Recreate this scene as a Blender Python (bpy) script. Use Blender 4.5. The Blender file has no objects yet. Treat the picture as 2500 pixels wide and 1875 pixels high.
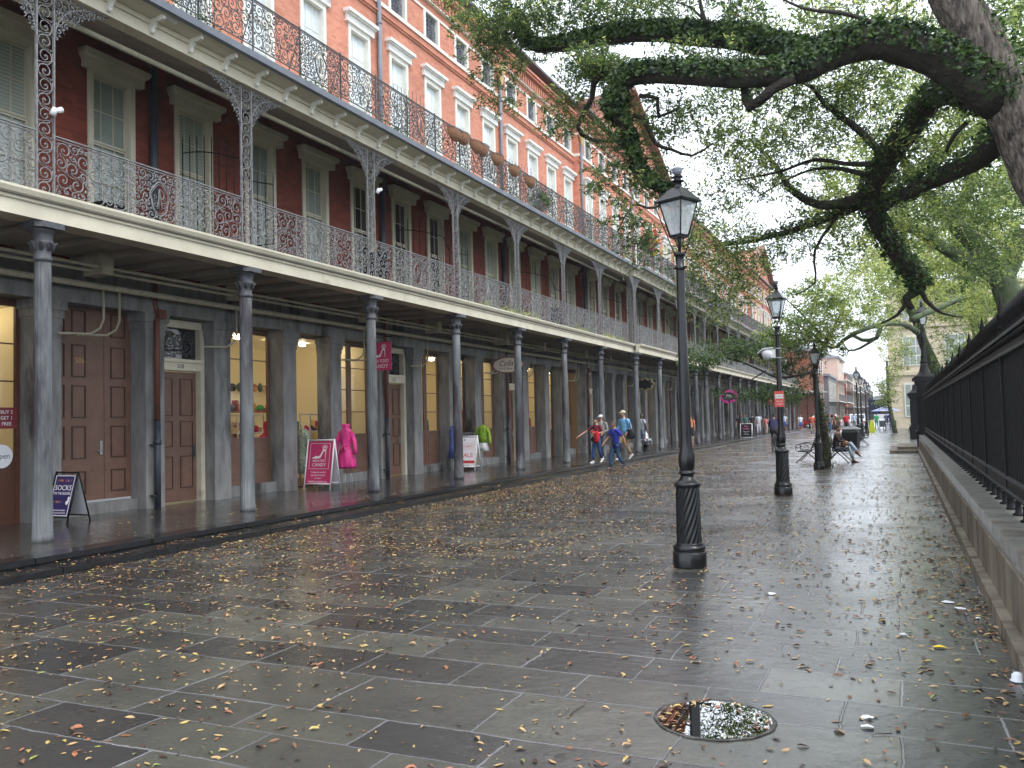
import bpy, bmesh, math, random
import numpy as np
from mathutils import Vector, Matrix, Euler
R_ = math.radians
S = bpy.context.scene
COL = S.collection
random.seed(7); RNG = np.random.default_rng(7)

# ---------------------------------------------------------------- camera
FPX = 2100.0; CH = 1.70
_d = Vector(((2197-1250)/FPX, -(1007-937.5)/FPX, -1.0)).normalized()   # street direction (+Y) seen from the camera
_h = Vector((1.0, 0.024, 0.0))
_u = _d.cross(_h).normalized()
if _u.y < 0: _u = -_u
_x = _d.cross(_u)
RW = Matrix((_x, _d, _u))            # world = RW @ cam
CAMLOC = Vector((0, 0, CH))
cd = bpy.data.cameras.new('camera'); cam = bpy.data.objects.new('camera', cd); COL.objects.link(cam)
cam.matrix_world = Matrix.Translation(CAMLOC) @ RW.to_4x4()
cd.sensor_width = 36; cd.lens = 36*FPX/2500; cd.clip_start = .05; cd.clip_end = 2000
S.camera = cam

# ---------------------------------------------------------------- world, sun, exposure
W = bpy.data.worlds.new('World'); S.world = W; W.use_nodes = True
nt = W.node_tree; nt.nodes.clear()
SUN_EL, SUN_ROT = R_(52), R_(115)
sky = nt.nodes.new('ShaderNodeTexSky'); sky.sky_type = 'NISHITA'; sky.sun_disc = False
sky.sun_elevation = SUN_EL; sky.sun_rotation = SUN_ROT; sky.air_density = 1.0; sky.dust_density = 4.0
tc = nt.nodes.new('ShaderNodeTexCoord'); mp = nt.nodes.new('ShaderNodeMapping'); mp.inputs['Scale'].default_value = (1, 1, 2.6)
nz = nt.nodes.new('ShaderNodeTexNoise'); nz.inputs['Scale'].default_value = 2.2; nz.inputs['Detail'].default_value = 7; nz.inputs['Roughness'].default_value = .55
rp = nt.nodes.new('ShaderNodeValToRGB'); rp.color_ramp.elements[0].position = .32; rp.color_ramp.elements[0].color = (.55, .55, .55, 1)
rp.color_ramp.elements[1].position = .52; rp.color_ramp.elements[1].color = (1, 1, 1, 1)
mx = nt.nodes.new('ShaderNodeMix'); mx.data_type = 'RGBA'
mx.inputs['B'].default_value = (14.2, 15.2, 16.8, 1)              # bright cloud layer
bg = nt.nodes.new('ShaderNodeBackground'); bg.inputs['Strength'].default_value = .10
wo = nt.nodes.new('ShaderNodeOutputWorld')
L = nt.links.new
L(tc.outputs['Generated'], mp.inputs['Vector']); L(mp.outputs[0], nz.inputs['Vector']); L(nz.outputs['Fac'], rp.inputs[0])
L(rp.outputs['Color'], mx.inputs['Factor']); L(sky.outputs[0], mx.inputs['A']); L(mx.outputs['Result'], bg.inputs[0]); L(bg.outputs[0], wo.inputs[0])
sd = bpy.data.lights.new('sun', 'SUN'); sd.energy = 1.0; sd.angle = R_(14); sd.color = (1, .96, .9)
so = bpy.data.objects.new('sun', sd); COL.objects.link(so)
# direction to the sun: from the park side, above and behind the camera
_sv = Vector((math.sin(SUN_ROT)*math.cos(SUN_EL), math.cos(SUN_ROT)*math.cos(SUN_EL), math.sin(SUN_EL)))
so.rotation_euler = _sv.to_track_quat('Z', 'Y').to_euler()
S.view_settings.view_transform = 'Standard'; S.view_settings.look = 'None'
S.view_settings.exposure = .58; S.view_settings.gamma = 1; S.view_settings.use_curve_mapping = False
S.cycles.max_bounces = 6; S.cycles.diffuse_bounces = 3; S.cycles.glossy_bounces = 3; S.cycles.transmission_bounces = 4
S.cycles.transparent_max_bounces = 8; S.cycles.use_denoising = True; S.cycles.sample_clamp_indirect = 6
S.cycles.caustics_reflective = False; S.cycles.caustics_refractive = False

# ---------------------------------------------------------------- helpers
def ray(px, py):
    return RW @ Vector(((px-1250)/FPX, -(py-937.5)/FPX, -1.0))
def at(px, py, Y):
    w = ray(px, py); return CAMLOC + w*(Y/w.y)
def gnd(px, py, z=0.0):
    w = ray(px, py); return CAMLOC + w*((z-CH)/w.z)

def tag(o, label=None, cat=None, group=None, kind=None):
    if label: o['label'] = label
    if cat: o['category'] = cat
    if group: o['group'] = group
    if kind: o['kind'] = kind
    return o
def empty(name, loc=(0, 0, 0), rz=0.0, label=None, cat=None, group=None, kind=None):
    o = bpy.data.objects.new(name, None); COL.objects.link(o); o.location = loc; o.rotation_euler = (0, 0, rz)
    o.empty_display_size = .2
    return tag(o, label, cat, group, kind)
def link(name, me, parent=None, loc=None, rot=None):
    o = bpy.data.objects.new(name, me); COL.objects.link(o)
    if parent: o.parent = parent
    if loc is not None: o.location = loc
    if rot is not None: o.rotation_euler = rot
    return o
def inst(name, src, parent=None, loc=None, rot=None):
    return link(name, src.data if hasattr(src, 'data') else src, parent, loc, rot)
def copy_tree(o, parent=None):
    c = o.copy(); COL.objects.link(c); c.parent = parent
    for ch in list(o.children): copy_tree(ch, c)
    return c

class MB:
    """collects shapes and links them as one mesh"""
    def __init__(s): s.v = []; s.f = []; s.m = []; s.s = []
    def add(s, vs, fs, mi=0, sm=False):
        n = len(s.v); s.v += [tuple(p) for p in vs]
        for f in fs: s.f.append(tuple(i+n for i in f)); s.m.append(mi); s.s.append(sm)
    def box(s, x0, x1, y0, y1, z0, z1, mi=0):
        s.add([(x0,y0,z0),(x1,y0,z0),(x1,y1,z0),(x0,y1,z0),(x0,y0,z1),(x1,y0,z1),(x1,y1,z1),(x0,y1,z1)],
              [(0,3,2,1),(4,5,6,7),(0,1,5,4),(1,2,6,5),(2,3,7,6),(3,0,4,7)], mi)
    def obox(s, c, hx, hy, hz, M=None, mi=0):
        M = M or Matrix.Identity(3); c = Vector(c)
        vs = [c + M @ Vector((a*hx, b*hy, d*hz)) for d in (-1, 1) for a, b in ((-1,-1),(1,-1),(1,1),(-1,1))]
        s.add(vs, [(0,3,2,1),(4,5,6,7),(0,1,5,4),(1,2,6,5),(2,3,7,6),(3,0,4,7)], mi)
    def prism(s, poly, x0, x1, axis='x', mi=0):
        """poly: 2D points; extruded along axis. x:(y,z) y:(x,z) z:(x,y)"""
        def P(a, b, t): return {'x': (t, a, b), 'y': (a, t, b), 'z': (a, b, t)}[axis]
        n = len(poly); vs = [P(a, b, x0) for a, b in poly] + [P(a, b, x1) for a, b in poly]
        fs = [(i, (i+1) % n, n+(i+1) % n, n+i) for i in range(n)] + [tuple(range(n))[::-1], tuple(range(n, 2*n))]
        s.add(vs, fs, mi)
    def tube(s, pts, r, seg=6, mi=0, cap=True, sm=True, up=None):
        pts = [Vector(p) for p in pts]; n = len(pts)
        rs = r if isinstance(r, (list, tuple)) else [r]*n
        t0 = (pts[1]-pts[0]).normalized()
        a = Vector(up) if up else (Vector((0, 0, 1)) if abs(t0.z) < .9 else Vector((1, 0, 0)))
        a = (a - t0*a.dot(t0)).normalized(); vs = []
        for i, p in enumerate(pts):
            t = (pts[min(i+1, n-1)] - pts[max(i-1, 0)])
            if t.length < 1e-9: t = t0
            t.normalize(); a = a - t*a.dot(t)
            if a.length < 1e-6: a = t.orthogonal()
            a.normalize(); b = t.cross(a)
            for k in range(seg):
                w = 2*math.pi*k/seg; vs.append(p + (a*math.cos(w) + b*math.sin(w))*rs[i])
        fs = [(i*seg+k, i*seg+(k+1) % seg, (i+1)*seg+(k+1) % seg, (i+1)*seg+k) for i in range(n-1) for k in range(seg)]
        if cap: fs += [tuple(range(seg))[::-1], tuple((n-1)*seg+k for k in range(seg))]
        s.add(vs, fs, mi, sm)
    def lathe(s, prof, seg=20, c=(0, 0, 0), mi=0, sm=True, flute=0, famp=0, M=None):
        """prof: (r,z) list"""
        vs = []; c = Vector(c)
        for r, z in prof:
            for k in range(seg):
                w = 2*math.pi*k/seg; rr = r
                if flute: rr = r*(1 - famp*abs(math.sin(w*flute/2))**.6)
                p = Vector((rr*math.cos(w), rr*math.sin(w), z))
                vs.append(c + (M @ p if M else p))
        n = len(prof)
        fs = [(i*seg+k, i*seg+(k+1) % seg, (i+1)*seg+(k+1) % seg, (i+1)*seg+k) for i in range(n-1) for k in range(seg)]
        fs += [tuple(range(seg))[::-1], tuple((n-1)*seg+k for k in range(seg))]
        s.add(vs, fs, mi, sm)
    def ell(s, c, rx, ry, rz, seg=12, rings=8, mi=0, M=None):
        vs = []; c = Vector(c); M = M or Matrix.Identity(3)
        for i in range(rings+1):
            th = math.pi*i/rings
            for k in range(seg):
                w = 2*math.pi*k/seg
                vs.append(c + M @ Vector((rx*math.sin(th)*math.cos(w), ry*math.sin(th)*math.sin(w), rz*math.cos(th))))
        fs = [(i*seg+k, (i+1)*seg+k, (i+1)*seg+(k+1) % seg, i*seg+(k+1) % seg) for i in range(rings) for k in range(seg)]
        s.add(vs, fs, mi, True)
    def mesh(s, name, *mats):
        me = bpy.data.meshes.new(name); me.from_pydata([tuple(v) for v in s.v], [], s.f)
        for m in mats: me.materials.append(m)
        me.polygons.foreach_set('material_index', s.m); me.polygons.foreach_set('use_smooth', s.s)
        me.validate(); me.update()
        return me
    def build(s, name, mats, parent=None, loc=None, rot=None):
        if not isinstance(mats, (list, tuple)): mats = [mats]
        return link(name, s.mesh(name, *mats), parent, loc, rot)

# ---------------------------------------------------------------- materials
def lin(r, g, b):
    f = lambda c: (c/255)/12.92 if c/255 <= .04045 else ((c/255+.055)/1.055)**2.4
    return (f(r), f(g), f(b))
def newmat(name):
    m = bpy.data.materials.new(name); m.use_nodes = True; t = m.node_tree
    return m, t, t.nodes['Principled BSDF'], t.links.new
def N(t, typ, **kw):
    n = t.nodes.new(typ)
    for k, v in kw.items():
        if k in n.inputs: n.inputs[k].default_value = v
        else: setattr(n, k, v)
    return n
def mat(name, c, rough=.6, var=.18, scale=4.0, metal=0, bump=0, bscale=40, bdist=.02, stain=None, stretch=(1, 1, 1), coat=0, spec=.5, c2=None, lo=.35, hi=.65):
    """plain surface with tone variation, optional stain colour, optional bump"""
    m, t, b, L = newmat(name)
    tc = N(t, 'ShaderNodeTexCoord'); mp = N(t, 'ShaderNodeMapping'); mp.inputs['Scale'].default_value = stretch
    geo = N(t, 'ShaderNodeNewGeometry')
    L(geo.outputs['Position'], mp.inputs['Vector'])
    n = N(t, 'ShaderNodeTexNoise', Scale=scale, Detail=6.0, Roughness=.6); L(mp.outputs[0], n.inputs['Vector'])
    r = N(t, 'ShaderNodeValToRGB'); e = r.color_ramp.elements
    e[0].position = lo; e[1].position = hi
    lo_c = c2 or tuple(max(0, x*(1-var)) for x in c); e[0].color = (*lo_c, 1); e[1].color = (*(c if c2 else tuple(x*(1+var*.6) for x in c)), 1)
    L(n.outputs['Fac'], r.inputs[0]); out = r.outputs['Color']
    if stain:
        n2 = N(t, 'ShaderNodeTexNoise', Scale=stain[1], Detail=8.0, Roughness=.65); L(mp.outputs[0], n2.inputs['Vector'])
        r2 = N(t, 'ShaderNodeValToRGB'); r2.color_ramp.elements[0].position = stain[2]; r2.color_ramp.elements[1].position = stain[2]+.12
        mxx = N(t, 'ShaderNodeMix', data_type='RGBA'); L(n2.outputs['Fac'], r2.inputs[0]); L(r2.outputs['Color'], mxx.inputs['Factor'])
        L(out, mxx.inputs['A']); mxx.inputs['B'].default_value = (*stain[0], 1); out = mxx.outputs['Result']
    L(out, b.inputs['Base Color']); b.inputs['Roughness'].default_value = rough; b.inputs['Metallic'].default_value = metal
    b.inputs['Specular IOR Level'].default_value = spec; b.inputs['Coat Weight'].default_value = coat; b.inputs['Coat Roughness'].default_value = .08
    if bump:
        nb = N(t, 'ShaderNodeTexNoise', Scale=bscale, Detail=4.0); L(mp.outputs[0], nb.inputs['Vector'])
        bp = N(t, 'ShaderNodeBump', Strength=bump, Distance=bdist); L(nb.outputs['Fac'], bp.inputs['Height']); L(bp.outputs[0], b.inputs['Normal'])
    return m
def brickmat(name, c1, c2, mortar, scale=1.0, dirt=.5):
    """bricks laid on a wall running along Y (uses Y,Z) or along X"""
    m, t, b, L = newmat(name)
    geo = N(t, 'ShaderNodeNewGeometry'); sp = N(t, 'ShaderNodeSeparateXYZ'); L(geo.outputs['Position'], sp.inputs[0])
    ad = N(t, 'ShaderNodeMath', operation='ADD'); L(sp.outputs['X'], ad.inputs[0]); L(sp.outputs['Y'], ad.inputs[1])
    cb = N(t, 'ShaderNodeCombineXYZ'); L(ad.outputs[0], cb.inputs['X']); L(sp.outputs['Z'], cb.inputs['Y'])
    br = N(t, 'ShaderNodeTexBrick', Scale=1.0); br.inputs['Brick Width'].default_value = .215*scale; br.inputs['Row Height'].default_value = .075*scale
    br.inputs['Mortar Size'].default_value = .007*scale; br.inputs['Mortar Smooth'].default_value = .3; br.inputs['Bias'].default_value = -.1
    br.inputs['Color1'].default_value = (*c1, 1); br.inputs['Color2'].default_value = (*c2, 1); br.inputs['Mortar'].default_value = (*mortar, 1)
    L(cb.outputs[0], br.inputs['Vector'])
    n = N(t, 'ShaderNodeTexNoise', Scale=.7, Detail=8.0, Roughness=.65); L(geo.outputs['Position'], n.inputs['Vector'])
    r = N(t, 'ShaderNodeValToRGB'); r.color_ramp.elements[0].position = .3; r.color_ramp.elements[1].position = .68
    r.color_ramp.elements[0].color = (dirt, dirt, dirt, 1); r.color_ramp.elements[1].color = (1.12, 1.1, 1.1, 1)
    L(n.outputs['Fac'], r.inputs[0])
    mxx = N(t, 'ShaderNodeMix', data_type='RGBA', blend_type='MULTIPLY'); mxx.inputs['Factor'].default_value = 1
    L(br.outputs['Color'], mxx.inputs['A']); L(r.outputs['Color'], mxx.inputs['B'])
    # dark worn patches
    n2 = N(t, 'ShaderNodeTexNoise', Scale=2.3, Detail=9.0, Roughness=.75); L(geo.outputs['Position'], n2.inputs['Vector'])
    r2 = N(t, 'ShaderNodeValToRGB'); r2.color_ramp.elements[0].position = .58; r2.color_ramp.elements[1].position = .72
    r2.color_ramp.elements[1].color = (.6, .6, .6, 1)
    L(n2.outputs['Fac'], r2.inputs[0])
    m3 = N(t, 'ShaderNodeMix', data_type='RGBA'); L(r2.outputs['Color'], m3.inputs['Factor']); L(mxx.outputs['Result'], m3.inputs['A'])
    m3.inputs['B'].default_value = (c2[0]*.55, c2[1]*.6, c2[2]*.7, 1)
    L(m3.outputs['Result'], b.inputs['Base Color']); b.inputs['Roughness'].default_value = .85
    bp = N(t, 'ShaderNodeBump', Strength=.5, Distance=.01); bp.invert = True; L(br.outputs['Fac'], bp.inputs['Height']); L(bp.outputs[0], b.inputs['Normal'])
    return m
def glassmat(name, c=(.02, .02, .025), rough=.04, spec=.8, alpha=None):
    m, t, b, L = newmat(name)
    geo = N(t, 'ShaderNodeNewGeometry'); n = N(t, 'ShaderNodeTexNoise', Scale=1.3, Detail=3.0); L(geo.outputs['Position'], n.inputs['Vector'])
    bp = N(t, 'ShaderNodeBump', Strength=.12, Distance=.05); L(n.outputs['Fac'], bp.inputs['Height']); L(bp.outputs[0], b.inputs['Normal'])
    b.inputs['Base Color'].default_value = (*c, 1); b.inputs['Roughness'].default_value = rough; b.inputs['Specular IOR Level'].default_value = spec
    if alpha is not None: b.inputs['Alpha'].default_value = alpha
    return m
def emimat(name, c, strength, base=None):
    m, t, b, L = newmat(name)
    b.inputs['Base Color'].default_value = (*(base or c), 1); b.inputs['Emission Color'].default_value = (*c, 1); b.inputs['Emission Strength'].default_value = strength
    return m

M = {}
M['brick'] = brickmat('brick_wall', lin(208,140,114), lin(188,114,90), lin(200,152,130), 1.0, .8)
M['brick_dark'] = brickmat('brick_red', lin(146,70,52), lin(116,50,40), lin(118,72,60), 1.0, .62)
M['granite'] = mat('granite', lin(130,130,129), .7, .3, 5.5, bump=.25, bscale=120, stain=(lin(38,35,32), .9, .52), stretch=(1, 1, .28))
M['granite_side'] = M['granite']
M['cream'] = mat('cream_paint', lin(214,207,186), .55, .12, 1.6, stain=(lin(160,152,132), 1.2, .62))
M['white'] = mat('white_paint', lin(226,224,214), .5, .08, 3, stain=(lin(170,166,150), 2.0, .66))
M['soffit'] = mat('soffit_paint', lin(168,160,148), .7, .15, 2, stain=(lin(110,98,86), .9, .6))
M['iron'] = mat('cast_iron_grey', lin(130,130,131), .55, .35, 14, bump=.2, bscale=90, stain=(lin(112,84,68), 6.0, .66))
M['iron_dark'] = mat('cast_iron_dark', lin(88,88,90), .6, .35, 12, bump=.2, bscale=90, stain=(lin(94,76,62), 6.0, .66))
M['column'] = mat('column_paint', lin(106,110,112), .55, .35, 5, bump=.3, bscale=60, stain=(lin(58,54,60), 2.2, .47), stretch=(1, 1, .22))
M['column_cap'] = mat('column_capital', lin(84,85,90), .5, .3, 12, bump=.2, bscale=80, stain=(lin(100,66,52), 9, .62))
M['black'] = mat('black_gloss_paint', (.007, .008, .010), .28, .4, 9, bump=.15, bscale=70, spec=.45, coat=.12)
M['fence_rail'] = mat('fence_rail_paint', lin(50,50,54), .42, .4, 6, bump=.2, bscale=60, spec=.5)  # same black fence; sky sheen on its ledges painted as a greyer tone
M['black_matt'] = mat('black_fence_paint', (.006, .006, .007), .5, .5, 6, bump=.25, bscale=60, stain=(lin(60,54,50), 9.0, .72), spec=.22)
M['door'] = mat('door_brown', lin(116,86,72), .5, .14, 5, bump=.1, bscale=40, stain=(lin(78,52,40), 1.2, .62))
M['door_trim'] = mat('door_groove', lin(70,46,36), .6, .1, 5)
M['wood_dark'] = mat('dark_wood', lin(84,50,34), .45, .25, 6, stretch=(8, 8, 1))
M['glass'] = glassmat('window_glass')
M['pane_mid'] = mat('curtained_glass', lin(150,160,154), .12, .2, 1.4, spec=.7)
M['pane_top'] = mat('pale_curtained_glass', lin(214,224,230), .08, .2, 1.2, spec=.9)  # pale tone covers both white curtains and the sky reflected in the panes
M['shutter'] = mat('shutter_paint', lin(170,176,168), .6, .1, 4)
M['pipe_dark'] = mat('downpipe_dark', lin(52,56,66), .45, .3, 5)
M['pipe_rust'] = mat('downpipe_rust', lin(104,58,44), .6, .3, 5)
M['pipe_cream'] = mat('conduit_paint', lin(170,164,142), .5, .2, 6, stain=(lin(90,84,70), 3, .6))
M['zinc'] = mat('gutter_zinc', lin(120,126,136), .5, .2, 2)
M['slate'] = mat('roof_slate', lin(150,152,160), .7, .2, 3)
M['terracotta'] = mat('basket_coir', lin(150,108,80), .95, .35, 30, bump=.5, bscale=80)
M['steel'] = mat('brushed_steel', lin(170,172,176), .35, .15, 6, metal=.7)
M['silver'] = mat('silver_paint', lin(176,178,184), .35, .15, 10, metal=.5)
M['hopper'] = mat('rain_hopper_yellow', lin(222,196,138), .6, .12, 6)
M['bulb_white'] = mat('white_plastic', lin(228,230,234), .4, .05, 5)
def leafmat(name, c, c2, trans=.45, rough=.45, sc=1.2):
    m, t, b, L = newmat(name)
    geo = N(t, 'ShaderNodeNewGeometry'); oi = N(t, 'ShaderNodeTexNoise', Scale=sc, Detail=3.0); L(geo.outputs['Position'], oi.inputs['Vector'])
    r = N(t, 'ShaderNodeValToRGB'); r.color_ramp.elements[0].position = .35; r.color_ramp.elements[1].position = .65
    r.color_ramp.elements[0].color = (*c, 1); r.color_ramp.elements[1].color = (*c2, 1)
    n2 = N(t, 'ShaderNodeTexWhiteNoise'); mpn = N(t, 'ShaderNodeVectorMath', operation='SNAP'); L(geo.outputs['Position'], mpn.inputs[0]); mpn.inputs[1].default_value = (.12, .12, .12)
    L(mpn.outputs[0], n2.inputs['Vector'])
    add = N(t, 'ShaderNodeMath', operation='MULTIPLY_ADD'); L(n2.outputs['Value'], add.inputs[0]); add.inputs[1].default_value = .34; L(oi.outputs['Fac'], add.inputs[2])
    sub = N(t, 'ShaderNodeMath', operation='SUBTRACT'); L(add.outputs[0], sub.inputs[0]); sub.inputs[1].default_value = .17
    L(sub.outputs[0], r.inputs[0])
    L(r.outputs['Color'], b.inputs['Base Color']); b.inputs['Roughness'].default_value = rough
    tr = N(t, 'ShaderNodeBsdfTranslucent'); ms = N(t, 'ShaderNodeMixShader'); ms.inputs[0].default_value = trans
    hs = N(t, 'ShaderNodeHueSaturation'); hs.inputs['Value'].default_value = 1.5; hs.inputs['Saturation'].default_value = 1.1
    L(r.outputs['Color'], hs.inputs['Color']); L(hs.outputs[0], tr.inputs['Color'])
    o = t.nodes['Material Output']; L(b.outputs[0], ms.inputs[1]); L(tr.outputs[0], ms.inputs[2]); L(ms.outputs[0], o.inputs['Surface'])
    return m
M['leaf_near'] = leafmat('oak_leaf', (.045, .085, .036), (.15, .21, .07), .5)
M['leaf_far'] = leafmat('oak_leaf_yellow', (.17, .24, .08), (.48, .51, .18), .64, sc=.5)
M['ivy'] = leafmat('ivy_leaf', (.012, .036, .009), (.075, .13, .03), .25, .5, sc=6)
M['flower'] = mat('orange_blossom', lin(206,140,112), .7, .3, 20)
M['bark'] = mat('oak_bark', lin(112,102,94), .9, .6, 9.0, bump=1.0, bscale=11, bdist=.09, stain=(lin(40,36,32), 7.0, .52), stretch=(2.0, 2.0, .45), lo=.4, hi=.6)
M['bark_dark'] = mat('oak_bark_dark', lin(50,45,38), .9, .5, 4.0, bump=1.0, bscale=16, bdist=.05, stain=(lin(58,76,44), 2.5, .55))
M['bark_pale'] = mat('oak_bark_mossy', lin(86,98,70), .9, .4, 3.0, bump=.9, bscale=14, stain=(lin(44,44,34), 2.2, .55))
# ================================================================ GROUND
def pavemat(name, cols, mortar, bw, rh, off, wet, seed=0.0, dirt=1.0):
    m, t, b, L = newmat(name)
    geo = N(t, 'ShaderNodeNewGeometry'); P = geo.outputs['Position']
    mp = N(t, 'ShaderNodeMapping'); mp.inputs['Location'].default_value = (seed, seed*.37, 0); L(P, mp.inputs['Vector'])
    wob = N(t, 'ShaderNodeTexNoise', Scale=.9, Detail=2.0); L(P, wob.inputs['Vector'])
    wv = N(t, 'ShaderNodeVectorMath', operation='MULTIPLY_ADD'); L(wob.outputs['Color'], wv.inputs[0]); wv.inputs[1].default_value = (.09, .09, 0)
    # rows of unequal depth and slightly ragged slab edges
    sx = N(t, 'ShaderNodeSeparateXYZ'); L(mp.outputs[0], sx.inputs[0]); yv = sx.outputs['Y']
    for fq, am in ((1.9, .12), (4.7, .05)):
        a1 = N(t, 'ShaderNodeMath', operation='MULTIPLY'); L(sx.outputs['Y'], a1.inputs[0]); a1.inputs[1].default_value = fq
        a2 = N(t, 'ShaderNodeMath', operation='SINE'); L(a1.outputs[0], a2.inputs[0]); a3 = N(t, 'ShaderNodeMath', operation='MULTIPLY_ADD'); L(a2.outputs[0], a3.inputs[0]); a3.inputs[1].default_value = am; L(yv, a3.inputs[2]); yv = a3.outputs[0]
    cx_ = N(t, 'ShaderNodeCombineXYZ'); L(sx.outputs['X'], cx_.inputs['X']); L(yv, cx_.inputs['Y'])
    rag = N(t, 'ShaderNodeTexNoise', Scale=16.0, Detail=5.0, Roughness=.7); L(P, rag.inputs['Vector']); rv = N(t, 'ShaderNodeVectorMath', operation='MULTIPLY_ADD'); L(rag.outputs['Color'], rv.inputs[0]); rv.inputs[1].default_value = (.035, .035, 0); L(cx_.outputs[0], rv.inputs[2]); L(rv.outputs[0], wv.inputs[2])
    br = N(t, 'ShaderNodeTexBrick', Scale=1.0, offset=off, squash=1.35, squash_frequency=3, offset_frequency=2)
    br.inputs['Brick Width'].default_value = bw; br.inputs['Row Height'].default_value = rh
    br.inputs['Mortar Size'].default_value = .010; br.inputs['Mortar Smooth'].default_value = .7; br.inputs['Bias'].default_value = 0
    br.inputs['Color1'].default_value = (0, 0, 0, 1); br.inputs['Color2'].default_value = (1, 1, 1, 1); br.inputs['Mortar'].default_value = (.5, .5, .5, 1)
    L(wv.outputs[0], br.inputs['Vector'])
    r = N(t, 'ShaderNodeValToRGB'); r.color_ramp.interpolation = 'LINEAR'
    e = r.color_ramp.elements
    while len(e) < len(cols): e.new(.5)
    for i, c in enumerate(cols): e[i].position = i/(len(cols)-1); e[i].color = (*c, 1)
    L(br.outputs['Color'], r.inputs[0])
    n = N(t, 'ShaderNodeTexNoise', Scale=1.3, Detail=12.0, Roughness=.75); L(P, n.inputs['Vector'])
    r2 = N(t, 'ShaderNodeValToRGB'); r2.color_ramp.elements[0].position = .3; r2.color_ramp.elements[1].position = .7
    r2.color_ramp.elements[0].color = (.5, .5, .52, 1); r2.color_ramp.elements[1].color = (1.4, 1.36, 1.24, 1); L(n.outputs['Fac'], r2.inputs[0])
    mu = N(t, 'ShaderNodeMix', data_type='RGBA', blend_type='MULTIPLY'); mu.inputs['Factor'].default_value = 1
    L(r.outputs['Color'], mu.inputs['A']); L(r2.outputs['Color'], mu.inputs['B'])
    # stretched streaks in the stone
    n3 = N(t, 'ShaderNodeTexNoise', Scale=3.0, Detail=6.0); m3 = N(t, 'ShaderNodeMapping'); m3.inputs['Scale'].default_value = (1, 5, 1); m3.inputs['Rotation'].default_value = (0, 0, .3)
    L(P, m3.inputs['Vector']); L(m3.outputs[0], n3.inputs['Vector'])
    mo = N(t, 'ShaderNodeMix', data_type='RGBA'); L(br.outputs['Fac'], mo.inputs['Factor']); L(mu.outputs['Result'], mo.inputs['A']); mo.inputs['B'].default_value = (*mortar, 1)
    mn = N(t, 'ShaderNodeMix', data_type='RGBA'); nm_ = N(t, 'ShaderNodeTexNoise', Scale=1.1, Detail=5.0); L(P, nm_.inputs['Vector']); rm_ = N(t, 'ShaderNodeValToRGB'); rm_.color_ramp.elements[0].position = .42; rm_.color_ramp.elements[1].position = .6; L(nm_.outputs['Fac'], rm_.inputs[0])
    L(rm_.outputs[0], mn.inputs['Factor']); mn.inputs['A'].default_value = (*[c*.5 for c in mortar], 1); mn.inputs['B'].default_value = (*mortar, 1); L(mn.outputs['Result'], mo.inputs['B'])
    gr = N(t, 'ShaderNodeTexNoise', Scale=38.0, Detail=6.0, Roughness=.8); L(P, gr.inputs['Vector']); rg_ = N(t, 'ShaderNodeMapRange'); L(gr.outputs['Fac'], rg_.inputs['Value']); rg_.inputs['From Min'].default_value = .3; rg_.inputs['From Max'].default_value = .7; rg_.inputs['To Min'].default_value = .62; rg_.inputs['To Max'].default_value = 1.4
    mg = N(t, 'ShaderNodeMix', data_type='RGBA', blend_type='MULTIPLY'); mg.inputs['Factor'].default_value = 1; L(mo.outputs['Result'], mg.inputs['A']); L(rg_.outputs[0], mg.inputs['B'])
    L(mg.outputs['Result'], b.inputs['Base Color'])
    # wetness
    w = N(t, 'ShaderNodeTexNoise', Scale=.55, Detail=7.0, Roughness=.62); L(P, w.inputs['Vector'])
    rr = N(t, 'ShaderNodeMapRange'); L(w.outputs['Fac'], rr.inputs['Value']); rr.inputs['From Min'].default_value = .36; rr.inputs['From Max'].default_value = .62
    rr.inputs['To Min'].default_value = wet[0]; rr.inputs['To Max'].default_value = wet[1]
    fine = N(t, 'ShaderNodeMath', operation='MULTIPLY_ADD'); L(n3.outputs['Fac'], fine.inputs[0]); fine.inputs[1].default_value = .12; L(rr.outputs[0], fine.inputs[2])
    L(fine.outputs[0], b.inputs['Coat Roughness']); b.inputs['Coat Weight'].default_value = wet[2]; b.inputs['Coat IOR'].default_value = 1.72
    b.inputs['Roughness'].default_value = .55; b.inputs['Specular IOR Level'].default_value = .4
    # surface relief
    nb = N(t, 'ShaderNodeTexNoise', Scale=7.0, Detail=8.0, Roughness=.6); L(P, nb.inputs['Vector'])
    s1 = N(t, 'ShaderNodeMath', operation='MULTIPLY_ADD'); L(br.outputs['Fac'], s1.inputs[0]); s1.inputs[1].default_value = -.6; L(nb.outputs['Fac'], s1.inputs[2])
    s2 = N(t, 'ShaderNodeMath', operation='MULTIPLY_ADD'); L(br.outputs['Color'], s2.inputs[0]); s2.inputs[1].default_value = .5; L(s1.outputs[0], s2.inputs[2])
    bp = N(t, 'ShaderNodeBump', Strength=.55, Distance=.012); L(s2.outputs[0], bp.inputs['Height'])
    L(bp.outputs[0], b.inputs['Normal']); L(bp.outputs[0], b.inputs['Coat Normal'])
    return m
M['plaza'] = pavemat('wet_flagstone', [lin(22,22,24), lin(50,48,46), lin(32,33,34), lin(80,80,72), lin(42,40,40)], lin(130,131,134), .80, .50, .37, (.09, .24, 1.0))
M['side'] = pavemat('wet_sidewalk_stone', [lin(32,31,31), lin(52,49,46), lin(42,40,38), lin(46,43,41)], lin(74,70,68), 1.3, .9, .5, (.04, .14, 1.0), 3.1)
M['kerb'] = mat('kerb_stone', lin(15,16,20), .32, .4, 5, bump=.3, bscale=22, coat=.6)
M['wallstone'] = mat('granite_base_wall', lin(126,116,102), .7, .35, 3.5, bump=.35, bscale=50, stain=(lin(60,46,34), 1.6, .50), stretch=(1, 1, .3))
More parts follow.
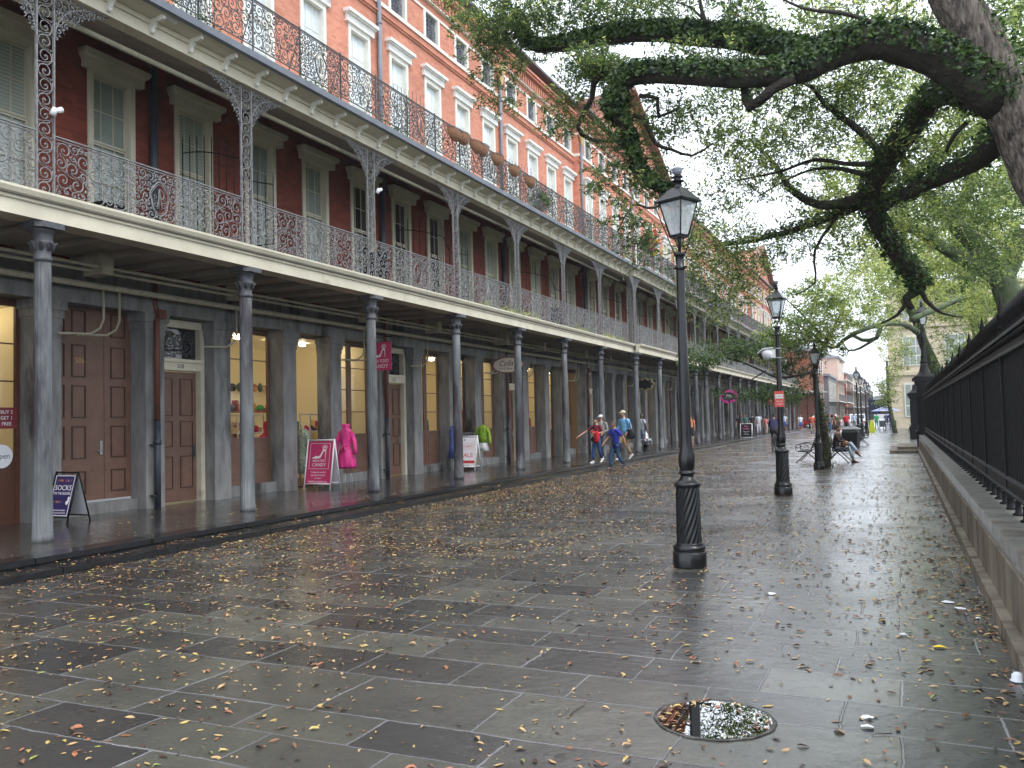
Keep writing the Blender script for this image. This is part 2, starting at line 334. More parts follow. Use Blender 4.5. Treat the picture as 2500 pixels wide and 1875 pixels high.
M['coping'] = mat('wet_coping_stone', lin(122,120,114), .42, .4, 3.5, bump=.35, bscale=40, stain=(lin(92,72,52), 1.8, .55), coat=.3)

g = MB(); g.add([(-9.75,-40,0),(.64,-40,0),(.64,900,0),(-9.75,900,0)], [(0,1,2,3)])
tag(g.build('pavement', M['plaza']), kind='structure')
g = MB(); g.add([(-500,-40,-.03),(500,-40,-.03),(500,900,-.03),(-500,900,-.03)], [(0,1,2,3)])
tag(g.build('ground', mat('asphalt_ground', lin(70,70,70), .5, .2, 1)), kind='structure')
g = MB(); g.box(-10.12, -16, -6, 110, -.02, .166)
tag(g.build('sidewalk', M['side']), kind='structure')
g = MB()
y = -6.0
while y < 106:                                    # two kerb steps of long stones
    l = 1.7 + .5*random.random(); e = .006
    for (xa, xb, za, zb) in ((-9.225, -9.76, .012, .083), (-9.25, -9.76, -.01, .012), (-9.715, -10.115, .104, .170), (-9.775, -10.115, .0, .104)):
        j = random.uniform(-.004, .004)
        g.box(xb, xa+j, y+e, y+l-e, za, zb+j*.4)
    y += l
tag(g.build('kerb', M['kerb']), kind='structure')
lawn = MB(); lawn.box(1.6, 120, -6, 96, -.02, .3)
tag(lawn.build('lawn', mat('park_lawn', (.035, .06, .02), .9, .4, 3, bump=.5)), kind='structure')

# round drain sunk in the paving, holding rain water
puddle = empty('drain_basin', (-1.02, 4.93, 0), 0, 'round stone drain rim brim full of still rain water in the paving', 'drain')
p = MB(); seg = 56; ri, ro = .315, .333
vs = []
for r, z in ((ro, .002), (ro, .007), (ri, .007), (ri-.01, -.003)):
    vs += [(r*(1+(.012*math.sin(k*1.3)+.009*math.sin(k*.47+1) if r == ro else .006*math.sin(k*.9)))*math.cos(2*math.pi*k/seg), r*(1+(.012*math.sin(k*1.3)+.009*math.sin(k*.47+1) if r == ro else .006*math.sin(k*.9)))*math.sin(2*math.pi*k/seg), z) for k in range(seg)]
p.add(vs, [(i*seg+k, (i*seg+(k+1) % seg), (i+1)*seg+(k+1) % seg, (i+1)*seg+k) for i in range(3) for k in range(seg)], 0, True)
p.build('rim', mat('drain_rim', lin(84,82,78), .4, .5, 12, bump=.6, stain=(lin(50,46,42), 9, .5)), puddle)
p = MB(); p.add([((ri-.001)*math.cos(2*math.pi*k/seg), (ri-.001)*math.sin(2*math.pi*k/seg), .0055) for k in range(seg)], [tuple(range(seg))])
p.build('water', (lambda m: m)(glassmat('rain_water', (.006, .007, .006), .0, 1.0)), puddle)
mm = bpy.data.materials['rain_water']; mm.node_tree.nodes['Principled BSDF'].inputs['IOR'].default_value = 3.0
for nn in mm.node_tree.nodes:
    if nn.type == 'BUMP': nn.inputs['Strength'].default_value = .004

# ---------------------------------------------------------------- fallen leaves
def scatter_leaves(name, pts, size, mats, zfun, seedv=3, label=None):
    rg = np.random.default_rng(seedv); n = len(pts)
    L_ = size[0] + (size[1]-size[0])*rg.random(n)**1.6; Wd = L_*(.28+.16*rg.random(n))
    th = rg.random(n)*2*np.pi; curl = rg.uniform(-.1, .6, n)*L_; roll = rg.normal(0, .18, n)
    loc = np.array([[-.5, 0, 0], [-.15, .5, .35], [-.15, -.5, .35], [.2, .42, .5], [.2, -.42, .5], [.5, 0, .1], [0, 0, .12]])
    V = np.zeros((n, 7, 3))
    for i, (a, b_, c) in enumerate(loc):
        V[:, i, 0] = a*L_; V[:, i, 1] = b_*Wd; V[:, i, 2] = c*curl
    V[:, :, 2] -= V[:, :, 2].min(axis=1, keepdims=True)
    V[:, :, 2] += V[:, :, 1]*roll[:, None]; V[:, :, 2] -= V[:, :, 2].min(axis=1, keepdims=True)
    c, s = np.cos(th)[:, None], np.sin(th)[:, None]
    X = V[:, :, 0]*c - V[:, :, 1]*s + pts[:, 0:1]; Y = V[:, :, 0]*s + V[:, :, 1]*c + pts[:, 1:2]
    Z = V[:, :, 2] + zfun(pts)[:, None] + .0035
    co = np.stack([X, Y, Z], -1).reshape(-1)
    F = np.array([[0,6,1],[0,2,6],[1,6,3],[2,4,6],[3,6,5],[4,5,6]])
    fi = (F[None] + (np.arange(n)*7)[:, None, None]).reshape(-1)
    me = bpy.data.meshes.new(name); me.vertices.add(n*7); me.vertices.foreach_set('co', co)
    me.loops.add(len(fi)); me.loops.foreach_set('vertex_index', fi); nf = len(fi)//3
    me.polygons.add(nf); me.polygons.foreach_set('loop_start', np.arange(nf)*3); me.polygons.foreach_set('loop_total', np.full(nf, 3))
    for m_ in mats: me.materials.append(m_)
    pr = np.array([.33, .22, .22, .08, .11, .04]); mi = rg.choice(6, n, p=pr)
    me.update(calc_edges=True); me.polygons.foreach_set('material_index', np.repeat(mi, 6)); me.validate()
    o = link(name, me); tag(o, label, 'fallen leaves', kind='stuff'); return o
LM = [mat('leaf_tan', lin(190,156,112), .42, .3, 50), mat('leaf_brown', lin(128,88,60), .4, .3, 50), mat('leaf_yellow', lin(190,164,96), .4, .3, 50),
      mat('leaf_orange', lin(166,108,76), .4, .3, 50), mat('leaf_dark', lin(74,52,42), .4, .3, 50), mat('leaf_green', lin(146,152,80), .4, .3, 50)]
def dens_pts(n, x0, x1, y0, y1, f, seedv):
    rg = np.random.default_rng(seedv); out = []
    while sum(len(a) for a in out) < n:
        q = np.stack([rg.uniform(x0, x1, n), rg.uniform(y0, y1, n)], 1)
        cl = .5+.5*np.sin(q[:, 0]*1.7+2*np.sin(q[:, 1]*.61))*np.sin(q[:, 1]*1.13+np.cos(q[:, 0]*.9)*2)
        cl2 = np.clip(1.6*(np.sin(q[:, 0]*4.3+3*np.sin(q[:, 1]*1.9))*np.sin(q[:, 1]*3.1+2*np.cos(q[:, 0]*2.3))), 0, 1); keep = rg.random(n) < f(q)*(.18+.42*cl+.4*cl2); out.append(q[keep])
    return np.concatenate(out)[:n]
def fd(q):
    x, y = q[:, 0], q[:, 1]
    a = np.interp(y, [3, 6, 10, 16, 26, 45, 95], [.34, .38, .66, 1.0, .8, .24, .04])
    b_ = np.interp(x, [-9.2, -9.0, -8, -5.5, -3, -1, 0, .4, .64], [1.5, 1.1, .95, .85, .5, .40, .5, .9, 1.6])
    return a*b_*np.where((x > -5) & (y > 14), .5, 1.0)
pts = dens_pts(50000, -9.2, .62, 2.6, 80, fd, 11)
zero = lambda p_: np.zeros(len(p_))
keep = (np.hypot(pts[:, 0]+1.02, pts[:, 1]-4.93) > .36)
scatter_leaves('fallen_leaves', pts[keep], (.022, .078), LM, zero, 3, 'small curled tan, yellow and brown leaves strewn over the wet paving')
pts2 = np.concatenate([dens_pts(900, -9.7, -9.3, 3, 60, lambda q: np.interp(q[:, 1], [3, 20, 60], [1, .7, .2]), 5),
                       dens_pts(800, -13.2, -9.8, 3, 60, lambda q: np.interp(q[:, 0], [-13.2, -11.4, -9.8], [.05, .25, 1])*np.interp(q[:, 1], [3, 25, 60], [1, .6, .2]), 6)])
scatter_leaves('fallen_leaves', pts2, (.03, .08), LM, lambda p_: np.where(p_[:, 0] < -9.72, .168, .083), 4, 'thin scatter of fallen leaves on the kerb steps and arcade floor')
rim = RNG.random((70, 2)); ang = rim[:, 0]*2*np.pi; rad = .30 - .13*rim[:, 1]**2
pts3 = np.stack([-1.02+rad*np.cos(ang), 4.93+rad*np.sin(ang)], 1); pts3 = pts3[(pts3[:, 0] < -1.1) | (RNG.random(len(pts3)) < .35)]
scatter_leaves('floating_leaves', pts3, (.03, .07), LM, lambda p_: np.full(len(p_), .004), 8, 'wet orange leaves floating round the edge of the water filled drain')
# litter: a big yellow leaf, twigs, paper scraps, a plastic cup lid
lf = MB(); P0 = gnd(2297, 1583); w = [0, .5, .8, 1, .85, .5, .12, 0]
vs = []; 
for i, a in enumerate(w):
    xx = -.06+.12*i/(len(w)-1); vs += [(xx, -.024*a, .004+.012*abs(a)), (xx, 0, .004), (xx, .024*a, .004+.016*abs(a))]
fs = [(3*i+j, 3*i+j+1, 3*i+j+4, 3*i+j+3) for i in range(len(w)-1) for j in (0, 1)]
lf.add(vs, fs, 0, True); lf.tube([(.06, 0, .005), (.085, .006, .006)], .0016, 5)
tag(lf.build('leaf', mat('big_leaf_yellow', lin(238,206,60), .4, .15, 30), None, P0, (0, 0, .15)), 'large bright yellow leaf lying flat on the wet paving', 'leaf')
tw = MB()
for k in range(46):
    q = dens_pts(1, -6, .5, 3.5, 16, lambda q: np.ones(len(q)), 900+k)[0]; a = random.random()*6.28; l = random.uniform(.06, .22); z = .007
    pp = [(q[0]+l*i/3*math.cos(a)+random.uniform(-.01, .01), q[1]+l*i/3*math.sin(a)+random.uniform(-.01, .01), z) for i in range(4)]
    tw.tube(pp, [.0032, .003, .0025, .0015], 5)
tag(tw.build('fallen_twigs', mat('twig_bark', lin(66,56,48), .7, .3, 20)), 'thin dark twigs lying here and there on the paving', 'twigs', kind='stuff')
for k, (px, py, s_) in enumerate(((2315,1472,.05), (2345,1488,.045), (2206,1552,.03), (1885,1452,.035), (2388,1512,.02), (2120,1755,.03), (2120,1778,.03))):
    q = gnd(px, py); c = MB(); n_ = 9
    vs = [(q.x+s_*(.6+.4*random.random())*math.cos(6.28*i/n_)*1.4, q.y+s_*(.6+.4*random.random())*math.sin(6.28*i/n_), .005+.012*random.random()) for i in range(n_)]
    vs += [(q.x, q.y, .022)]; c.add(vs, [(i, (i+1) % n_, n_) for i in range(n_)])
    tag(c.build('paper_scrap', M['bulb_white']), ['flat white scrap of wet paper beside the stone base wall', 'crumpled pinkish white paper scrap just beyond the flat white one', 'torn white tissue scrap left of the big yellow leaf',
        'thin white scrap on the pale flagstone near the first lamp post', 'tiny round white scrap nearest the stone base wall', 'white crumb of paper right of the water filled drain', 'small white crumb beside a brown leaf, right of the drain'][k], 'litter', 'paper scraps on the paving')
cl = MB(); q = gnd(2490, 1665); cl.lathe([(.045, .004), (.047, .01), (.038, .014), (.034, .045), (.02, .058), (.004, .061)], 20)
tag(cl.build('cup_lid', glassmat('clear_plastic', (.75, .8, .85), .12, .6), None, (q.x-.01, q.y, 0), None), 'clear domed plastic cup lid by the foot of the base wall', 'cup lid')

# ================================================================ IRONWORK PATTERNS (flat in local Y,Z)
def scroll_pts(cy, cz, r, turns, a0, sgn, tail=0):
    n = int(9*turns)+4; out = []
    for i in range(n+1):
        u = i/n; rr = r*(1-u)**.8 + r*.10; a = a0 + sgn*2*math.pi*turns*u
        out.append((0, cy+rr*math.cos(a), cz+rr*math.sin(a)))
    if tail:
        y0, z0 = out[0][1], out[0][2]; ta = a0 - sgn*math.pi/2
        out = [(0, y0+tail*math.cos(ta)+tail*.4*math.cos(a0), z0+tail*math.sin(ta)+tail*.4*math.sin(a0)), (0, y0+tail*.5*math.cos(ta), z0+tail*.5*math.sin(ta))] + out
    return out
def lace(mb, y0, y1, z0, z1, rs, tr, seed, inside=None, seg=4, tries=1500):
    """packs scrolls of decreasing size, each with a curl, a tail and a bud"""
    rd = random.Random(seed); pl = []
    for r in rs:
        for _ in range(tries):
            if y1-y0 < 2*r or z1-z0 < 2*r: break
            cy = rd.uniform(y0+r*.95, y1-r*.95); cz = rd.uniform(z0+r*.95, z1-r*.95)
            if inside and not inside(cy, cz, r): continue
            if all((cy-a)**2+(cz-b)**2 > ((r+c)*.93)**2 for a, b, c in pl): pl.append((cy, cz, r))
    for cy, cz, r in pl:
        sg = rd.choice((-1, 1)); a0 = rd.random()*6.28
        if r > tr*3.2:
            p = scroll_pts(cy, cz, r*.93, 1.35 if r > .05 else .9, a0, sg, r*.8)
            n = len(p); mb.tube(p, [tr*(.7+.55*math.sin(math.pi*min(1, i/n*1.1))) for i in range(n)], seg, sm=True, up=(1, 0, 0))
            mb.ell((0, cy, cz), tr*1.5, tr*1.7, tr*1.7, 6, 4)
            if r > .06:
                for k in range(3):
                    a = a0+sg*(1.3+1.5*k); q = r*.95
                    mb.tube([(0, cy+q*math.cos(a), cz+q*math.sin(a)), (0, cy+(q+tr*2.5)*math.cos(a+.25), cz+(q+tr*2.5)*math.sin(a+.25)), (0, cy+(q+tr*3)*math.cos(a+.6), cz+(q+tr*3)*math.sin(a+.6))], [tr, tr*.8, tr*.4], 4)
        else: mb.ell((0, cy, cz), tr, r*.8, r*.8, 6, 4)
def rail_panel(w, h, seed, simple=False):
    """one bay of cast-iron railing, from y=0 to w, z=0 to h"""
    mb = MB(); tr = .0098
    mb.box(-.018, .018, 0, w, h-.018, h); mb.box(-.014, .014, 0, w, .05, .066); mb.box(-.012, .012, 0, w, h-.055, h-.045)
    for k in range(1, 3): mb.box(-.014, .014, w*k/3-.009, w*k/3+.009, 0, h)
    for k in range(3):
        a, b = w*k/3+.012, w*(k+1)/3-.012; ce = (a+b)/2
        if k == 1 and not simple:
            cz = h*.47; ry, rz = .19, .27                         # oval cartouche with entwined letters
            def body(s): return [(0, ce+s*ry*math.sin(t)*(1+.09*math.cos(5*t)), cz+s*rz*math.cos(t)*(1+.05*math.cos(4*t))) for t in [2*math.pi*i/30 for i in range(31)]]
            mb.tube(body(1), .013, 5, up=(1, 0, 0)); mb.tube(body(.86), .007, 4, up=(1, 0, 0))
            mb.tube([(0, ce-.05, cz-.17), (0, ce-.02, cz+.02), (0, ce+.0, cz+.17), (0, ce+.02, cz+.02), (0, ce+.05, cz-.17)], .01, 5)
            mb.tube([(0, ce-.02, cz-.17), (0, ce-.015, cz+.16)], .010, 5)
            mb.tube([(0, ce-.02, cz+.15)] + [(0, ce+.02+.07*math.sin(t), cz+.08+.075*math.cos(t)) for t in [i*.35 for i in range(10)]], .009, 5)
            for s in (-1, 1):
                mb.tube(scroll_pts(ce+s*.09, cz-.1, .05, 1.2, 1.5, s, .04), .007, 4); mb.tube(scroll_pts(ce+s*.1, cz+.03, .035, 1.1, -1.5, -s, .03), .006, 4)
            out = lambda y, z, r: ((y-ce)/(ry+r+.01))**2+((z-cz)/(rz+r+.01))**2 > 1
            lace(mb, a, b, .07, h-.055, (.075, .055, .04, .03, .02), tr, seed+k, out)
        else: lace(mb, a, b, .07, h-.055, (.12, .095, .07, .05, .036, .025), tr, seed+k)
    return mb
def lace_post(w, h, seed):
    """flat openwork post between two thin bars; y from -w/2 to w/2"""
    mb = MB()
    for s in (-1, 1): mb.box(-.02, .02, s*w/2-.022 if s > 0 else -w/2, w/2 if s > 0 else -w/2+.022, 0, h)
    z = .05; k = 0; hw = w/2-.024
    while z < h-.2:
        s = 1 if k % 2 else -1
        mb.tube(scroll_pts(0, z+.10, hw*.9, 1.5, -1.57 if s > 0 else 1.57+3.14, s, .05), [.012]*3+[.010]*30 if False else .0095, 5)
        mb.tube([(0, -s*hw, z), (0, -s*hw*.2, z+.0), (0, s*hw, z+.06), (0, s*hw*.9, z+.17)], .008, 4)
        mb.ell((0, 0, z+.1), .014, .017, .017, 6, 4); mb.ell((0, s*hw*.75, z+.205), .01, .014, .014, 6, 4)
        z += .215; k += 1
    return mb
def lace_bracket(L1, H1, seed):
    """openwork bracket filling the corner of post and beam: y from 0 to L1, z from -H1 to 0"""
    mb = MB(); ins = lambda y, z, r: (y+r*.7)/L1 + (-z+r*.7)/H1 < 1.02 - .5*min(y/L1, -z/H1)
    lace(mb, 0, L1, -H1, 0, (.07, .05, .036, .026, .018), .009, seed, ins)
    n = 12; mb.tube([(0, L1*(1-i/n)**1.9, -H1*(i/n)**1.9) for i in range(n+1)], .011, 5)
    return mb

# ================================================================ THE LONG BRICK BUILDING
PH = 8.38; YS = 4.08; NH = 12; YE = YS+NH*PH
XW = -13.5; XC = -11.09; Z0 = .166
def dxh(h): return .28 if h in (4, 5, 10, 11) else 0.0
def dxy(y): return dxh(int(max(0, min(NH-1, (y-YS)//PH))))
B = empty('brick_building', (XW, YS, 0), 0, 'long red brick block with two tiers of lacy iron galleries over a granite arcade', 'building')
def part(name, mb, mats, parent=None, loc=None, rot=None):
    o = mb.build(name, mats, parent or B); o.location = Vector(loc or (0, 0, 0)) - (Vector(B.location) if parent is None else Vector((0, 0, 0)))
    if rot: o.rotation_euler = rot
    return o
def pinst(name, me, loc, rot=None, parent=None, mat_=None):
    o = link(name, me, parent or B); o.location = Vector(loc) - (Vector(B.location) if parent is None else Vector((0, 0, 0)))
    if rot: o.rotation_euler = rot
    return o

WP = PH/4; WC0 = 5.385; WW = 1.08
wins = [WC0+WP*k for k in range(48)]
Z2a, Z2b = 4.95, 8.44; Z3a, Z3b = 9.30, 12.85; ZAa, ZAb = 14.20, 14.95
segs = []                                         # stretches of equal projection
for h in range(NH):
    if segs and segs[-1][2] == dxh(h): segs[-1][1] = YS+(h+1)*PH
    else: segs.append([YS+h*PH, YS+(h+1)*PH, dxh(h)])
def wall_strip(name, m_, za, zb, oa, ob, ow, depth=.4):
    mb = MB()
    for ya, yb, dx in segs:
        xf = XW+dx; ws = [w for w in wins if ya < w < yb]; y = ya
        for w in ws:
            mb.box(xf-depth, xf, y, w-ow/2, za, zb)
            if oa > za+.001: mb.box(xf-depth, xf, w-ow/2, w+ow/2, za, oa)
            if ob < zb-.001: mb.box(xf-depth, xf, w-ow/2, w+ow/2, ob, zb)
            y = w+ow/2
        mb.box(xf-depth, xf, y, yb, za, zb)
    return part(name, mb, m_)
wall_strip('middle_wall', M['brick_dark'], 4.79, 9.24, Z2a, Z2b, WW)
mb = MB()
for ya, yb, dx in segs:
    xf = XW+dx; ws = [w for w in wins if ya < w < yb]; y = ya
    for w in ws:
        mb.box(xf-.4, xf, y, w-WW/2, 9.24, 14.05); mb.box(xf-.4, xf, w-WW/2, w+WW/2, Z3b, 14.05); mb.box(xf-.4, xf, w-WW/2, w+WW/2, 9.24, Z3a)
        y = w+WW/2
    mb.box(xf-.4, xf, y, yb, 9.24, 14.05); y = ya
    for w in ws:
        mb.box(xf-.4, xf, y, w-.48, 14.17, 15.06); y = w+.48
    mb.box(xf-.4, xf, y, yb, 14.17, 15.06)
    mb.box(xf-.4, xf, ya, yb, 15.14, 15.42)
    mb.box(xf-.02, xf+.05, ya, yb, 13.72, 13.78); mb.box(xf-.02, xf+.09, ya, yb, 13.78, 13.83)          # string course
    y = ya+.05                                                                                        # corbel table
    while y < yb-.1:
        mb.box(xf-.02, xf+.16, y, y+.11, 15.44, 15.78); y += .24
    mb.box(xf-.4, xf+.03, ya, yb, 15.42, 15.84); mb.box(xf-.4, xf+.26, ya, yb, 15.84, 15.93); mb.box(xf-.4, xf+.32, ya, yb, 15.93, 16.02)
    mb.box(xf-.4, xf+.06, ya, yb, 16.02, 16.32)
part('upper_wall', mb, M['brick'])
mb = MB()
for ya, yb, dx in segs:
    xf = XW+dx
    mb.box(xf-.4, xf+.05, ya, yb, 14.05, 14.17); mb.box(xf-.4, xf+.04, ya, yb, 15.06, 15.14); mb.box(xf-.3, xf+.13, ya, yb, 15.40, 15.44)
part('stone_band', mb, M['white'])
mb = MB()
for ya, yb, dx in segs:
    xf = XW+dx; mb.box(xf-.4, xf+.42, ya-.05*(dx > 0), yb+.05*(dx > 0), 16.32, 16.42)
part('roof_gutter', mb, mat('gutter_dark', lin(84,84,92), .5, .2, 3))
mb = MB(); mb.prism([(XW-.4, 16.3), (XW-4.8, 18.1), (XW-9.2, 16.3)], YS, YE, 'y'); mb.box(XW-9.2, XW-.75, YS, YE, 4, 16.28)
part('roof', mb, M['slate'])
for h in range(1, NH):
    if h % 2: continue
    mb = MB(); y = YS+h*PH; mb.box(XW-3.2, XW-2.4, y-.6, y+.6, 16.5, 18.9); mb.box(XW-3.28, XW-2.32, y-.68, y+.68, 18.9, 19.1)
    part('chimney', mb, M['brick'])
# pediment over each projecting pavilion
for ya, yb, dx in segs:
    if dx == 0: continue
    xf = XW+dx; yc = (ya+yb)/2; za = 19.9
    mb = MB(); mb.prism([(ya, 16.42), (yb, 16.42), (yc, za)], xf-.35, xf, 'x')
    mb.prism([(ya, 16.4), (yc, za), (yb, 16.4)], xf-8, xf-.35, 'x')
    pd = part('pediment', mb, M['brick'])
    mb = MB()
    for s, y1 in ((1, ya-.3), (-1, yb+.3)):
        L1 = math.hypot(yc-y1, za-16.25); a = math.atan2(za+.12-16.35, yc-y1)
        Mr = Matrix.Rotation(a, 3, 'X'); c = Vector((xf+.1, (yc+y1)/2, (za+16.4)/2+.12))
        mb.obox(c, .42, L1/2, .07, Mr); mb.obox(c+Vector((-.1, 0, 0))+Mr @ Vector((0, 0, -.13)), .3, L1/2-.1, .06, Mr)
        n = 22
        for i in range(n):
            t = -L1/2+.4+(L1-.8)*i/(n-1); mb.obox(c+Vector((.02, 0, 0))+Mr @ Vector((0, t, -.25)), .24, .09, .07, Mr)
    mb.mesh_ = None
    part('raking_cornice', mb, mat('cornice_brown', lin(150,104,84), .6, .2, 4), pd, (Vector((0, 0, 0))))
    pd.children[0].location = (0, 0, 0)

# ---- windows
def sash(mb, w, z0, z1, x, cols, rows, t=.03, mt=.016, mi=0):
    mb.box(x-.03, x, -w/2, -w/2+t, z0, z1, mi); mb.box(x-.03, x, w/2-t, w/2, z0, z1, mi)
    mb.box(x-.03, x, -w/2+t, w/2-t, z0, z0+t*1.4, mi); mb.box(x-.03, x, -w/2+t, w/2-t, z1-t, z1, mi)
    for i in range(1, cols): y = -w/2+w*i/cols; mb.box(x-.024, x-.002, y-mt/2, y+mt/2, z0+t, z1-t, mi)
    for i in range(1, rows): z = z0+(z1-z0)*i/rows; mb.box(x-.026, x-.004, -w/2+t, w/2-t, z-mt/2, z+mt/2, mi)
def window_meshes(H, curtain):
    f = MB(); cw = .12
    f.box(-.2, .035, -WW/2+.002, -WW/2+cw, 0, H); f.box(-.2, .035, WW/2-cw, WW/2-.002, 0, H); f.box(-.2, .03, -WW/2+cw, WW/2-cw, H-.14, H)
    f.box(-.2, .06, -WW/2+.002, WW/2-.002, -.06, 0)
    s_ = MB(); iw = WW-2*cw-.004; hm = H*.45
    sash(s_, iw, .012, .62*1.0, -.075, 1, 1, .07); sash(s_, iw, .64, hm+.5, -.08, 3, 2); sash(s_, iw, hm+.53, H-.15, -.11, 3, 2)
    g_ = MB(); g_.box(-.135, -.128, -iw/2+.006, iw/2-.006, .05, H-.16)
    return f, s_, g_
f, s_, g_ = window_meshes(Z2b-Z2a, 0)
def shuttered(name, c1, c2, spec):
    m, t, b, L = newmat(name); geo = N(t, 'ShaderNodeNewGeometry'); sp = N(t, 'ShaderNodeSeparateXYZ'); L(geo.outputs['Position'], sp.inputs[0])
    ml = N(t, 'ShaderNodeMath', operation='MULTIPLY'); L(sp.outputs['Z'], ml.inputs[0]); ml.inputs[1].default_value = 15.0
    fr = N(t, 'ShaderNodeMath', operation='FRACT'); L(ml.outputs[0], fr.inputs[0])
    r = N(t, 'ShaderNodeValToRGB'); r.color_ramp.elements[0].position = .1; r.color_ramp.elements[1].position = .5
    r.color_ramp.elements[0].color = (*c2, 1); r.color_ramp.elements[1].color = (*c1, 1); L(fr.outputs[0], r.inputs[0])
    n = N(t, 'ShaderNodeTexNoise', Scale=.8, Detail=2.0); L(geo.outputs['Position'], n.inputs['Vector'])
    mx_ = N(t, 'ShaderNodeMix', data_type='RGBA'); L(n.outputs['Fac'], mx_.inputs['Factor']); L(r.outputs[0], mx_.inputs['A']); mx_.inputs['B'].default_value = (*c1, 1)
    L(mx_.outputs['Result'], b.inputs['Base Color']); b.inputs['Roughness'].default_value = .1; b.inputs['Specular IOR Level'].default_value = spec
    return m
M['louvre'] = shuttered('louvred_glass', lin(178,186,176), lin(118,126,118), .7)
mW2 = f.mesh('window_casing', M['cream']); mS2 = s_.mesh('window_sash', M['cream'])
mG2 = [g_.mesh('window_pane', M['louvre']), g_.mesh('window_pane', M['pane_mid'])]
gd = MB(); gd.box(-.135, -.128, -(WW-.25)/2, (WW-.25)/2, .05, Z2b-Z2a-.16); mG2.append(gd.mesh('window_pane', M['glass']))
f, s_, g_ = window_meshes(Z3b-Z3a, 0)
mW3 = f.mesh('window_casing', M['white']); mS3 = s_.mesh('window_sash', M['white']); mG3 = g_.mesh('window_pane', M['pane_top'])
l = MB(); l.prism([(-.66, 0), (.66, 0), (.66, .13), (.73, .24), (.73, .32), (-.73, .32), (-.73, .24), (-.66, .13)], -.02, .16, 'x'); l.prism([(-.69, .18), (.69, .18), (.75, .25), (.75, .31), (-.75, .31), (-.75, .25)], .16, .24, 'x')
mL2 = l.mesh('window_lintel', M['cream'])
l = MB(); l.box(-.02, .1, -.66, .66, 0, .2); l.box(-.02, .16, -.69, .69, .2, .235); l.box(-.02, .22, -.73, .73, .235, .33)
mL3 = l.mesh('window_lintel', mat('stone_lintel_white', lin(232,232,228), .6, .12, 3, stain=(lin(150,150,146), 3.0, .62)))
at_f = MB(); at_f.box(-.25, .04, -.52, -.40, 0, .89); at_f.box(-.25, .04, .40, .52, 0, .89); at_f.box(-.25, .035, -.40, .40, 0, .02); at_f.box(-.25, .035, -.40, .40, .87, .89)
mAf = at_f.mesh('attic_surround', M['white'])
ag = MB(); lace(ag, -.39, .39, 0.02, .87, (.11, .085, .06, .042, .03), .010, 77)
mAg = ag.mesh('attic_grille', mat('grille_iron', lin(120,124,132), .5, .2, 10))
ap = MB(); ap.box(-.2, -.19, -.4, .4, 0, .89); mAp = ap.mesh('attic_pane', mat('attic_dark_glass', lin(58,62,70), .2, .3, 2))
for k, w in enumerate(wins):
    dx = dxy(w); x = XW+dx
    o = pinst('gallery_window', mW2, (x, w, Z2a+.1)); 
    pinst('sash', mS2, (0, 0, 0), None, o); pinst('pane', mG2[(0, 0, 0, 1, 0, 1, 1, 2, 2, 2, 1)[k % 11]], (0, 0, 0), None, o); pinst('lintel', mL2, (0, 0, Z2b-Z2a-.1), None, o)
    o.scale = (1, 1, 1)
    o = pinst('upper_window', mW3, (x, w, Z3a)); pinst('sash', mS3, (0, 0, 0), None, o); pinst('pane', mG3, (0, 0, 0), None, o); pinst('lintel', mL3, (0, 0, Z3b-Z3a), None, o)
    o = pinst('attic_window', mAf, (x, w, 14.17)); pinst('pane', mAp, (0, 0, 0), None, o); pinst('grille', mAg, (-.06, 0, 0), None, o)

# ---- granite arcade
mb = MB()
for ya, yb, dx in segs: mb.box(XW+dx-.42, XW+dx+.04, ya, yb, 4.03, 4.78)
part('granite_beam', mb, M['granite'])
def pier_mb(w):
    m_ = MB(); m_.box(-.42, 0, 0, w, Z0-.01, 3.60); m_.box(-.42, .015, -.015, w+.015, 3.60, 3.72); m_.box(-.42, .04, -.04, w+.04, 3.72, 3.86); m_.box(-.42, .075, -.075, w+.075, 3.86, 4.03)
    return m_
pier_me = {w: pier_mb(w).mesh('granite_pier', M['granite']) for w in (.47, .49)}
PO = [(0, .47), (1.86, .49), (4.15, .49), (6.02, .49)]
OPN = [(.47, 1.86), (2.35, 4.15), (4.64, 6.02), (6.51, 8.38)]
for h in range(NH):
    for o_, w in PO: pinst('granite_pier', pier_me[w], (XW+dxh(h), YS+h*PH+o_, 0))
pinst('granite_pier', pier_me[.47], (XW+dxh(NH-1), YE, 0))
def panel_door(w, h, cols=2, rows=((.1, .35), (.42, .62), (.66, .95))):
    m_ = MB(); m_.box(-.05, 0, 0, w, 0, h)
    for i in range(cols):
        a = w*(i+.18)/cols; b = w*(i+.82)/cols
        for z0, z1 in rows:
            z0 *= h; z1 *= h; t = .018
            for (aa, bb, cc, dd) in ((a, b, z0, z0+t), (a, b, z1-t, z1), (a, a+t, z0+t, z1-t), (b-t, b, z0+t, z1-t)): m_.box(0, .014, aa, bb, cc, dd, 1)
            m_.box(0, .008, a+.05, b-.05, z0+.05, z1-.05)
    return m_
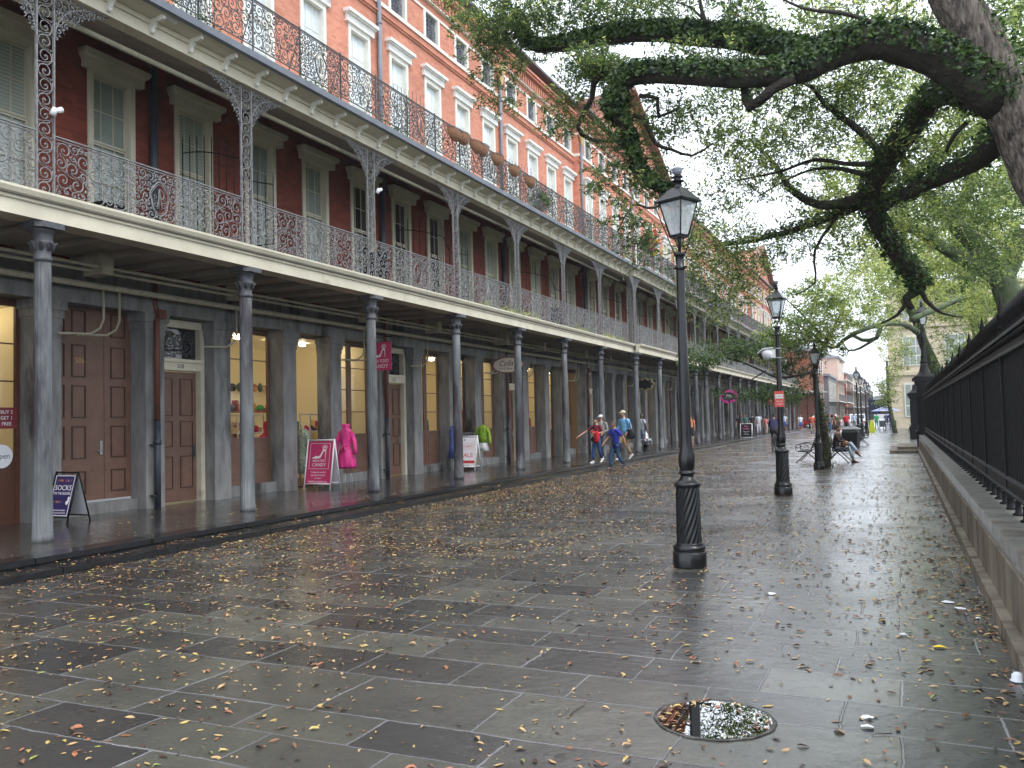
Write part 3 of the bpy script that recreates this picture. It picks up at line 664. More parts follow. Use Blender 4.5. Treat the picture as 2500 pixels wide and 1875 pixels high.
def shopfront(w, h, n=2, frame=.075, zlow=1.0):
    """pair of tall glazed leaves: frame+lower panels, glass separately"""
    f_ = MB(); g_ = MB(); lw = w/n
    for i in range(n):
        a, b = i*lw+.01, (i+1)*lw-.01
        f_.box(-.06, 0, a, a+frame, 0, h); f_.box(-.06, 0, b-frame, b, 0, h); f_.box(-.06, 0, a+frame, b-frame, h-.12, h)
        f_.box(-.055, -.01, a+frame, b-frame, 0, zlow); f_.box(-.06, 0, a+frame, b-frame, zlow, zlow+.07)
        for (c0, c1) in ((.12, .45), (.52, .9)): f_.box(-.01, .004, a+frame+.05, b-frame-.05, zlow*c0, zlow*c1)
        gh = h-.12-zlow-.07
        for k in range(1, 4): z = zlow+.07+gh*k/4; f_.box(-.045, -.01, a+frame, b-frame, z-.012, z+.012)
        g_.add([(-.03, a+frame, zlow+.07), (-.03, b-frame, zlow+.07), (-.03, b-frame, h-.12), (-.03, a+frame, h-.12)], [(0, 1, 2, 3)])
    return f_, g_
m, t, b_, L = newmat('shop_glass'); fr = N(t, 'ShaderNodeFresnel', IOR=1.5); tr = N(t, 'ShaderNodeBsdfTransparent'); gl = N(t, 'ShaderNodeBsdfGlossy', Roughness=.03)
tr.inputs['Color'].default_value = (.93, .93, .9, 1); ms = N(t, 'ShaderNodeMixShader'); L(fr.outputs[0], ms.inputs[0]); L(tr.outputs[0], ms.inputs[1]); L(gl.outputs[0], ms.inputs[2]); L(ms.outputs[0], t.nodes['Material Output'].inputs['Surface'])
M['shopglass'] = m
M['shopwall'] = emimat('lit_shop_wall', lin(240,216,160), .09, lin(228,212,168))  # walls emit a little themselves so the rooms look lamp-lit
M['shopwall_dim'] = emimat('dim_shop_wall', lin(190,150,96), .06, lin(120,100,76))  # unlit rooms: gloom put into a darker wall colour, plus a weak glow
M['lampglow'] = emimat('shop_lamp', (1, .90, .72), 34)
M['shopfloor'] = mat('shop_floor', lin(120,84,60), .4, .2, 5)
M['door_sw'] = M['door']
XD = XW-.40
ds = panel_door(1.12, 2.72).mesh('door_leaf', M['door'], M['door_trim'])
sf_f, sf_g = shopfront(1.80, 3.62); sfw = sf_f.mesh('shop_leaves', M['door']), sf_g.mesh('shop_glass_pane', M['shopglass'])
sd_f, sd_g = shopfront(1.38, 3.62); sfd = sd_f.mesh('shop_leaves', M['wood_dark']), sd_g.mesh('shop_glass_pane', M['shopglass'])
sillm = MB(); sillm.box(-.1, .16, 0, 1, 0, .24); sill_me = sillm.mesh('granite_sill', M['granite'])
fanl = MB(); lace(fanl, .06, 1.1, .03, .6, (.12, .09, .06, .04), .008, 31)
fan_me = fanl.mesh('fanlight_scrollwork', M['iron_dark'])
lit = {0: 1, 1: 1, 2: 1, 3: 1, 5: 1, 7: 1}
for h in range(NH):
    y0 = YS+h*PH; x = XD+dxh(h)
    # entrance door with cream casing and fanlight
    a, b = OPN[0]; w = b-a
    fr_ = MB(); fr_.box(-.1, .12, 0, .11, 0, 3.84); fr_.box(-.1, .12, w-.11, w, 0, 3.84); fr_.box(-.1, .12, .11, w-.11, 3.68, 3.84); fr_.box(-.1, .14, .0+.11, w-.11, 2.78, 2.95); fr_.box(-.1, .18, .09, w-.09, 2.95, 3.02)
    dr = part('entrance_door', fr_, M['cream'], None, (x, y0+a, Z0))
    if h == 0: pass
    pinst('leaf', ds, (0, .135, .03), None, dr)
    pn = MB(); pn.box(-.04, -.03, .11, w-.11, 3.02, 3.68); part('fanlight', pn, M['glass'], dr); pinst('scrollwork', fan_me, (-.01, .08, 3.02), None, dr)
    hd = MB(); hd.box(0, .02, 1.14, 1.2, .95, 1.2); hd.tube([(.02, 1.17, 1.02), (.07, 1.17, 1.02), (.07, 1.06, 1.02)], .012, 6); part('handle', hd, M['steel'] if h != 1 else M['pipe_dark'], dr)
    # shop leaves
    for j, kind in ((1, 'w'), (2, 'd'), (3, 'w')):
        a, b = OPN[j]; w = b-a
        if h == 0 and j == 3: continue
        zs = .24 if j != 2 else .0
        if j != 2:
            so_ = pinst('granite_sill', sill_me, (x, y0+a, Z0-.004)); so_.scale = (1, w, 1)
        me_f, me_g = sfw if kind == 'w' else sfd
        if h == 1 and j == 2:                      # this door stands open, leaf swung inwards
            o = pinst('shop_door', me_f, (x-.7, y0+b-.02, Z0+.02), (0, 0, math.pi/2)); o.scale = (1, .5, 1.04)
            g2 = pinst('glass', me_g, (0, 0, 0), None, o)
            continue
        o = pinst('shop_front', me_f, (x, y0+a, Z0+zs)); o.scale = (1, w/(1.80 if kind == 'w' else 1.38), (3.86-zs)/3.62); pinst('glass', me_g, (0, 0, 0), None, o)
    # room behind
    rm = MB(); xb = x-(3.2 if h in lit else 1.6); ya, yb = y0+OPN[1][0]-.1, y0+PH-.05
    if h == 0: ya, yb = y0+.2, y0+6.3
    rm.add([(xb, ya, Z0), (xb, yb, Z0), (xb, yb, 4.0), (xb, ya, 4.0), (x-.12, ya, Z0), (x-.12, yb, Z0), (x-.12, yb, 4.0), (x-.12, ya, 4.0)], [(0,1,2,3), (1,5,6,2), (0,3,7,4)], 0)
    rm.add([(xb, ya, Z0+.02), (x-.1, ya, Z0+.02), (x-.1, yb, Z0+.02), (xb, yb, Z0+.02)], [(0,1,2,3)], 1)
    rm.add([(xb, ya, 3.98), (xb, yb, 3.98), (x-.1, yb, 3.98), (x-.1, ya, 3.98)], [(0,1,2,3)], 0)
    if h in lit:
        for q in range(3): rm.box(xb+.02, xb+.32, ya+.3, yb-.3, .9+q*.6, .93+q*.6)
        gd_ = [MB() for _ in range(6)]; rdq = random.Random(h+50)
        for q in range(4):
            yy = ya+.35
            while yy < yb-.4:
                ww = rdq.uniform(.06, .22); hh_ = rdq.uniform(.08, .42 if q < 3 else .3); g1 = gd_[rdq.randrange(6)]
                if rdq.random() < .8:
                    if rdq.random() < .5: g1.ell((xb+.18, yy+ww/2, .93+q*.6+hh_/2), .09, ww/2, hh_/2, 8, 6)
                    else: g1.prism([(yy, .93+q*.6), (yy+ww, .93+q*.6), (yy+ww*.8, .93+q*.6+hh_), (yy+ww*.3, .93+q*.6+hh_)], xb+.06, xb+.26, 'x')
                yy += ww+rdq.uniform(.02, .12)
        for q in range(9):                       # clothes hanging on rails near the glass
            yy = rdq.uniform(ya+.3, yb-.4); xx = x-rdq.uniform(.7, 2.4); g1 = gd_[rdq.randrange(6)]; z_ = rdq.uniform(.5, .9)
            g1.prism([(yy, z_), (yy+.34, z_+.03), (yy+.27, 1.75), (yy+.2, 1.86), (yy+.12, 1.86), (yy+.05, 1.75)], xx-.05, xx+.05, 'x')
        for q, cc in enumerate(((206,60,96), (232,150,70), (230,214,180), (70,66,84), (168,40,44), (90,130,120))):
            if gd_[q].v: tag(part('merchandise', gd_[q], mat('goods_%d' % q, lin(*cc), .6, .3, 9) if 'goods_%d' % q not in bpy.data.materials else bpy.data.materials['goods_%d' % q]), kind='stuff')
    rmo = part('shop_room', rm, [M['shopwall'] if h in lit else M['shopwall_dim'], M['shopfloor']])
    if h in lit:
        lm = MB()
        for q in range(5): lm.lathe([(.07, 0), (.09, .03), (.05, .06)], 10, (x-.9, ya+.5+(yb-ya-1)*q/4, 3.90))
        part('ceiling_lamp', lm, M['lampglow'], rmo)
        rmo.children[0].location = (0, 0, 0)
# brown double door of house 0
a, b = OPN[3]; w = b-a; y0 = YS
dd = MB(); rows = ((.05, .16), (.22, .38), (.42, .58), (.62, .78), (.83, .95))
for i in range(1):
    dd.box(-.05, 0, .01, w*.66-.006, .05, 3.8); dd.box(-.05, 0, w*.66+.006, w-.01, .05, 3.8)
    for ci, (c0, c1) in enumerate(((.06, .2), (.28, .44), (.74, .92))):
        for z0, z1 in rows:
            A, Bb, z0, z1 = w*c0, w*c1, z0*3.8, z1*3.8; t_ = .022
            for (aa, bb, cc, d_) in ((A, Bb, z0, z0+t_), (A, Bb, z1-t_, z1), (A, A+t_, z0+t_, z1-t_), (Bb-t_, Bb, z0+t_, z1-t_)): dd.box(0, .018, aa, bb, cc, d_, 1)
dbl = part('double_door', dd, [M['door'], M['door_trim']], None, (XD, y0+a, Z0+.2))
dbl['label'] = 'plain brown double door with many raised panels'
hh = MB(); hh.box(0, .02, w*.6, w*.6+.06, .9, 1.16); hh.tube([(.02, w*.6+.03, .98), (.07, w*.6+.03, .98), (.07, w*.6-.09, .98)], .012, 6); part('handle', hh, M['steel'], dbl)
so_ = pinst('granite_sill', sill_me, (XD, y0+a, Z0-.004)); so_.scale = (1, w, .85)

# ---- columns of the arcade
cm = MB(); cm.lathe([(.148, Z0-.01), (.142, .22), (.135, .3)] + [(.133-.022*i/8, .3+3.86*i/8) for i in range(9)], 48, flute=16, famp=.10)
cm.lathe([(.112, 4.14), (.13, 4.17), (.13, 4.19), (.115, 4.22), (.118, 4.36), (.16, 4.40), (.15, 4.43), (.13, 4.46), (.15, 4.56), (.2, 4.60)], 24, mi=1)
for k in range(8):
    a_ = k*math.pi/4; cm.tube([(.12*math.cos(a_), .12*math.sin(a_), 4.3), (.15*math.cos(a_), .15*math.sin(a_), 4.40), (.185*math.cos(a_), .185*math.sin(a_), 4.41), (.18*math.cos(a_), .18*math.sin(a_), 4.385)], [.03, .028, .02, .01], 5, 1)
cm.prism([(-.25, -.16), (-.16, -.25), (.16, -.25), (.25, -.16), (.25, .16), (.16, .25), (-.16, .25), (-.25, .16)], 4.60, 4.685, 'z', 1)
col_me = cm.mesh('iron_column', M['column'], M['column_cap'])
colY = [8.40+4.19*k for k in range(-1, 24)]
for y in colY: pinst('column', col_me, (XC+dxy(y+.3), y, 0))
# ---- lower gallery: floor, soffit, fascia, railing, posts
def seg_run(fn):
    for ya, yb, dx in segs: fn(ya, yb, dx)
mb = MB(); seg_run(lambda ya, yb, dx: (mb.box(XW+dx, XC+dx+.30, ya, yb, 4.94, 5.04), ))
part('gallery_floor', mb, M['iron_dark'])
mb = MB()
def _sof(ya, yb, dx):
    mb.box(XW+dx+.04, XC+dx+.1, ya, yb, 4.84, 4.9)
    y = ya+.35
    while y < yb: mb.box(XW+dx+.04, XC+dx+.1, y, y+.07, 4.72, 4.84); y += 1.05
seg_run(_sof); part('gallery_soffit', mb, M['soffit'])
mb = MB()
def _fas(ya, yb, dx):
    e = .1 if dx else 0
    mb.prism([(XC+dx+.1, 4.685), (XC+dx+.24, 4.685), (XC+dx+.24, 4.88), (XC+dx+.27, 4.90), (XC+dx+.27, 4.93), (XC+dx+.33, 4.97), (XC+dx+.36, 5.03), (XC+dx+.36, 5.065), (XC+dx+.1, 5.065)], ya-e, yb+e, 'y')
    mb.box(XC+dx-.14, XC+dx+.1, ya, yb, 4.685, 4.80)
seg_run(_fas); part('gallery_fascia', mb, M['cream'])
RH = .93; rp_me = [rail_panel(3.90, RH, 100+17*i).mesh('railing', M['iron']) for i in range(3)]
rp2_me = [rail_panel(4.19, .98, 400+17*i).mesh('railing', M['iron_dark']) for i in range(3)]
post_me = lace_post(.30, 3.10, 1).mesh('lace_post', M['iron'])
br_me = lace_bracket(.95, .75, 5).mesh('lace_bracket', M['iron'])
for i, y in enumerate(colY):
    x = XC+dxy(y+.3)+.05
    o = pinst('gallery_post', post_me, (x, y, 5.05))
    if abs(y-37.73) < .3 or abs(y-54.5) < .3:      # pavilion corner posts are boxed
        pinst('lace_side', post_me, (-.16, -.15, 0), (0, 0, math.pi/2), o); pinst('lace_side', post_me, (-.16, .15, 0), (0, 0, math.pi/2), o)
    pinst('lace_bracket', br_me, (0, .15, 3.10), None, o); c = pinst('lace_bracket', br_me, (0, -.15, 3.10), (0, 0, math.pi), o)
    if i < len(colY)-1: pinst('gallery_railing', rp_me[i % 3], (XC+dxy(y+.6)+.05, y+.15, 5.085))
# ---- upper gallery: beam, ceiling, bracketed eave, railing
mb = MB()
def _bm(ya, yb, dx):
    e = .12 if dx else 0
    mb.box(XC+dx-.12, XC+dx+.14, ya-e, yb+e, 8.15, 8.42); mb.box(XC+dx+.14, XC+dx+.18, ya-e, yb+e, 8.34, 8.42)
    mb.prism([(XC+dx+.14, 8.42), (XC+dx+.52, 8.47), (XC+dx+.52, 8.50), (XC+dx-.1, 8.50), (XC+dx-.1, 8.42)], ya-e, yb+e, 'y')
seg_run(_bm); part('eave_beam', mb, M['cream'])
mb = MB(); seg_run(lambda ya, yb, dx: mb.prism([(XW+dx, 9.06), (XC+dx-.12, 8.40), (XC+dx-.12, 8.46), (XW+dx, 9.12)], ya, yb, 'y')); part('gallery_ceiling', mb, M['soffit'])
mb = MB(); seg_run(lambda ya, yb, dx: mb.prism([(XW+dx, 9.13), (XC+dx-.1, 8.505), (XC+dx+.5, 8.505), (XC+dx+.5, 8.60), (XC+dx+.1, 8.72), (XW+dx, 9.22)], ya, yb, 'y')); part('upper_floor', mb, mat('weathered_deck', lin(176,174,164), .6, .2, 3, stain=(lin(60,76,44), 3.0, .6)))
mb = MB(); seg_run(lambda ya, yb, dx: mb.prism([(XC+dx+.50, 8.45), (XC+dx+.58, 8.47), (XC+dx+.60, 8.585), (XC+dx+.50, 8.605)], ya-(.1 if dx else 0), yb+(.1 if dx else 0), 'y')); part('eave_gutter', mb, M['zinc'])
bk = MB(); bk.prism([(0, 0), (.30, .04), (.30, -.03), (.22, -.06), (.15, -.05), (.09, -.12), (.05, -.20), (0, -.22)], -.03, .03, 'y'); bk.ell((.05, 0, -.19), .035, .04, .045, 8, 6); bk_me = bk.mesh('eave_bracket', M['white'])
y = YS+.3; nb_ = 0; brk = []
while y < YE: brk.append(y); y += .838 if nb_ % 5 else .838; nb_ += 1
for y in brk[:98]: pinst('eave_bracket', bk_me, (XC+dxy(y)+.14, y, 8.42))
mb = MB()
for y in brk[98:]: mb.prism([(XC+dxy(y)+.14, 8.42), (XC+dxy(y)+.44, 8.46), (XC+dxy(y)+.44, 8.39), (XC+dxy(y)+.14, 8.22)], y-.03, y+.03, 'y')
if mb.v: tag(part('distant_eave_brackets', mb, M['white']), kind='stuff')
for i, y in enumerate(colY):
    if i < len(colY)-1: pinst('upper_railing', rp2_me[i % 3], (XC+dxy(y+.6)+.24, y, 8.84))
mb = MB(); mb.box(-.014, .014, -.014, .014, 0, 1.24); mb.tube([(0, .0, 1.08), (-.46, .07, .13)], .011, 5); stay_me = mb.mesh('railing_stay', M['iron_dark'])
for i, y in enumerate(colY):
    for q in (0, 1.4, 2.8): pinst('railing_stay', stay_me, (XC+dxy(y+.3)+.24, y+q, 8.62))
# ---- pipes
mb = MB(); mb.tube([(XC-.3, YS, 7.98), (XC-.3, 37.4, 7.98)], .045, 8); mb.tube([(XC-.02, 38, 7.98), (XC-.02, 54, 7.98)], .045, 8); mb.tube([(XC-.3, 54.5, 7.98), (XC-.3, YE-18, 7.98)], .045, 8)
part('ceiling_conduit', mb, M['pipe_cream'])
mb = MB()
for (xx, zz, r) in ((-12.55, 4.56, .028), (-12.72, 4.50, .026), (-13.2, 4.34, .055)): mb.tube([(xx, YS, zz), (xx, YE, zz)], r, 8)
for h in range(NH):
    for yy in (YS+h*PH+1.7, YS+h*PH+6.6):
        if h == 0 and yy < 8: continue
        mb.box(-12.9, -12.45, yy-.12, yy+.12, 4.42, 4.84)
    for yy, sg in ((YS+h*PH-1.25, -1), (YS+h*PH-.9, -1), (YS+h*PH+2.2, -1)):
        x = -13.2+dxy(yy)
        mb.tube([(x+.02, yy, 4.3), (x+.02, yy, 3.75), (x+.0, yy+sg*.06, 3.58), (x-.08, yy+sg*.2, 3.47), (x-.14, yy+sg*.8, 3.44)], .022, 7)
part('service_pipe', mb, M['pipe_cream'])
for h in range(1, NH):
    y = YS+h*PH+.2; x = XW+max(dxh(h), dxh(h-1)*0)+.09; u = MB(); d = MB()
    d.tube([(x, y, Z0), (x, y, 1.9)], .062, 10); d.tube([(x, y, 1.42), (x, y, 1.5)], .08, 10); d.box(x-.1, x+.02, y-.12, y-.05, 1.4, 1.43); d.box(x-.1, x+.02, y-.12, y-.05, .4, .43)
    u.tube([(x, y, 1.9), (x, y, 3.9), (x-.04, y+.08, 4.0), (x-.06, y, 4.2), (x-.04, y, 4.7)], .058, 10); u.box(x-.06, x+.1, y-.02, y+.16, 3.92, 4.1)
    o = part('downpipe', u, M['pipe_rust']); e = part('lower_section', d, M['pipe_dark'], o); e.location = (0, 0, 0)
    v = MB(); v.tube([(x, y-.05, 5.05), (x, y-.05, 8.95)], .085, 10); part('gallery_downpipe', v, M['pipe_dark'])
    v = MB(); v.tube([(x, y-.05, 9.2), (x, y-.05, 14.75)], .065, 10)
    for zz in (11.2, 13.4): v.tube([(x, y-.05, zz), (x, y-.05, zz+.07)], .08, 10)
    o = part('upper_downpipe', v, M['zinc'])
    if h > 2:
        hp = MB(); hp.lathe([(.06, 14.5), (.07, 14.62), (.13, 14.85), (.2, 15.0), (.2, 15.08), (.24, 15.1), (.24, 15.22)], 4, (x+.05, y-.05, 0)); e = part('rain_hopper', hp, M['hopper'], o); e.location = (0, 0, 0)
# ---- spiked privacy screens between houses on both galleries
for h in range(1, NH):
    y = YS+h*PH+.95; x0, x1 = XW+dxh(h)+.05, XC+dxh(h)
    s_ = MB(); n = 13
    for i in range(n):
        x = x0+(x1-x0)*i/(n-1); zt = 5.05+2.35+.35*math.cos(i/(n-1)*math.pi*.8)-(.5 if i > 8 else 0)
        s_.tube([(x, y, 5.05), (x, y, zt), (x, y, zt+.1)], [.011, .011, .002], 5)
    s_.tube([(x0+(x1-x0)*i/12, y, 5.05+2.1+.32*math.cos(i/12*math.pi*.8)-(.4 if i > 8 else 0)) for i in range(13)], .013, 5); s_.box(x0, x1, y-.012, y+.012, 5.3, 5.32)
    part('privacy_screen', s_, M['black_matt'])
    s_ = MB()
    for i in range(8):
        a_ = i/7; x = x0+.9*a_; s_.tube([(x, y, 8.9), (x, y, 11.9-.5*a_)], .009, 5)
    s_.tube([(x0, y, 11.5), (x0+.9, y, 11.0)], .01, 5)
    part('upper_privacy_screen', s_, M['iron_dark'])
# ================================================================ STREET LAMPS
def build_lamp():
    r = empty('street_lamp', (0, 0, 0))
    b = MB()
    b.lathe([(.188, 0), (.190, .02), (.190, .165), (.182, .175), (.165, .178), (.178, .19), (.185, .215), (.178, .24), (.150, .252), (.155, .262), (.150, .275), (.135, .28)], 40)
    n = 30; seg = 96                                                     # spiral fluted drum
    vs = []; rows = 40
    for i in range(rows+1):
        z = .28+.62*i/rows; r0 = .135-.010*i/rows
        for k in range(seg):
            w = 2*math.pi*k/seg; rr = r0 + .0085*math.sin(15*(w - z*3.1)) ; vs.append((rr*math.cos(w), rr*math.sin(w), z))
    b.add(vs, [(i*seg+k, i*seg+(k+1) % seg, (i+1)*seg+(k+1) % seg, (i+1)*seg+k) for i in range(rows) for k in range(seg)], 0, True)
    b.build('pedestal', M['black'], r)
    c = MB()
    c.lathe([(.125, .90), (.14, .905), (.152, .925), (.152, .95), (.128, .962), (.10, .985), (.078, 1.02), (.072, 1.045), (.088, 1.05), (.097, 1.065), (.088, 1.085), (.07, 1.09),
             (.076, 1.10), (.088, 1.14), (.095, 1.20), (.090, 1.27), (.072, 1.34), (.064, 1.42), (.062, 1.5), (.060, 2.0), (.052, 2.8), (.046, 3.40), (.048, 3.41), (.06, 3.42), (.06, 3.45), (.047, 3.46), (.047, 3.56), (.055, 3.57), (.066, 3.58), (.066, 3.61), (.05, 3.62), (.0, 3.63)], 32)
    for k in range(4): c.tube([(.05*math.cos(k*1.57), .05*math.sin(k*1.57), 3.44), (.09*math.cos(k*1.57), .09*math.sin(k*1.57), 3.44)], .012, 6)
    c.build('post', M['black'], r)
    lt = MB()                                                            # tapering four-sided lantern frame
    zb, zt, wb, wt = 3.81, 4.20, .075, .155
    cor = [(-1,-1), (1,-1), (1,1), (-1,1)]
    for (a, d) in cor:
        lt.tube([(a*wb, d*wb, zb), (a*wt, d*wt, zt)], .011, 4)
        lt.tube([(a*.045, d*.045, 3.60), (a*.06, d*.06, 3.66), (a*wb*1.25, d*wb*1.25, 3.80), (a*(wt+.035), d*(wt+.035), 4.17)], .0065, 5)
        lt.tube([(0, 0, 3.62), (a*wb*.6, d*wb*.6, zb)], .006, 5)
    for i in range(4):
        a, d = cor[i]; e, f = cor[(i+1) % 4]
        lt.tube([(a*wb, d*wb, zb), (e*wb, f*wb, zb)], .013, 4); lt.tube([(a*wt, d*wt, zt), (e*wt, f*wt, zt)], .014, 4)
    lt.obox((0, 0, zb-.012), wb, wb, .01)
    lt.build('lantern_frame', M['black'], r)
    g = MB(); q = .004
    for i in range(4):
        a, d = cor[i]; e, f = cor[(i+1) % 4]
        g.add([(a*(wb-q), d*(wb-q), zb+.01), (e*(wb-q), f*(wb-q), zb+.01), (e*(wt-q), f*(wt-q), zt-.01), (a*(wt-q), d*(wt-q), zt-.01)], [(0, 1, 2, 3)])
    g.build('glass', LGL, r)
    ro = MB(); we = .19; wr = .058; zr = 4.37
    vs = [(a*we, d*we, zt) for a, d in cor] + [(a*(we+.004), d*(we+.004), zt+.014) for a, d in cor] + [(a*wr, d*wr, zr) for a, d in cor]
    ro.add(vs, [(3,2,1,0)] + [(i, (i+1) % 4, 4+(i+1) % 4, 4+i) for i in range(4)] + [(4+i, 4+(i+1) % 4, 8+(i+1) % 4, 8+i) for i in range(4)] + [(8,9,10,11)])
    for i in range(4): a, d = cor[i]; ro.tube([(a*we, d*we, zt+.012), (a*wr, d*wr, zr)], .006, 4)
    ro.lathe([(.052, 4.365), (.048, 4.38), (.047, 4.44), (.078, 4.445), (.08, 4.452), (.044, 4.462), (.040, 4.49), (.066, 4.496), (.068, 4.503), (.036, 4.51), (.034, 4.525)], 24, flute=12, famp=.05)
    ro.build('roof', M['black'], r)
    fi = MB(); fi.lathe([(.034, 4.523), (.040, 4.53), (.056, 4.555), (.058, 4.562), (.052, 4.567), (.059, 4.575), (.059, 4.60), (.05, 4.608), (0, 4.61)], 24)
    fi.build('photocell_cap', M['zinc'], r)
    return r
m, t, b_, L = newmat('lantern_glass'); fr = N(t, 'ShaderNodeFresnel', IOR=1.7); tr = N(t, 'ShaderNodeBsdfTransparent'); gl = N(t, 'ShaderNodeBsdfDiffuse', Color=(.75, .8, .82, 1))
tr.inputs['Color'].default_value = (.8, .84, .86, 1); ms = N(t, 'ShaderNodeMixShader'); nn = N(t, 'ShaderNodeTexNoise', Scale=22.0, Detail=4.0); mr = N(t, 'ShaderNodeMapRange')
geo = N(t, 'ShaderNodeNewGeometry'); L(geo.outputs['Position'], nn.inputs['Vector']); L(nn.outputs['Fac'], mr.inputs['Value']); mr.inputs['To Min'].default_value = .18; mr.inputs['To Max'].default_value = .75
L(mr.outputs[0], ms.inputs[0]); L(tr.outputs[0], ms.inputs[1]); L(gl.outputs[0], ms.inputs[2]); L(ms.outputs[0], t.nodes['Material Output'].inputs['Surface']); LGL = m
def put_lamp(o, x, y, rz, s, label):
    o.location = (x, y, 0); o.rotation_euler = (0, 0, rz); o.scale = (s, s, s); tag(o, label, 'street lamp', 'black iron street lamps down the middle of the paving')
lamp = build_lamp()
lamps = [(-2.255, 9.85, -.42, 1, 'tall black lamp post with spiral base and clear lantern, the nearest one'),
         (-2.34, 19.23, -.15, 1, 'black lamp post carrying a white camera and a red parking sign'),
         (-2.35, 28.3, -.1, .86, 'shorter black lamp post standing against the mossy tree trunk by the benches')]
for px, pt, Y, lab in ((2091.5, 896, 59, 'first and tallest of four far lamp posts beyond the litter bin'), (2100, 912, 68, 'second of the four far lamp posts beyond the litter bin'),
                   (2112, 925, 79, 'third of the four far lamp posts beyond the litter bin'), (2121, 934, 88, 'last and smallest of four far lamp posts, beside the blue umbrella')):
    q = at(px+4, 1040, Y); lamps.append((q.x, Y, .1, at(px, pt, Y).z/4.6, lab))
for i, (x, y, rz, s, lab) in enumerate(lamps):
    o = lamp if i == 0 else copy_tree(lamp)
    put_lamp(o, x, y, rz, s, lab)
# things fixed on the second lamp
def text_mesh(txt, size, mat_, parent, loc, rot, ext=.001, align='CENTER', name='lettering', sx=1.0, shear=0, space=1.0):
    c = bpy.data.curves.new('t', 'FONT'); c.body = txt; c.size = size; c.align_x = align; c.align_y = 'CENTER'; c.extrude = ext; c.shear = shear; c.space_character = space; c.resolution_u = 3
    o = bpy.data.objects.new('t', c); COL.objects.link(o); dg = bpy.context.evaluated_depsgraph_get(); me = bpy.data.meshes.new_from_object(o.evaluated_get(dg))
    bpy.data.objects.remove(o); me.materials.clear(); me.materials.append(mat_); me.name = name
    r = link(name, me, parent, loc, rot); r.scale = (sx, 1, 1); return r
RX = math.pi/2                                     # text upright facing -Y
sn = empty('parking_sign', (-2.34, 19.14, 0), 0, 'small red and white notice strapped on the second lamp post', 'sign')
p = MB(); p.box(-.10, .10, -.02, -.01, 1.88, 2.22); p.build('plate', mat('sign_red', lin(214,84,72), .4, .1, 9), sn)
p = MB(); p.box(-.085, .085, -.026, -.021, 2.06, 2.15); p.build('white_band', M['bulb_white'], sn)
text_mesh('NO PARKING', .028, mat('sign_red_text', lin(200,50,44), .5, .1, 5), sn, (0, -.028, 2.105), (RX, 0, 0)); text_mesh('POLICE', .04, M['bulb_white'], sn, (0, -.022, 2.0), (RX, 0, 0)); text_mesh('CAMERA', .036, M['bulb_white'], sn, (0, -.022, 1.94), (RX, 0, 0))
cmn = empty('street_camera', (-2.34, 19.2, 3.03), 0, 'white hooded security camera box strapped on the second lamp post', 'camera')
p = MB(); p.ell((-.22, 0, 0), .14, .11, .13, 16, 10); p.box(-.16, -.05, -.06, .06, -.09, .09); p.prism([(-.42, .03), (-.30, .125), (-.1, .14), (-.1, .12), (-.3, .10), (-.42, .015)], -.1, .1, 'y'); p.build('housing', M['bulb_white'], cmn)
p = MB(); p.tube([(-.30, 0, -.02), (-.38, 0, -.05)], .07, 12); p.build('lens', M['black'], cmn)
p = MB()
for z in (-.1, .1): p.lathe([(.062, z), (.066, z+.01), (.062, z+.02)], 16, (0, .03, 0))
p.build('strap', M['steel'], cmn)

# ================================================================ BASE WALL, FENCE, GATE PIER
FY0, FY1 = 1.2, 42.6
wl = empty('base_wall', (.64, FY0, 0), 0, 'low stained granite wall with plinth and wet coping under the iron fence', 'wall')
p = MB(); y = 0
while y < FY1-FY0:
    l = min(2.6, FY1-FY0-y); p.box(-.012, .069, y+.004, y+l-.004, -.01, .125); p.box(-.006, .069, y+l-.004, y+l+.004, -.01, .118); y += l
p.build('plinth', M['wallstone'], wl)
p = MB(); p.box(.07, .62, 0, FY1-FY0, .0, .52); p.build('wall_face', M['wallstone'], wl)
p = MB(); y = 0
while y < FY1-FY0: l = min(1.9, FY1-FY0-y); p.box(.088, .66, y+.003, y+l-.003, .52, .685); y += l
p.build('coping', M['coping'], wl)
fc = empty('iron_fence', (1.02, FY0, .685), 0, 'tall black iron fence of close pickets running along the granite wall', 'fence')
PL = 2.30
def fence_panel():
    mb = MB(); n = 19
    for i in range(n):
        y = PL*(i+.5)/n
        mb.box(-.013, .013, y-.013, y+.013, .12, 1.62); mb.tube([(0, y, 1.60), (0, y, 1.88), (0, y, 1.92), (0, y, 2.08)], [.016, .016, .032, .003], 6)
        if i % 1 == 0: y2 = y+PL/n/2; mb.box(-.009, .009, y2-.009, y2+.009, .12, 1.55)
        mb.box(-.02, .02, y-.028, y+.028, 1.66, 1.74)
    mb.box(-.03, .03, 0, PL, .14, .17); mb.box(-.045, .03, 0, PL, .17, .195, 1); mb.box(-.025, .025, 0, PL, .195, .30); mb.box(-.045, .03, 0, PL, .30, .325, 1)
    mb.box(-.055, .04, 0, PL, 1.57, 1.60, 1); mb.box(-.035, .03, 0, PL, 1.60, 1.655); mb.box(-.03, .03, 0, PL, 1.655, 1.75) ; mb.box(-.06, .045, 0, PL, 1.75, 1.785, 1)
    for i in range(34): y = PL*(i+.5)/34; mb.ell((-.045, y, 1.70), .014, .02, .03, 6, 4); mb.ell((-.05, y, 1.80), .012, .016, .016, 6, 4)
    return mb
fp_me = fence_panel().mesh('picket_panel', M['black_matt'], M['fence_rail'])
ft = MB(); ft.lathe([(.05, 0), (.055, .015), (.03, .03), (.026, .1), (.035, .14)], 12); ft_me = ft.mesh('fence_foot', M['black_matt'])
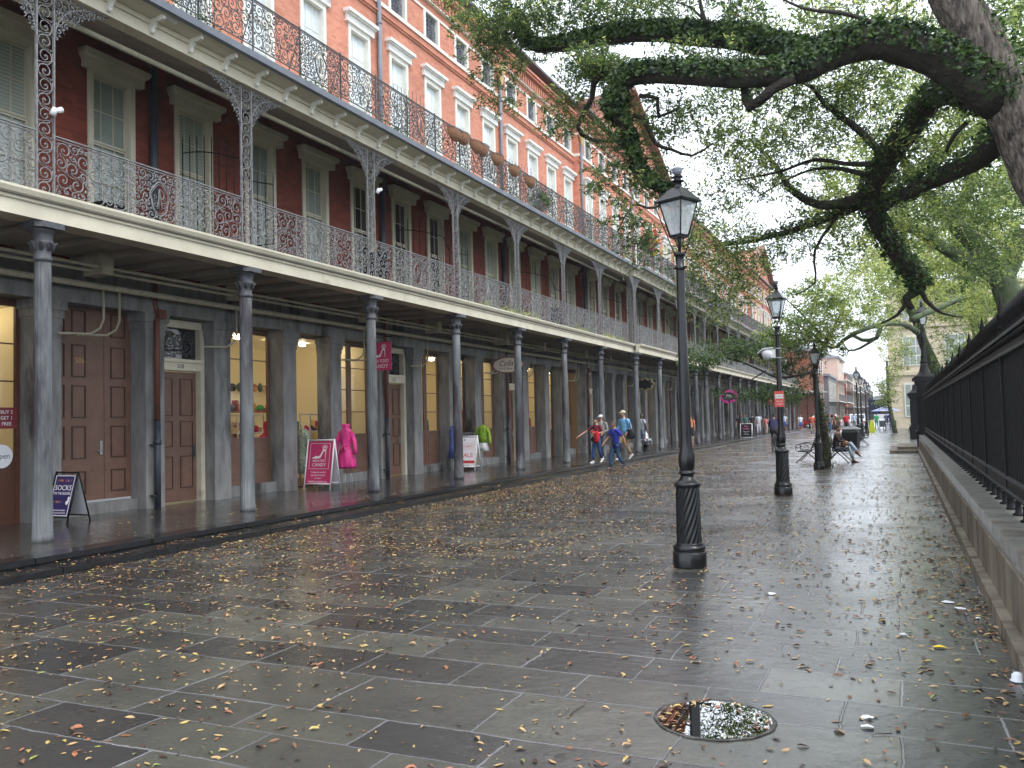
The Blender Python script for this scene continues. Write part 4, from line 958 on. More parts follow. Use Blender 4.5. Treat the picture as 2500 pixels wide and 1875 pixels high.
po = MB(); po.box(-.035, .035, -.035, .035, .0, 1.85); po.lathe([(.03, 1.85), (.045, 1.88), (.03, 1.91), (.028, 1.95), (.048, 1.99), (.05, 2.02), (.03, 2.06), (.035, 2.09), (.02, 2.13), (.012, 2.19), (0, 2.24)], 10)
po_me = po.mesh('fence_post', M['black_matt'])
k = 0; y = 0
while y+PL <= FY1-FY0+.01:
    link('picket_panel', fp_me, fc, (0, y, 0)); link('fence_post', po_me, fc, (0, y, 0))
    for q in range(4): link('foot', ft_me, fc, (-.02, y+.3+q*PL/4, 0))
    y += PL
def lantern_pier(x, y, name_label, s=1.0, lamp_=True):
    g = empty('gate_pier', (x, y, 0), 0, name_label, 'gate pier'); g.scale = (1, 1, s)
    a = MB(); a.box(-.42, .42, -.42, .42, -.01, .62); a.box(-.46, .46, -.46, .46, .62, .76); a.box(-.38, .38, -.38, .38, .76, .86); a.build('base', M['black_matt'], g)
    a = MB(); a.box(-.33, .33, -.33, .33, .86, 2.55)
    for sx, sy in ((1, 0), (-1, 0), (0, 1), (0, -1)):
        for w_, z0, z1 in ((.02, 1.0, 2.4),):
            c = Vector((sx*.34, sy*.34, (z0+z1)/2)); tx, ty = -sy, sx
            for q in (-.24, .24): a.obox(c+Vector((tx*q, ty*q, 0)), abs(sx)*.012+abs(tx)*.02, abs(sy)*.012+abs(ty)*.02, (z1-z0)/2)
    a.build('shaft', M['black_matt'], g)
    a = MB(); a.box(-.38, .38, -.38, .38, 2.55, 2.62); a.box(-.43, .43, -.43, .43, 2.62, 2.74); a.box(-.52, .52, -.52, .52, 2.74, 2.86); a.lathe([(.5, 2.86), (.42, 2.95), (.30, 3.02), (.22, 3.12), (.17, 3.28), (.15, 3.45)], 8); a.build('cap', M['black_matt'], g)
    if lamp_:
        a = MB(); a.lathe([(.15, 3.45), (.17, 3.5), (.13, 3.56), (.12, 3.7), (.13, 3.75), (.10, 3.8), (.095, 4.4), (.085, 4.75)], 12); a.build('lamp_stem', M['black_matt'], g)
        for nm in ('lantern_frame', 'glass', 'roof', 'photocell_cap'):
            for ch in lamp.children:
                if ch.name.startswith(nm): o = link(nm, ch.data, g, (0, 0, 4.75-3.6*1.25), (0, 0, .3)); o.scale = (1.25,)*3
        ln = MB(); ln.tube([(-.0, 0, 4.6), (-.12, -.1, 4.62), (-.22, -.2, 4.72)], .02, 6); ln.build('arm', M['black_matt'], g)
        lm = MB()
        cor = [(-1,-1), (1,-1), (1,1), (-1,1)]
        for (a_, d_) in cor: lm.tube([(-.24+a_*.05, -.2+d_*.05, 4.74), (-.24+a_*.12, -.2+d_*.12, 5.1)], .012, 4)
        for i in range(4): a_, d_ = cor[i]; e_, f_ = cor[(i+1) % 4]; lm.tube([(-.24+a_*.12, -.2+d_*.12, 5.1), (-.24+e_*.12, -.2+f_*.12, 5.1)], .014, 4)
        lm.prism([(-.4, 5.11), (-.08, 5.11), (-.2, 5.28), (-.28, 5.28)], -.36, -.04, 'y'); lm.build('side_lantern', M['black_matt'], g)
    return g
lantern_pier(1.08, 43.2, 'black iron gate pier topped by a lantern at the end of the fence', 1.13)
st = empty('gate_steps', (.15, 42.6, 0), 0, 'two dark stone steps littered with leaves before the gate pier', 'steps')
a = MB(); a.box(-.60, .48, -3.4, 2.6, -.01, .125); a.build('lower_step', M['wallstone'], st)
a = MB(); a.box(-.30, .48, -2.6, 2.4, .127, .25); a.build('upper_step', M['wallstone'], st)
lantern_pier(.95, 60.5, 'second gate pier with a pointed iron cap, beyond the steps', 1, False)
w2 = empty('far_base_wall', (.64, 61.2, 0), 0, 'far stretch of low granite wall beyond the second gate pier', 'wall'); a = MB(); a.box(0, .6, 0, 24, -.01, .12); a.build('plinth', M['wallstone'], w2); a = MB(); a.box(.1, .55, 0, 24, .12, .66); a.build('wall_face', M['coping'], w2)
f2 = empty('far_iron_fence', (1.0, 61.2, .66), 0, 'far stretch of black iron fence beyond the second gate pier', 'fence')
for k in range(10): link('picket_panel', fp_me, f2, (0, k*PL, 0)); link('fence_post', po_me, f2, (0, k*PL, 0))

# ================================================================ TREES
def rough_tube(mb, pts, rad, seg=12, amp=.12, seed=0, step=.18):
    """limb through control points with knobbly bark outline"""
    rd = random.Random(seed); P = [Vector(p) for p in pts]; out = []; rr = []
    for i in range(len(P)-1):
        n = max(2, int((P[i+1]-P[i]).length/step)); p0 = P[max(0, i-1)]; p3 = P[min(len(P)-1, i+2)]
        for j in range(n):
            t = j/n; a, b_, c, d = p0, P[i], P[i+1], p3
            out.append(.5*((2*b_)+(c-a)*t+(2*a-5*b_+4*c-d)*t*t+(3*b_-a-3*c+d)*t**3)); rr.append(rad[i]+(rad[i+1]-rad[i])*t)
    out.append(P[-1]); rr.append(rad[-1])
    n0 = len(mb.v); mb.tube(out, rr, seg, cap=True)
    for i in range(len(out)):
        for k in range(seg):
            v = Vector(mb.v[n0+i*seg+k]); d = v-out[i]; f = 1+amp*(math.sin(3*6.28*k/seg+i*.35)*.4+rd.uniform(-.5, .5)); mb.v[n0+i*seg+k] = tuple(out[i]+d*f)
    return out, rr
def limb(*a):  # (px, py, Y, radius)
    return [at(p[0], p[1], p[2]) for p in a], [p[3] for p in a]
def leaf_mesh(name, C0, Nrm, size, ratio, mats, rg, mi=None):
    """one folded diamond leaf per centre; C0 centres, Nrm rough outward dirs"""
    n = len(C0); d = rg.normal(size=(n, 3)); d[:, 2] *= .7; d /= np.linalg.norm(d, axis=1, keepdims=True)
    u = np.cross(d, Nrm+rg.normal(0, .55, (n, 3))); u /= np.linalg.norm(u, axis=1, keepdims=True)+1e-9; w = np.cross(d, u)
    L_ = (size*(.65+.7*rg.random(n)))[:, None]; W_ = L_*ratio
    a = C0-d*L_/2; b_ = C0+d*L_/2; m1 = C0+u*W_/2+w*W_*.15; m2 = C0-u*W_/2+w*W_*.15
    co = np.stack([a, m1, b_, m2], 1).reshape(-1); me = bpy.data.meshes.new(name); me.vertices.add(n*4); me.vertices.foreach_set('co', co)
    li = np.tile([0, 1, 2, 0, 2, 3], n)+np.repeat(np.arange(n)*4, 6)
    me.loops.add(n*6); me.loops.foreach_set('vertex_index', li); me.polygons.add(n*2); me.polygons.foreach_set('loop_start', np.arange(n*2)*3); me.polygons.foreach_set('loop_total', np.full(n*2, 3))
    for m_ in mats: me.materials.append(m_)
    if mi is not None: me.polygons.foreach_set('material_index', np.repeat(mi, 2))
    me.update(calc_edges=True); return me
def sprays(blobs, per, leaves, rg, sp=.28):
    """blobs: (centre, (rx,ry,rz), weight). returns leaf centres grouped in twig sprays, and twig lines"""
    cs = []; tw = []
    for c, r, w in blobs:
        n = max(3, int(per*w)); q = rg.normal(size=(n, 3)); q /= np.linalg.norm(q, axis=1, keepdims=True); q *= rg.random((n, 1))**(1/2.4)
        cc = np.array(c)+q*np.array(r)
        ax = rg.normal(size=(n, 3)); ax[:, 2] = ax[:, 2]*.4-.15; ax /= np.linalg.norm(ax, axis=1, keepdims=True)
        t = rg.uniform(-.5, .5, (n, leaves, 1)); p = cc[:, None]+ax[:, None]*t*sp*1.7+rg.normal(0, sp*.17, (n, leaves, 3)); cs.append(p.reshape(-1, 3))
        tw.append(np.stack([cc-ax*sp*.8, cc+ax*sp*.8], 1))
    return np.concatenate(cs), np.concatenate(tw)
def twig_lines(mb, tw, r, frac, rg):
    for a, b_ in tw[rg.random(len(tw)) < frac]:
        m_ = (a+b_)/2+rg.normal(0, .02, 3); mb.tube([a, m_, b_], [r, r*.8, r*.35], 3, cap=False)
def ivy_on(path, rad, n, rg, size=.085, below=-.35, up=(0, 0, 1)):
    """leaves clothing the upper side of a limb"""
    P = np.array([tuple(p) for p in path]); R = np.array(rad); i = rg.integers(0, len(P)-1, n); t = rg.random(n)[:, None]
    c = P[i]*(1-t)+P[i+1]*t; ax = P[i+1]-P[i]; ax /= np.linalg.norm(ax, axis=1, keepdims=True)+1e-9
    d = rg.normal(size=(n, 3)); d[:, 2] += .55; d -= ax*(d*ax).sum(1, keepdims=True); d /= np.linalg.norm(d, axis=1, keepdims=True)
    ok = d[:, 2] > below; k_ = (R[i]*(1.0+.25*rg.random(n))+.02+.07*rg.random(n)**2)[:, None]
    return (c+d*k_)[ok], d[ok]

rg = np.random.default_rng(42)
# --- the big oak whose trunk leans in from the right; limbs reach over the paving
oak = empty('oak_tree', (3.6, 11.5, .3), 0, 'huge live oak with ivy clad limbs arching in from beyond the fence', 'tree')
OB = MB(); ivp = []
def addlimb(pts, seed, amp=.13, ivy=0, isz=.085, below=-.3, seg=14, mb=None):
    P, R = limb(*pts); o, r = rough_tube(mb or OB, P, R, seg, amp, seed)
    if seed == 18: addlimb([(2245,700,15.3,.05), (2262,735,15.3,.035), (2300,765,15.3,.02), (2350,775,15.4,.01)], 88, .12, seg=8); addlimb([(2215,735,15.4,.045), (2190,770,15.4,.025), (2150,790,15.4,.012)], 89, .12, seg=8); o, r = o[:int(len(o)*.86)], r[:int(len(r)*.86)]
    if ivy: ivp.append((o, r, ivy, isz, below))
TRK = MB()
P, R = limb((2270,-150,11.5,.25), (2330,0,11.6,.26), (2392,105,11.7,.27), (2440,205,11.8,.28), (2492,305,11.9,.30), (2545,420,12.0,.33), (2620,560,12.0,.37), (2700,760,12.0,.42))
P.append(Vector((P[-1].x+.9, 12.2, 1.6))); R.append(.5); P.append(Vector((P[-2].x+1.1, 12.2, .2))); R.append(.62)
o_, r_ = rough_tube(TRK, P, R, 20, .10, 2); ivp.append((o_[3:22], r_[3:22], 0, .08, -.9))
ivr = (o_[2:26], r_[2:26])
# upper limb
addlimb([(2440,250,11.8,.24), (2370,196,11.6,.215), (2299,150,11.5,.21), (2200,112,11.4,.205), (2122,106,11.4,.20), (2050,128,11.5,.195), (1985,146,11.6,.175), (1910,124,11.8,.145), (1827,100,12,.14), (1709,90,12.2,.13), (1600,82,12.4,.12), (1472,94,12.6,.11), (1400,108,12.8,.095), (1354,114,13,.085), (1295,112,13.2,.06), (1262,40,13.4,.045)], 11, .16, 22000, .09, -.35)
addlimb([(2060,124,11.5,.13), (1990,160,11.3,.15), (1930,180,11.2,.145), (1827,190,11,.14), (1740,188,11,.125), (1650,182,11.1,.12), (1570,182,11.2,.12), (1522,200,11.2,.125), (1503,240,11.2,.11), (1506,285,11.2,.065), (1530,315,11.3,.05), (1545,380,11.4,.042), (1570,430,11.5,.035), (1610,465,11.5,.03), (1655,462,11.6,.02)], 12, .16, 12000, .085, -.3)
addlimb([(1610,465,11.5,.024), (1612,500,11.4,.02), (1580,508,11.3,.016), (1545,500,11.3,.014), (1510,560,11.2,.008)], 13, .1)
addlimb([(1535,285,11.3,.03), (1570,290,11.4,.03), (1600,350,11.6,.028), (1640,365,11.8,.022), (1690,380,12,.018), (1740,350,12.2,.012)], 14)
addlimb([(1480,180,11.6,.05), (1450,200,11.7,.045), (1445,240,11.8,.04), (1410,310,11.9,.034), (1440,340,12,.028), (1490,345,12,.02), (1560,340,12.1,.012)], 15)
addlimb([(1560,235,11.2,.03), (1605,240,11.3,.026), (1608,285,11.4,.024), (1660,260,11.6,.014)], 16)
addlimb([(1940,190,11,.07), (1890,215,11,.065), (1830,262,11,.06), (1818,215,11.2,.05), (1812,200,11.2,.04)], 17, .15, 120)
# branch forking from the trunk down in a big S towards the pier lamp
addlimb([(2430,250,11.9,.2), (2360,232,12.2,.17), (2300,228,12.6,.155), (2260,262,13,.15), (2212,330,13.4,.15), (2165,400,13.8,.14), (2132,455,14.2,.13), (2130,510,14.5,.12), (2150,560,14.8,.12), (2190,620,15,.12), (2230,670,15.2,.12), (2245,700,15.3,.10), (2212,728,15.4,.07), (2228,755,15.4,.04)], 18, .16, 5200, .085, -.7)
addlimb([(2160,385,13.8,.06), (2110,330,13.9,.055), (2060,290,14,.05), (2010,250,14,.04), (1985,215,14,.03), (1945,205,14.1,.02), (1940,270,14.1,.012)], 19, .12, 200, .07)
addlimb([(2130,460,14.2,.10), (2080,490,14.5,.09), (2000,500,15,.075), (1930,460,15.5,.06), (1890,400,16,.04), (1830,340,16,.02)], 20, .15, 300, .07)
addlimb([(2128,485,14.3,.09), (2050,520,15,.075), (1960,555,15.6,.06), (1890,575,16,.045), (1830,590,16.5,.03), (1760,600,17,.015)], 21, .15, 1200, .07, -.5)
addlimb([(2450,320,12,.14), (2420,360,12.3,.14), (2370,400,12.8,.13), (2300,430,13.2,.12), (2220,470,13.6,.10), (2150,505,14.5,.07)], 22, .16, 1500, .08, -.6)
for k, pts in enumerate([[(2240,92,11.4,.05), (2170,70,11.3,.035), (2070,35,11.4,.025), (1960,20,11.5,.02), (1880,-20,11.6,.01)], [(1760,60,12,.03), (1720,50,12,.02), (1690,20,12,.015), (1650,5,12,.01)],
        [(1725,60,12,.03), (1712,20,12,.025), (1705,-30,12,.02)], [(2150,400,13.8,.05), (2060,400,14,.035), (1990,390,14.2,.03), (1900,420,14.6,.02), (1800,440,15,.012)],
        [(2130,430,14,.05), (2030,410,14.5,.03), (1950,425,15,.02), (1850,480,15.4,.012)], [(2050,520,15,.03), (1990,610,15,.022), (1990,690,15,.015), (1940,720,15,.009)], [(1290,92,13.2,.05), (1230,60,13.4,.03), (1170,40,13.5,.015)], [(2360,300,12.2,.03), (2330,330,12.2,.03), (2310,370,12.4,.02)]]):
    addlimb(pts, 30+k, .12, seg=8)
loc0 = Vector(oak.location)
def rebase(o): o.location = -loc0; return o
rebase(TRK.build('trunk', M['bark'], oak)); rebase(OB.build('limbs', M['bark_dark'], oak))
cs, ns = [], []
for o_, r_, n_, sz, bl in ivp:
    if n_: a_, b__ = ivy_on(o_, r_, n_, rg, sz, bl); cs.append(a_); ns.append(b__)
a_, b__ = ivy_on(ivr[0], ivr[1], 2600, rg, .09, -.9); ok = (b__[:, 0] > .35); cs.append(a_[ok]); ns.append(b__[ok])
rebase(link('ivy', leaf_mesh('ivy', np.concatenate(cs), np.concatenate(ns), .068, .55, [M['ivy']], rg), oak))
def B_(px, py, Y, rx, ry, ryy=None, w=1.0):
    """foliage mass centred at a pixel, radii in metres measured from pixels at that depth"""
    c = at(px, py, Y); s = abs(at(px+1, py, Y).x-at(px, py, Y).x); return (tuple(c), (rx*s, ryy or min(1.6, rx*s*.8), ry*s*.95), w)
near = [B_(1235,60,13.4,110,110,1.2,2.6), B_(1185,120,13.6,55,80,.9,.5), B_(1340,40,13.2,150,60,1.2,2.2), B_(1130,20,13.6,50,50,.7,.3), B_(1480,30,13,130,50,1.2,1.8), B_(1640,15,12.6,160,55,1.3,1.6), B_(1800,40,12.4,90,55,1.2,.8), B_(1215,220,13.4,80,60,.8,.35),
    B_(1440,150,12,60,35,.6,.8), B_(1480,165,11.6,60,28,.5,.7), B_(1400,210,12,55,40,.6,.3), B_(1460,300,12,120,60,.8,.55), B_(1560,330,11.8,120,70,.8,.5), B_(1640,280,11.8,80,60,.7,.4), B_(1540,420,11.6,90,80,.7,.35), B_(1480,440,11.4,60,60,.6,.18),
    B_(1600,440,11.6,80,60,.6,.35), B_(1530,540,11.3,60,70,.5,.3), B_(1560,600,11.3,50,60,.5,.2), B_(1350,280,12.2,90,50,.7,.3), B_(1640,150,11.8,120,30,.6,.4), B_(1760,140,11.8,120,35,.6,.4)]
mid = [B_(1760,250,14,130,90,1.5,1.5), B_(1850,330,14.5,170,110,1.8,2.7), B_(1960,250,14.5,150,100,1.6,2.4), B_(2040,330,15,150,110,1.8,2.4), B_(1780,420,15,130,90,1.6,1.6), B_(1900,450,15.5,140,70,1.5,1.1), B_(2080,220,14,120,70,1.5,1.4), B_(2180,200,14,120,60,1.5,1.2),
    B_(1930,70,13,170,70,1.6,1.6), B_(2100,50,13,160,60,1.6,1.8), B_(2250,40,13.4,130,60,1.6,1.3), B_(2030,130,13,160,40,1.4,.8), B_(1740,560,16.4,110,90,1.5,1.9), B_(1700,660,16.6,90,80,1.3,1.5), B_(1800,660,16.6,110,90,1.5,2.1), B_(1880,600,16,110,60,1.3,1.2),
    B_(1760,740,17,90,70,1.2,1.1), B_(1680,520,15.8,60,60,1,.5), B_(2000,560,15.6,120,60,1.4,1.1), B_(2050,600,15.4,80,60,1.2,.6), B_(2240,370,14,130,80,1.6,1.2), B_(2330,330,13.6,110,90,1.5,1.0), B_(2440,480,14,100,110,1.5,1.4), B_(2300,520,14.6,130,80,1.6,1.3), B_(2200,460,14.6,100,70,1.4,1.0), B_(2460,60,13,60,130,1.2,1.0), B_(2400,620,14.6,110,90,1.4,1.2)]
cn, tn = sprays(near, 95, 22, rg, .22); cm_, tm = sprays(mid, 54, 24, rg, .28)
TW = MB(); twig_lines(TW, tn, .005, .6, rg); twig_lines(TW, tm, .006, .35, rg); rebase(TW.build('twigs', M['bark_dark'], oak))
C_ = np.concatenate([cn, cm_]); up = np.tile([[0, 0, 1.]], (len(C_), 1)); s_ = np.concatenate([np.full(len(cn), .076), np.full(len(cm_), .078)])
mi_ = (rg.random(len(C_)) < np.concatenate([np.full(len(cn), .12), np.full(len(cm_), .35)])).astype(int)
rebase(link('crown', leaf_mesh('oak_crown', C_, up, s_, .34, [M['leaf_near'], M['leaf_far']], rg, mi_), oak))

# --- oaks standing in the park behind
def park_oak(loc, label, trunks, blobs, per, lsize, seed, mats=None, barkm='bark_pale'):
    r_ = empty('oak_tree', loc, 0, label, 'tree', 'oaks beyond the iron fence'); l0 = Vector(loc); rgg = np.random.default_rng(seed); mb = MB(); lb = MB()
    for i, pts in enumerate(trunks):
        P, R = limb(*pts)
        if i == 0: P.append(l0+Vector((0, 0, -.1))); R.append(R[-1]*1.25)
        rough_tube(mb if i == 0 else lb, P, R, 12, .12, seed+i, .35)
    o = mb.build('trunk', M[barkm], r_); o.location = -l0
    if lb.v: o = lb.build('limbs', M[barkm], r_); o.location = -l0
    c, tw = sprays(blobs, per, 26, rgg, lsize*3.2); up = np.tile([[0, 0, 1.]], (len(c), 1))
    mi = (rgg.random(len(c)) < .75).astype(int); o = link('crown', leaf_mesh('oak_crown', c, up, np.full(len(c), lsize), .38, [M['leaf_near'], M['leaf_far']], rgg, mi), r_); o.location = -l0
    t_ = MB(); twig_lines(t_, tw, lsize*.07, .25, rgg); o = t_.build('twigs', M['bark_dark'], r_); o.location = -l0
    return r_
q = at(2520, 900, 24)
park_oak((q.x, 24, .3), 'mossy oak leaning left behind the fence, its limbs rising to the upper left', [[(2200,380,22,.08), (2260,470,22.5,.13), (2330,545,23,.18), (2400,620,23.4,.24), (2460,720,23.8,.3)], [(2230,430,22.4,.14), (2320,360,23,.12), (2400,300,23.5,.08)], [(2330,545,23,.16), (2370,440,23,.13), (2400,330,23,.1)], [(2440,680,23.8,.2), (2330,620,23,.14), (2230,560,22.4,.1), (2150,540,22,.06)],
    [(2445,690,23.8,.25), (2480,620,24,.2), (2500,560,24,.18)]],
    [B_(2300,240,22,200,130,3,2.4), B_(2440,250,22,150,160,3,2.0), B_(2200,560,22,120,80,2,1.2), B_(2320,480,23,150,90,2.4,1.3), B_(2460,560,24,120,120,2.4,1.4), B_(2100,420,21,120,80,2,1.0), B_(2320,650,26,140,60,2.2,1.4), B_(2430,720,27,80,50,2,.9), B_(2210,680,26,80,50,2,.6), B_(2050,500,22,100,60,2,.7), B_(2480,120,21,120,130,2.6,1.8)], 105, .105, 201)
q = at(2330, 960, 33)
park_oak((at(2330,975,48).x, 48.3, .3), 'oak with yellow green crown whose long limb arches left over the benches', [[(2190,640,44,.08), (2200,720,45,.14), (2236,780,46,.2), (2256,840,47,.24), (2284,900,48,.28), (2316,960,48,.36)], [(2246,815,47,.16), (2200,790,38,.10), (2120,800,30,.075), (2060,830,29.5,.06), (2030,850,29.3,.045), (1960,800,29,.03), (1880,760,29,.015)], [(2150,790,31,.09), (2140,825,31,.07), (2105,830,31,.06), (2080,815,31,.05)], [(2140,825,31,.05), (2100,850,31,.04), (2070,855,31,.03), (2055,830,31,.02)],
    [(2225,780,32,.1), (2320,740,33,.09), (2420,700,34,.06)], [(2030,850,29.3,.03), (2000,830,29,.02), (1940,840,28,.012)]],
    [B_(2130,690,36,130,55,2.6,1.6), B_(2000,720,29,90,50,2,1.0), B_(2060,770,29,130,45,2.2,1.5), B_(1940,800,28.5,80,45,1.8,.9), B_(2230,730,46,110,50,2.4,1.3), B_(2330,780,47,110,60,2.4,1.3), B_(2310,860,47,50,50,2,.5), B_(2400,740,46,70,60,2,.9), B_(1890,850,28.5,60,50,1.5,.5), B_(2180,790,46,90,25,2,.4), B_(2200,640,44,120,60,2.4,1.0), B_(2380,830,46,60,50,1.8,.5), B_(2010,830,29,60,35,1.5,.4)], 110, .115, 202)
q = at(2450, 980, 52)
park_oak((q.x, 52, .3), 'distant pale oak low behind the gate pier', [[(2330,560,50,.2), (2360,700,51,.35), (2400,820,52,.45)], [(2345,650,50,.2), (2260,600,50,.12), (2180,580,50,.08)]],
    [B_(2250,600,50,160,110,4,2.0), B_(2400,600,52,140,140,4,2.0), B_(2300,720,52,120,80,3,1.4), B_(2130,620,50,100,60,3,.9), B_(2450,420,52,110,110,4,1.4)], 100, .2, 203)
q = at(2165, 1000, 80)
park_oak((q.x+.6, 80, 0), 'slim dark tree hung with beads before the cream building', [[(2165,880,80,.08), (2168,940,80,.12), (2172,990,80,.16)]],
    [B_(2165,830,80,25,60,1.6,.5), B_(2160,960,80,26,45,1.6,.8), B_(2185,900,80,30,60,1.6,.4), B_(2205,860,80,30,50,1.6,.4)], 70, .22, 204)

# --- the small ivy-trunked tree by the third lamp, with dark leaves and orange blossom reaching left
sm = empty('crape_myrtle', (-2.30, 29.3, 0), 0, 'slim mossy tree by the bench with dark leaves and orange blossom', 'tree'); l0 = Vector(sm.location)
a = MB(); path, rad = rough_tube(a, [Vector((-2.28, 29.3, -.02)), at(2017,1110,29.3), at(2012,1050,29.3), at(2003,1000,29.3), at(1993,955,29.3), at(1990,905,29.4), at(1998,872,29.5), at(2016,838,29.6), at(2030,822,29.7)], [.20, .15, .12, .10, .09, .085, .07, .06, .04], 12, .2, 9, .12)
a.build('trunk', M['bark_dark'], sm).location = -l0
a = MB()
for k, pts in enumerate([[(1992,905,29.4,.06), (1960,915,28.8,.045), (1900,922,28,.04), (1860,905,27,.035), (1800,880,26,.025), (1720,860,25,.012)], [(2020,832,29.6,.05), (1980,790,29,.035), (1930,740,28,.02), (1880,700,27,.01)], [(2020,832,29.6,.05), (2050,770,30,.03), (2080,700,30,.015)],
      [(1870,905,27.4,.03), (1830,930,27,.015), (1790,960,26,.008)], [(1940,918,28.4,.03), (1900,900,28,.02), (1850,820,27.6,.01)], [(2016,838,29.6,.04), (1960,830,29,.022), (1900,835,28.4,.01)]]):
    P, R = limb(*pts); rough_tube(a, P, R, 6, .15, 60+k, .3)
a.build('limbs', M['bark_dark'], sm).location = -l0
bl = [B_(1745,860,25.2,90,42,1.2,1.1), B_(1820,850,26,70,38,1.2,.9), B_(1700,880,25,50,30,.9,.4), B_(1930,890,29.5,55,45,1.0,1.0), B_(1900,965,28,60,30,1.1,.6), B_(1965,835,30.4,60,28,.8,.5), B_(1860,960,27.5,40,30,.9,.4), B_(1950,955,30.4,35,40,.7,.4), B_(1790,960,26.4,50,25,.8,.25), B_(2035,860,29.4,35,25,.8,.12)]
c, tw = sprays(bl, 70, 20, rg, .3); o = link('crown', leaf_mesh('myrtle_crown', c, np.tile([[0, 0, 1.]], (len(c), 1)), np.full(len(c), .10), .45, [M['leaf_near'], M['ivy']], rg, (rg.random(len(c)) < .5).astype(int)), sm); o.location = -l0
t_ = MB(); twig_lines(t_, tw, .006, .4, rg); t_.build('twigs', M['bark_dark'], sm).location = -l0
c, _ = sprays([B_(1935,865,28,14,9,.3,.3), B_(1965,885,28,16,8,.3,.35), B_(1960,930,28,12,16,.3,.3), B_(1975,950,28.4,10,10,.3,.2), B_(1950,895,28,8,8,.2,.15)], 34, 9, rg, .15)
link('blossom', leaf_mesh('blossom', c, np.tile([[0, 0, 1.]], (len(c), 1)), np.full(len(c), .055), .8, [M['flower']], rg), sm).location = -l0
c, n_ = ivy_on(path, rad, 1500, rg, .07, -1); link('ivy', leaf_mesh('trunk_ivy', c, n_, .06, .6, [M['ivy']], rg), sm).location = -l0
# ================================================================ PEOPLE
SKINM = {'fair': mat('skin_fair', lin(214,164,138), .5, .08, 12), 'tan': mat('skin_tan', lin(186,134,104), .5, .08, 12), 'dark': mat('skin_dark', lin(86,58,44), .5, .1, 12)}
_cm = {}
def cloth(r, g, b, pattern=None):
    k = (r, g, b, pattern)
    if k not in _cm: _cm[k] = mat('cloth_%d_%d_%d' % (r, g, b), lin(r, g, b), .85, .22, 7 if not pattern else 26, bump=.35, bscale=22, c2=pattern)
    return _cm[k]
HAIRC = mat('hair_dark', lin(34,28,26), .6, .3, 60, bump=.6, bscale=150); HAIRG = mat('hair_grey', lin(88,80,74), .6, .3, 60, bump=.6, bscale=150); EYEM = mat('eye_dark', lin(26,22,22), .3, .1, 50)
def skin_mesh(nodes, edges, sub=1):
    """one continuous surface grown round connected joints"""
    ids = list(nodes); me = bpy.data.meshes.new('s'); me.from_pydata([nodes[i][0] for i in ids], [(ids.index(a), ids.index(b)) for a, b in edges], [])
    o = bpy.data.objects.new('s', me); COL.objects.link(o); md = o.modifiers.new('k', 'SKIN'); md.use_smooth_shade = True
    for i, n in enumerate(ids):
        r = nodes[n][1]; r = r if isinstance(r, tuple) else (r, r); me.skin_vertices[0].data[i].radius = r; me.skin_vertices[0].data[i].use_root = (i == 0)
    if sub: s = o.modifiers.new('u', 'SUBSURF'); s.levels = sub; s.render_levels = sub
    dg = bpy.context.evaluated_depsgraph_get(); e = o.evaluated_get(dg); m2 = e.to_mesh(); vs = [tuple(v.co) for v in m2.vertices]; fs = [tuple(p.vertices) for p in m2.polygons]
    e.to_mesh_clear(); bpy.data.objects.remove(o); return vs, fs
def loft(mb, rings, seg=16, mi=0, wob=0.0, rd=None):
    vs = []
    for c, rx, ry in rings:
        for k in range(seg):
            w = 2*math.pi*k/seg; j = 1+((wob*math.sin(w*5+c[2]*9)+wob*.9*math.sin(w*11+c[2]*4)*min(1, max(0, 1.3-c[2]))) if wob else 0); vs.append((c[0]+rx*j*math.cos(w), c[1]+ry*j*math.sin(w), c[2]))
    n = len(rings); mb.add(vs, [(i*seg+k, i*seg+(k+1) % seg, (i+1)*seg+(k+1) % seg, (i+1)*seg+k) for i in range(n-1) for k in range(seg)] + [tuple(range(seg))[::-1], tuple((n-1)*seg+k for k in range(seg))], mi, True)
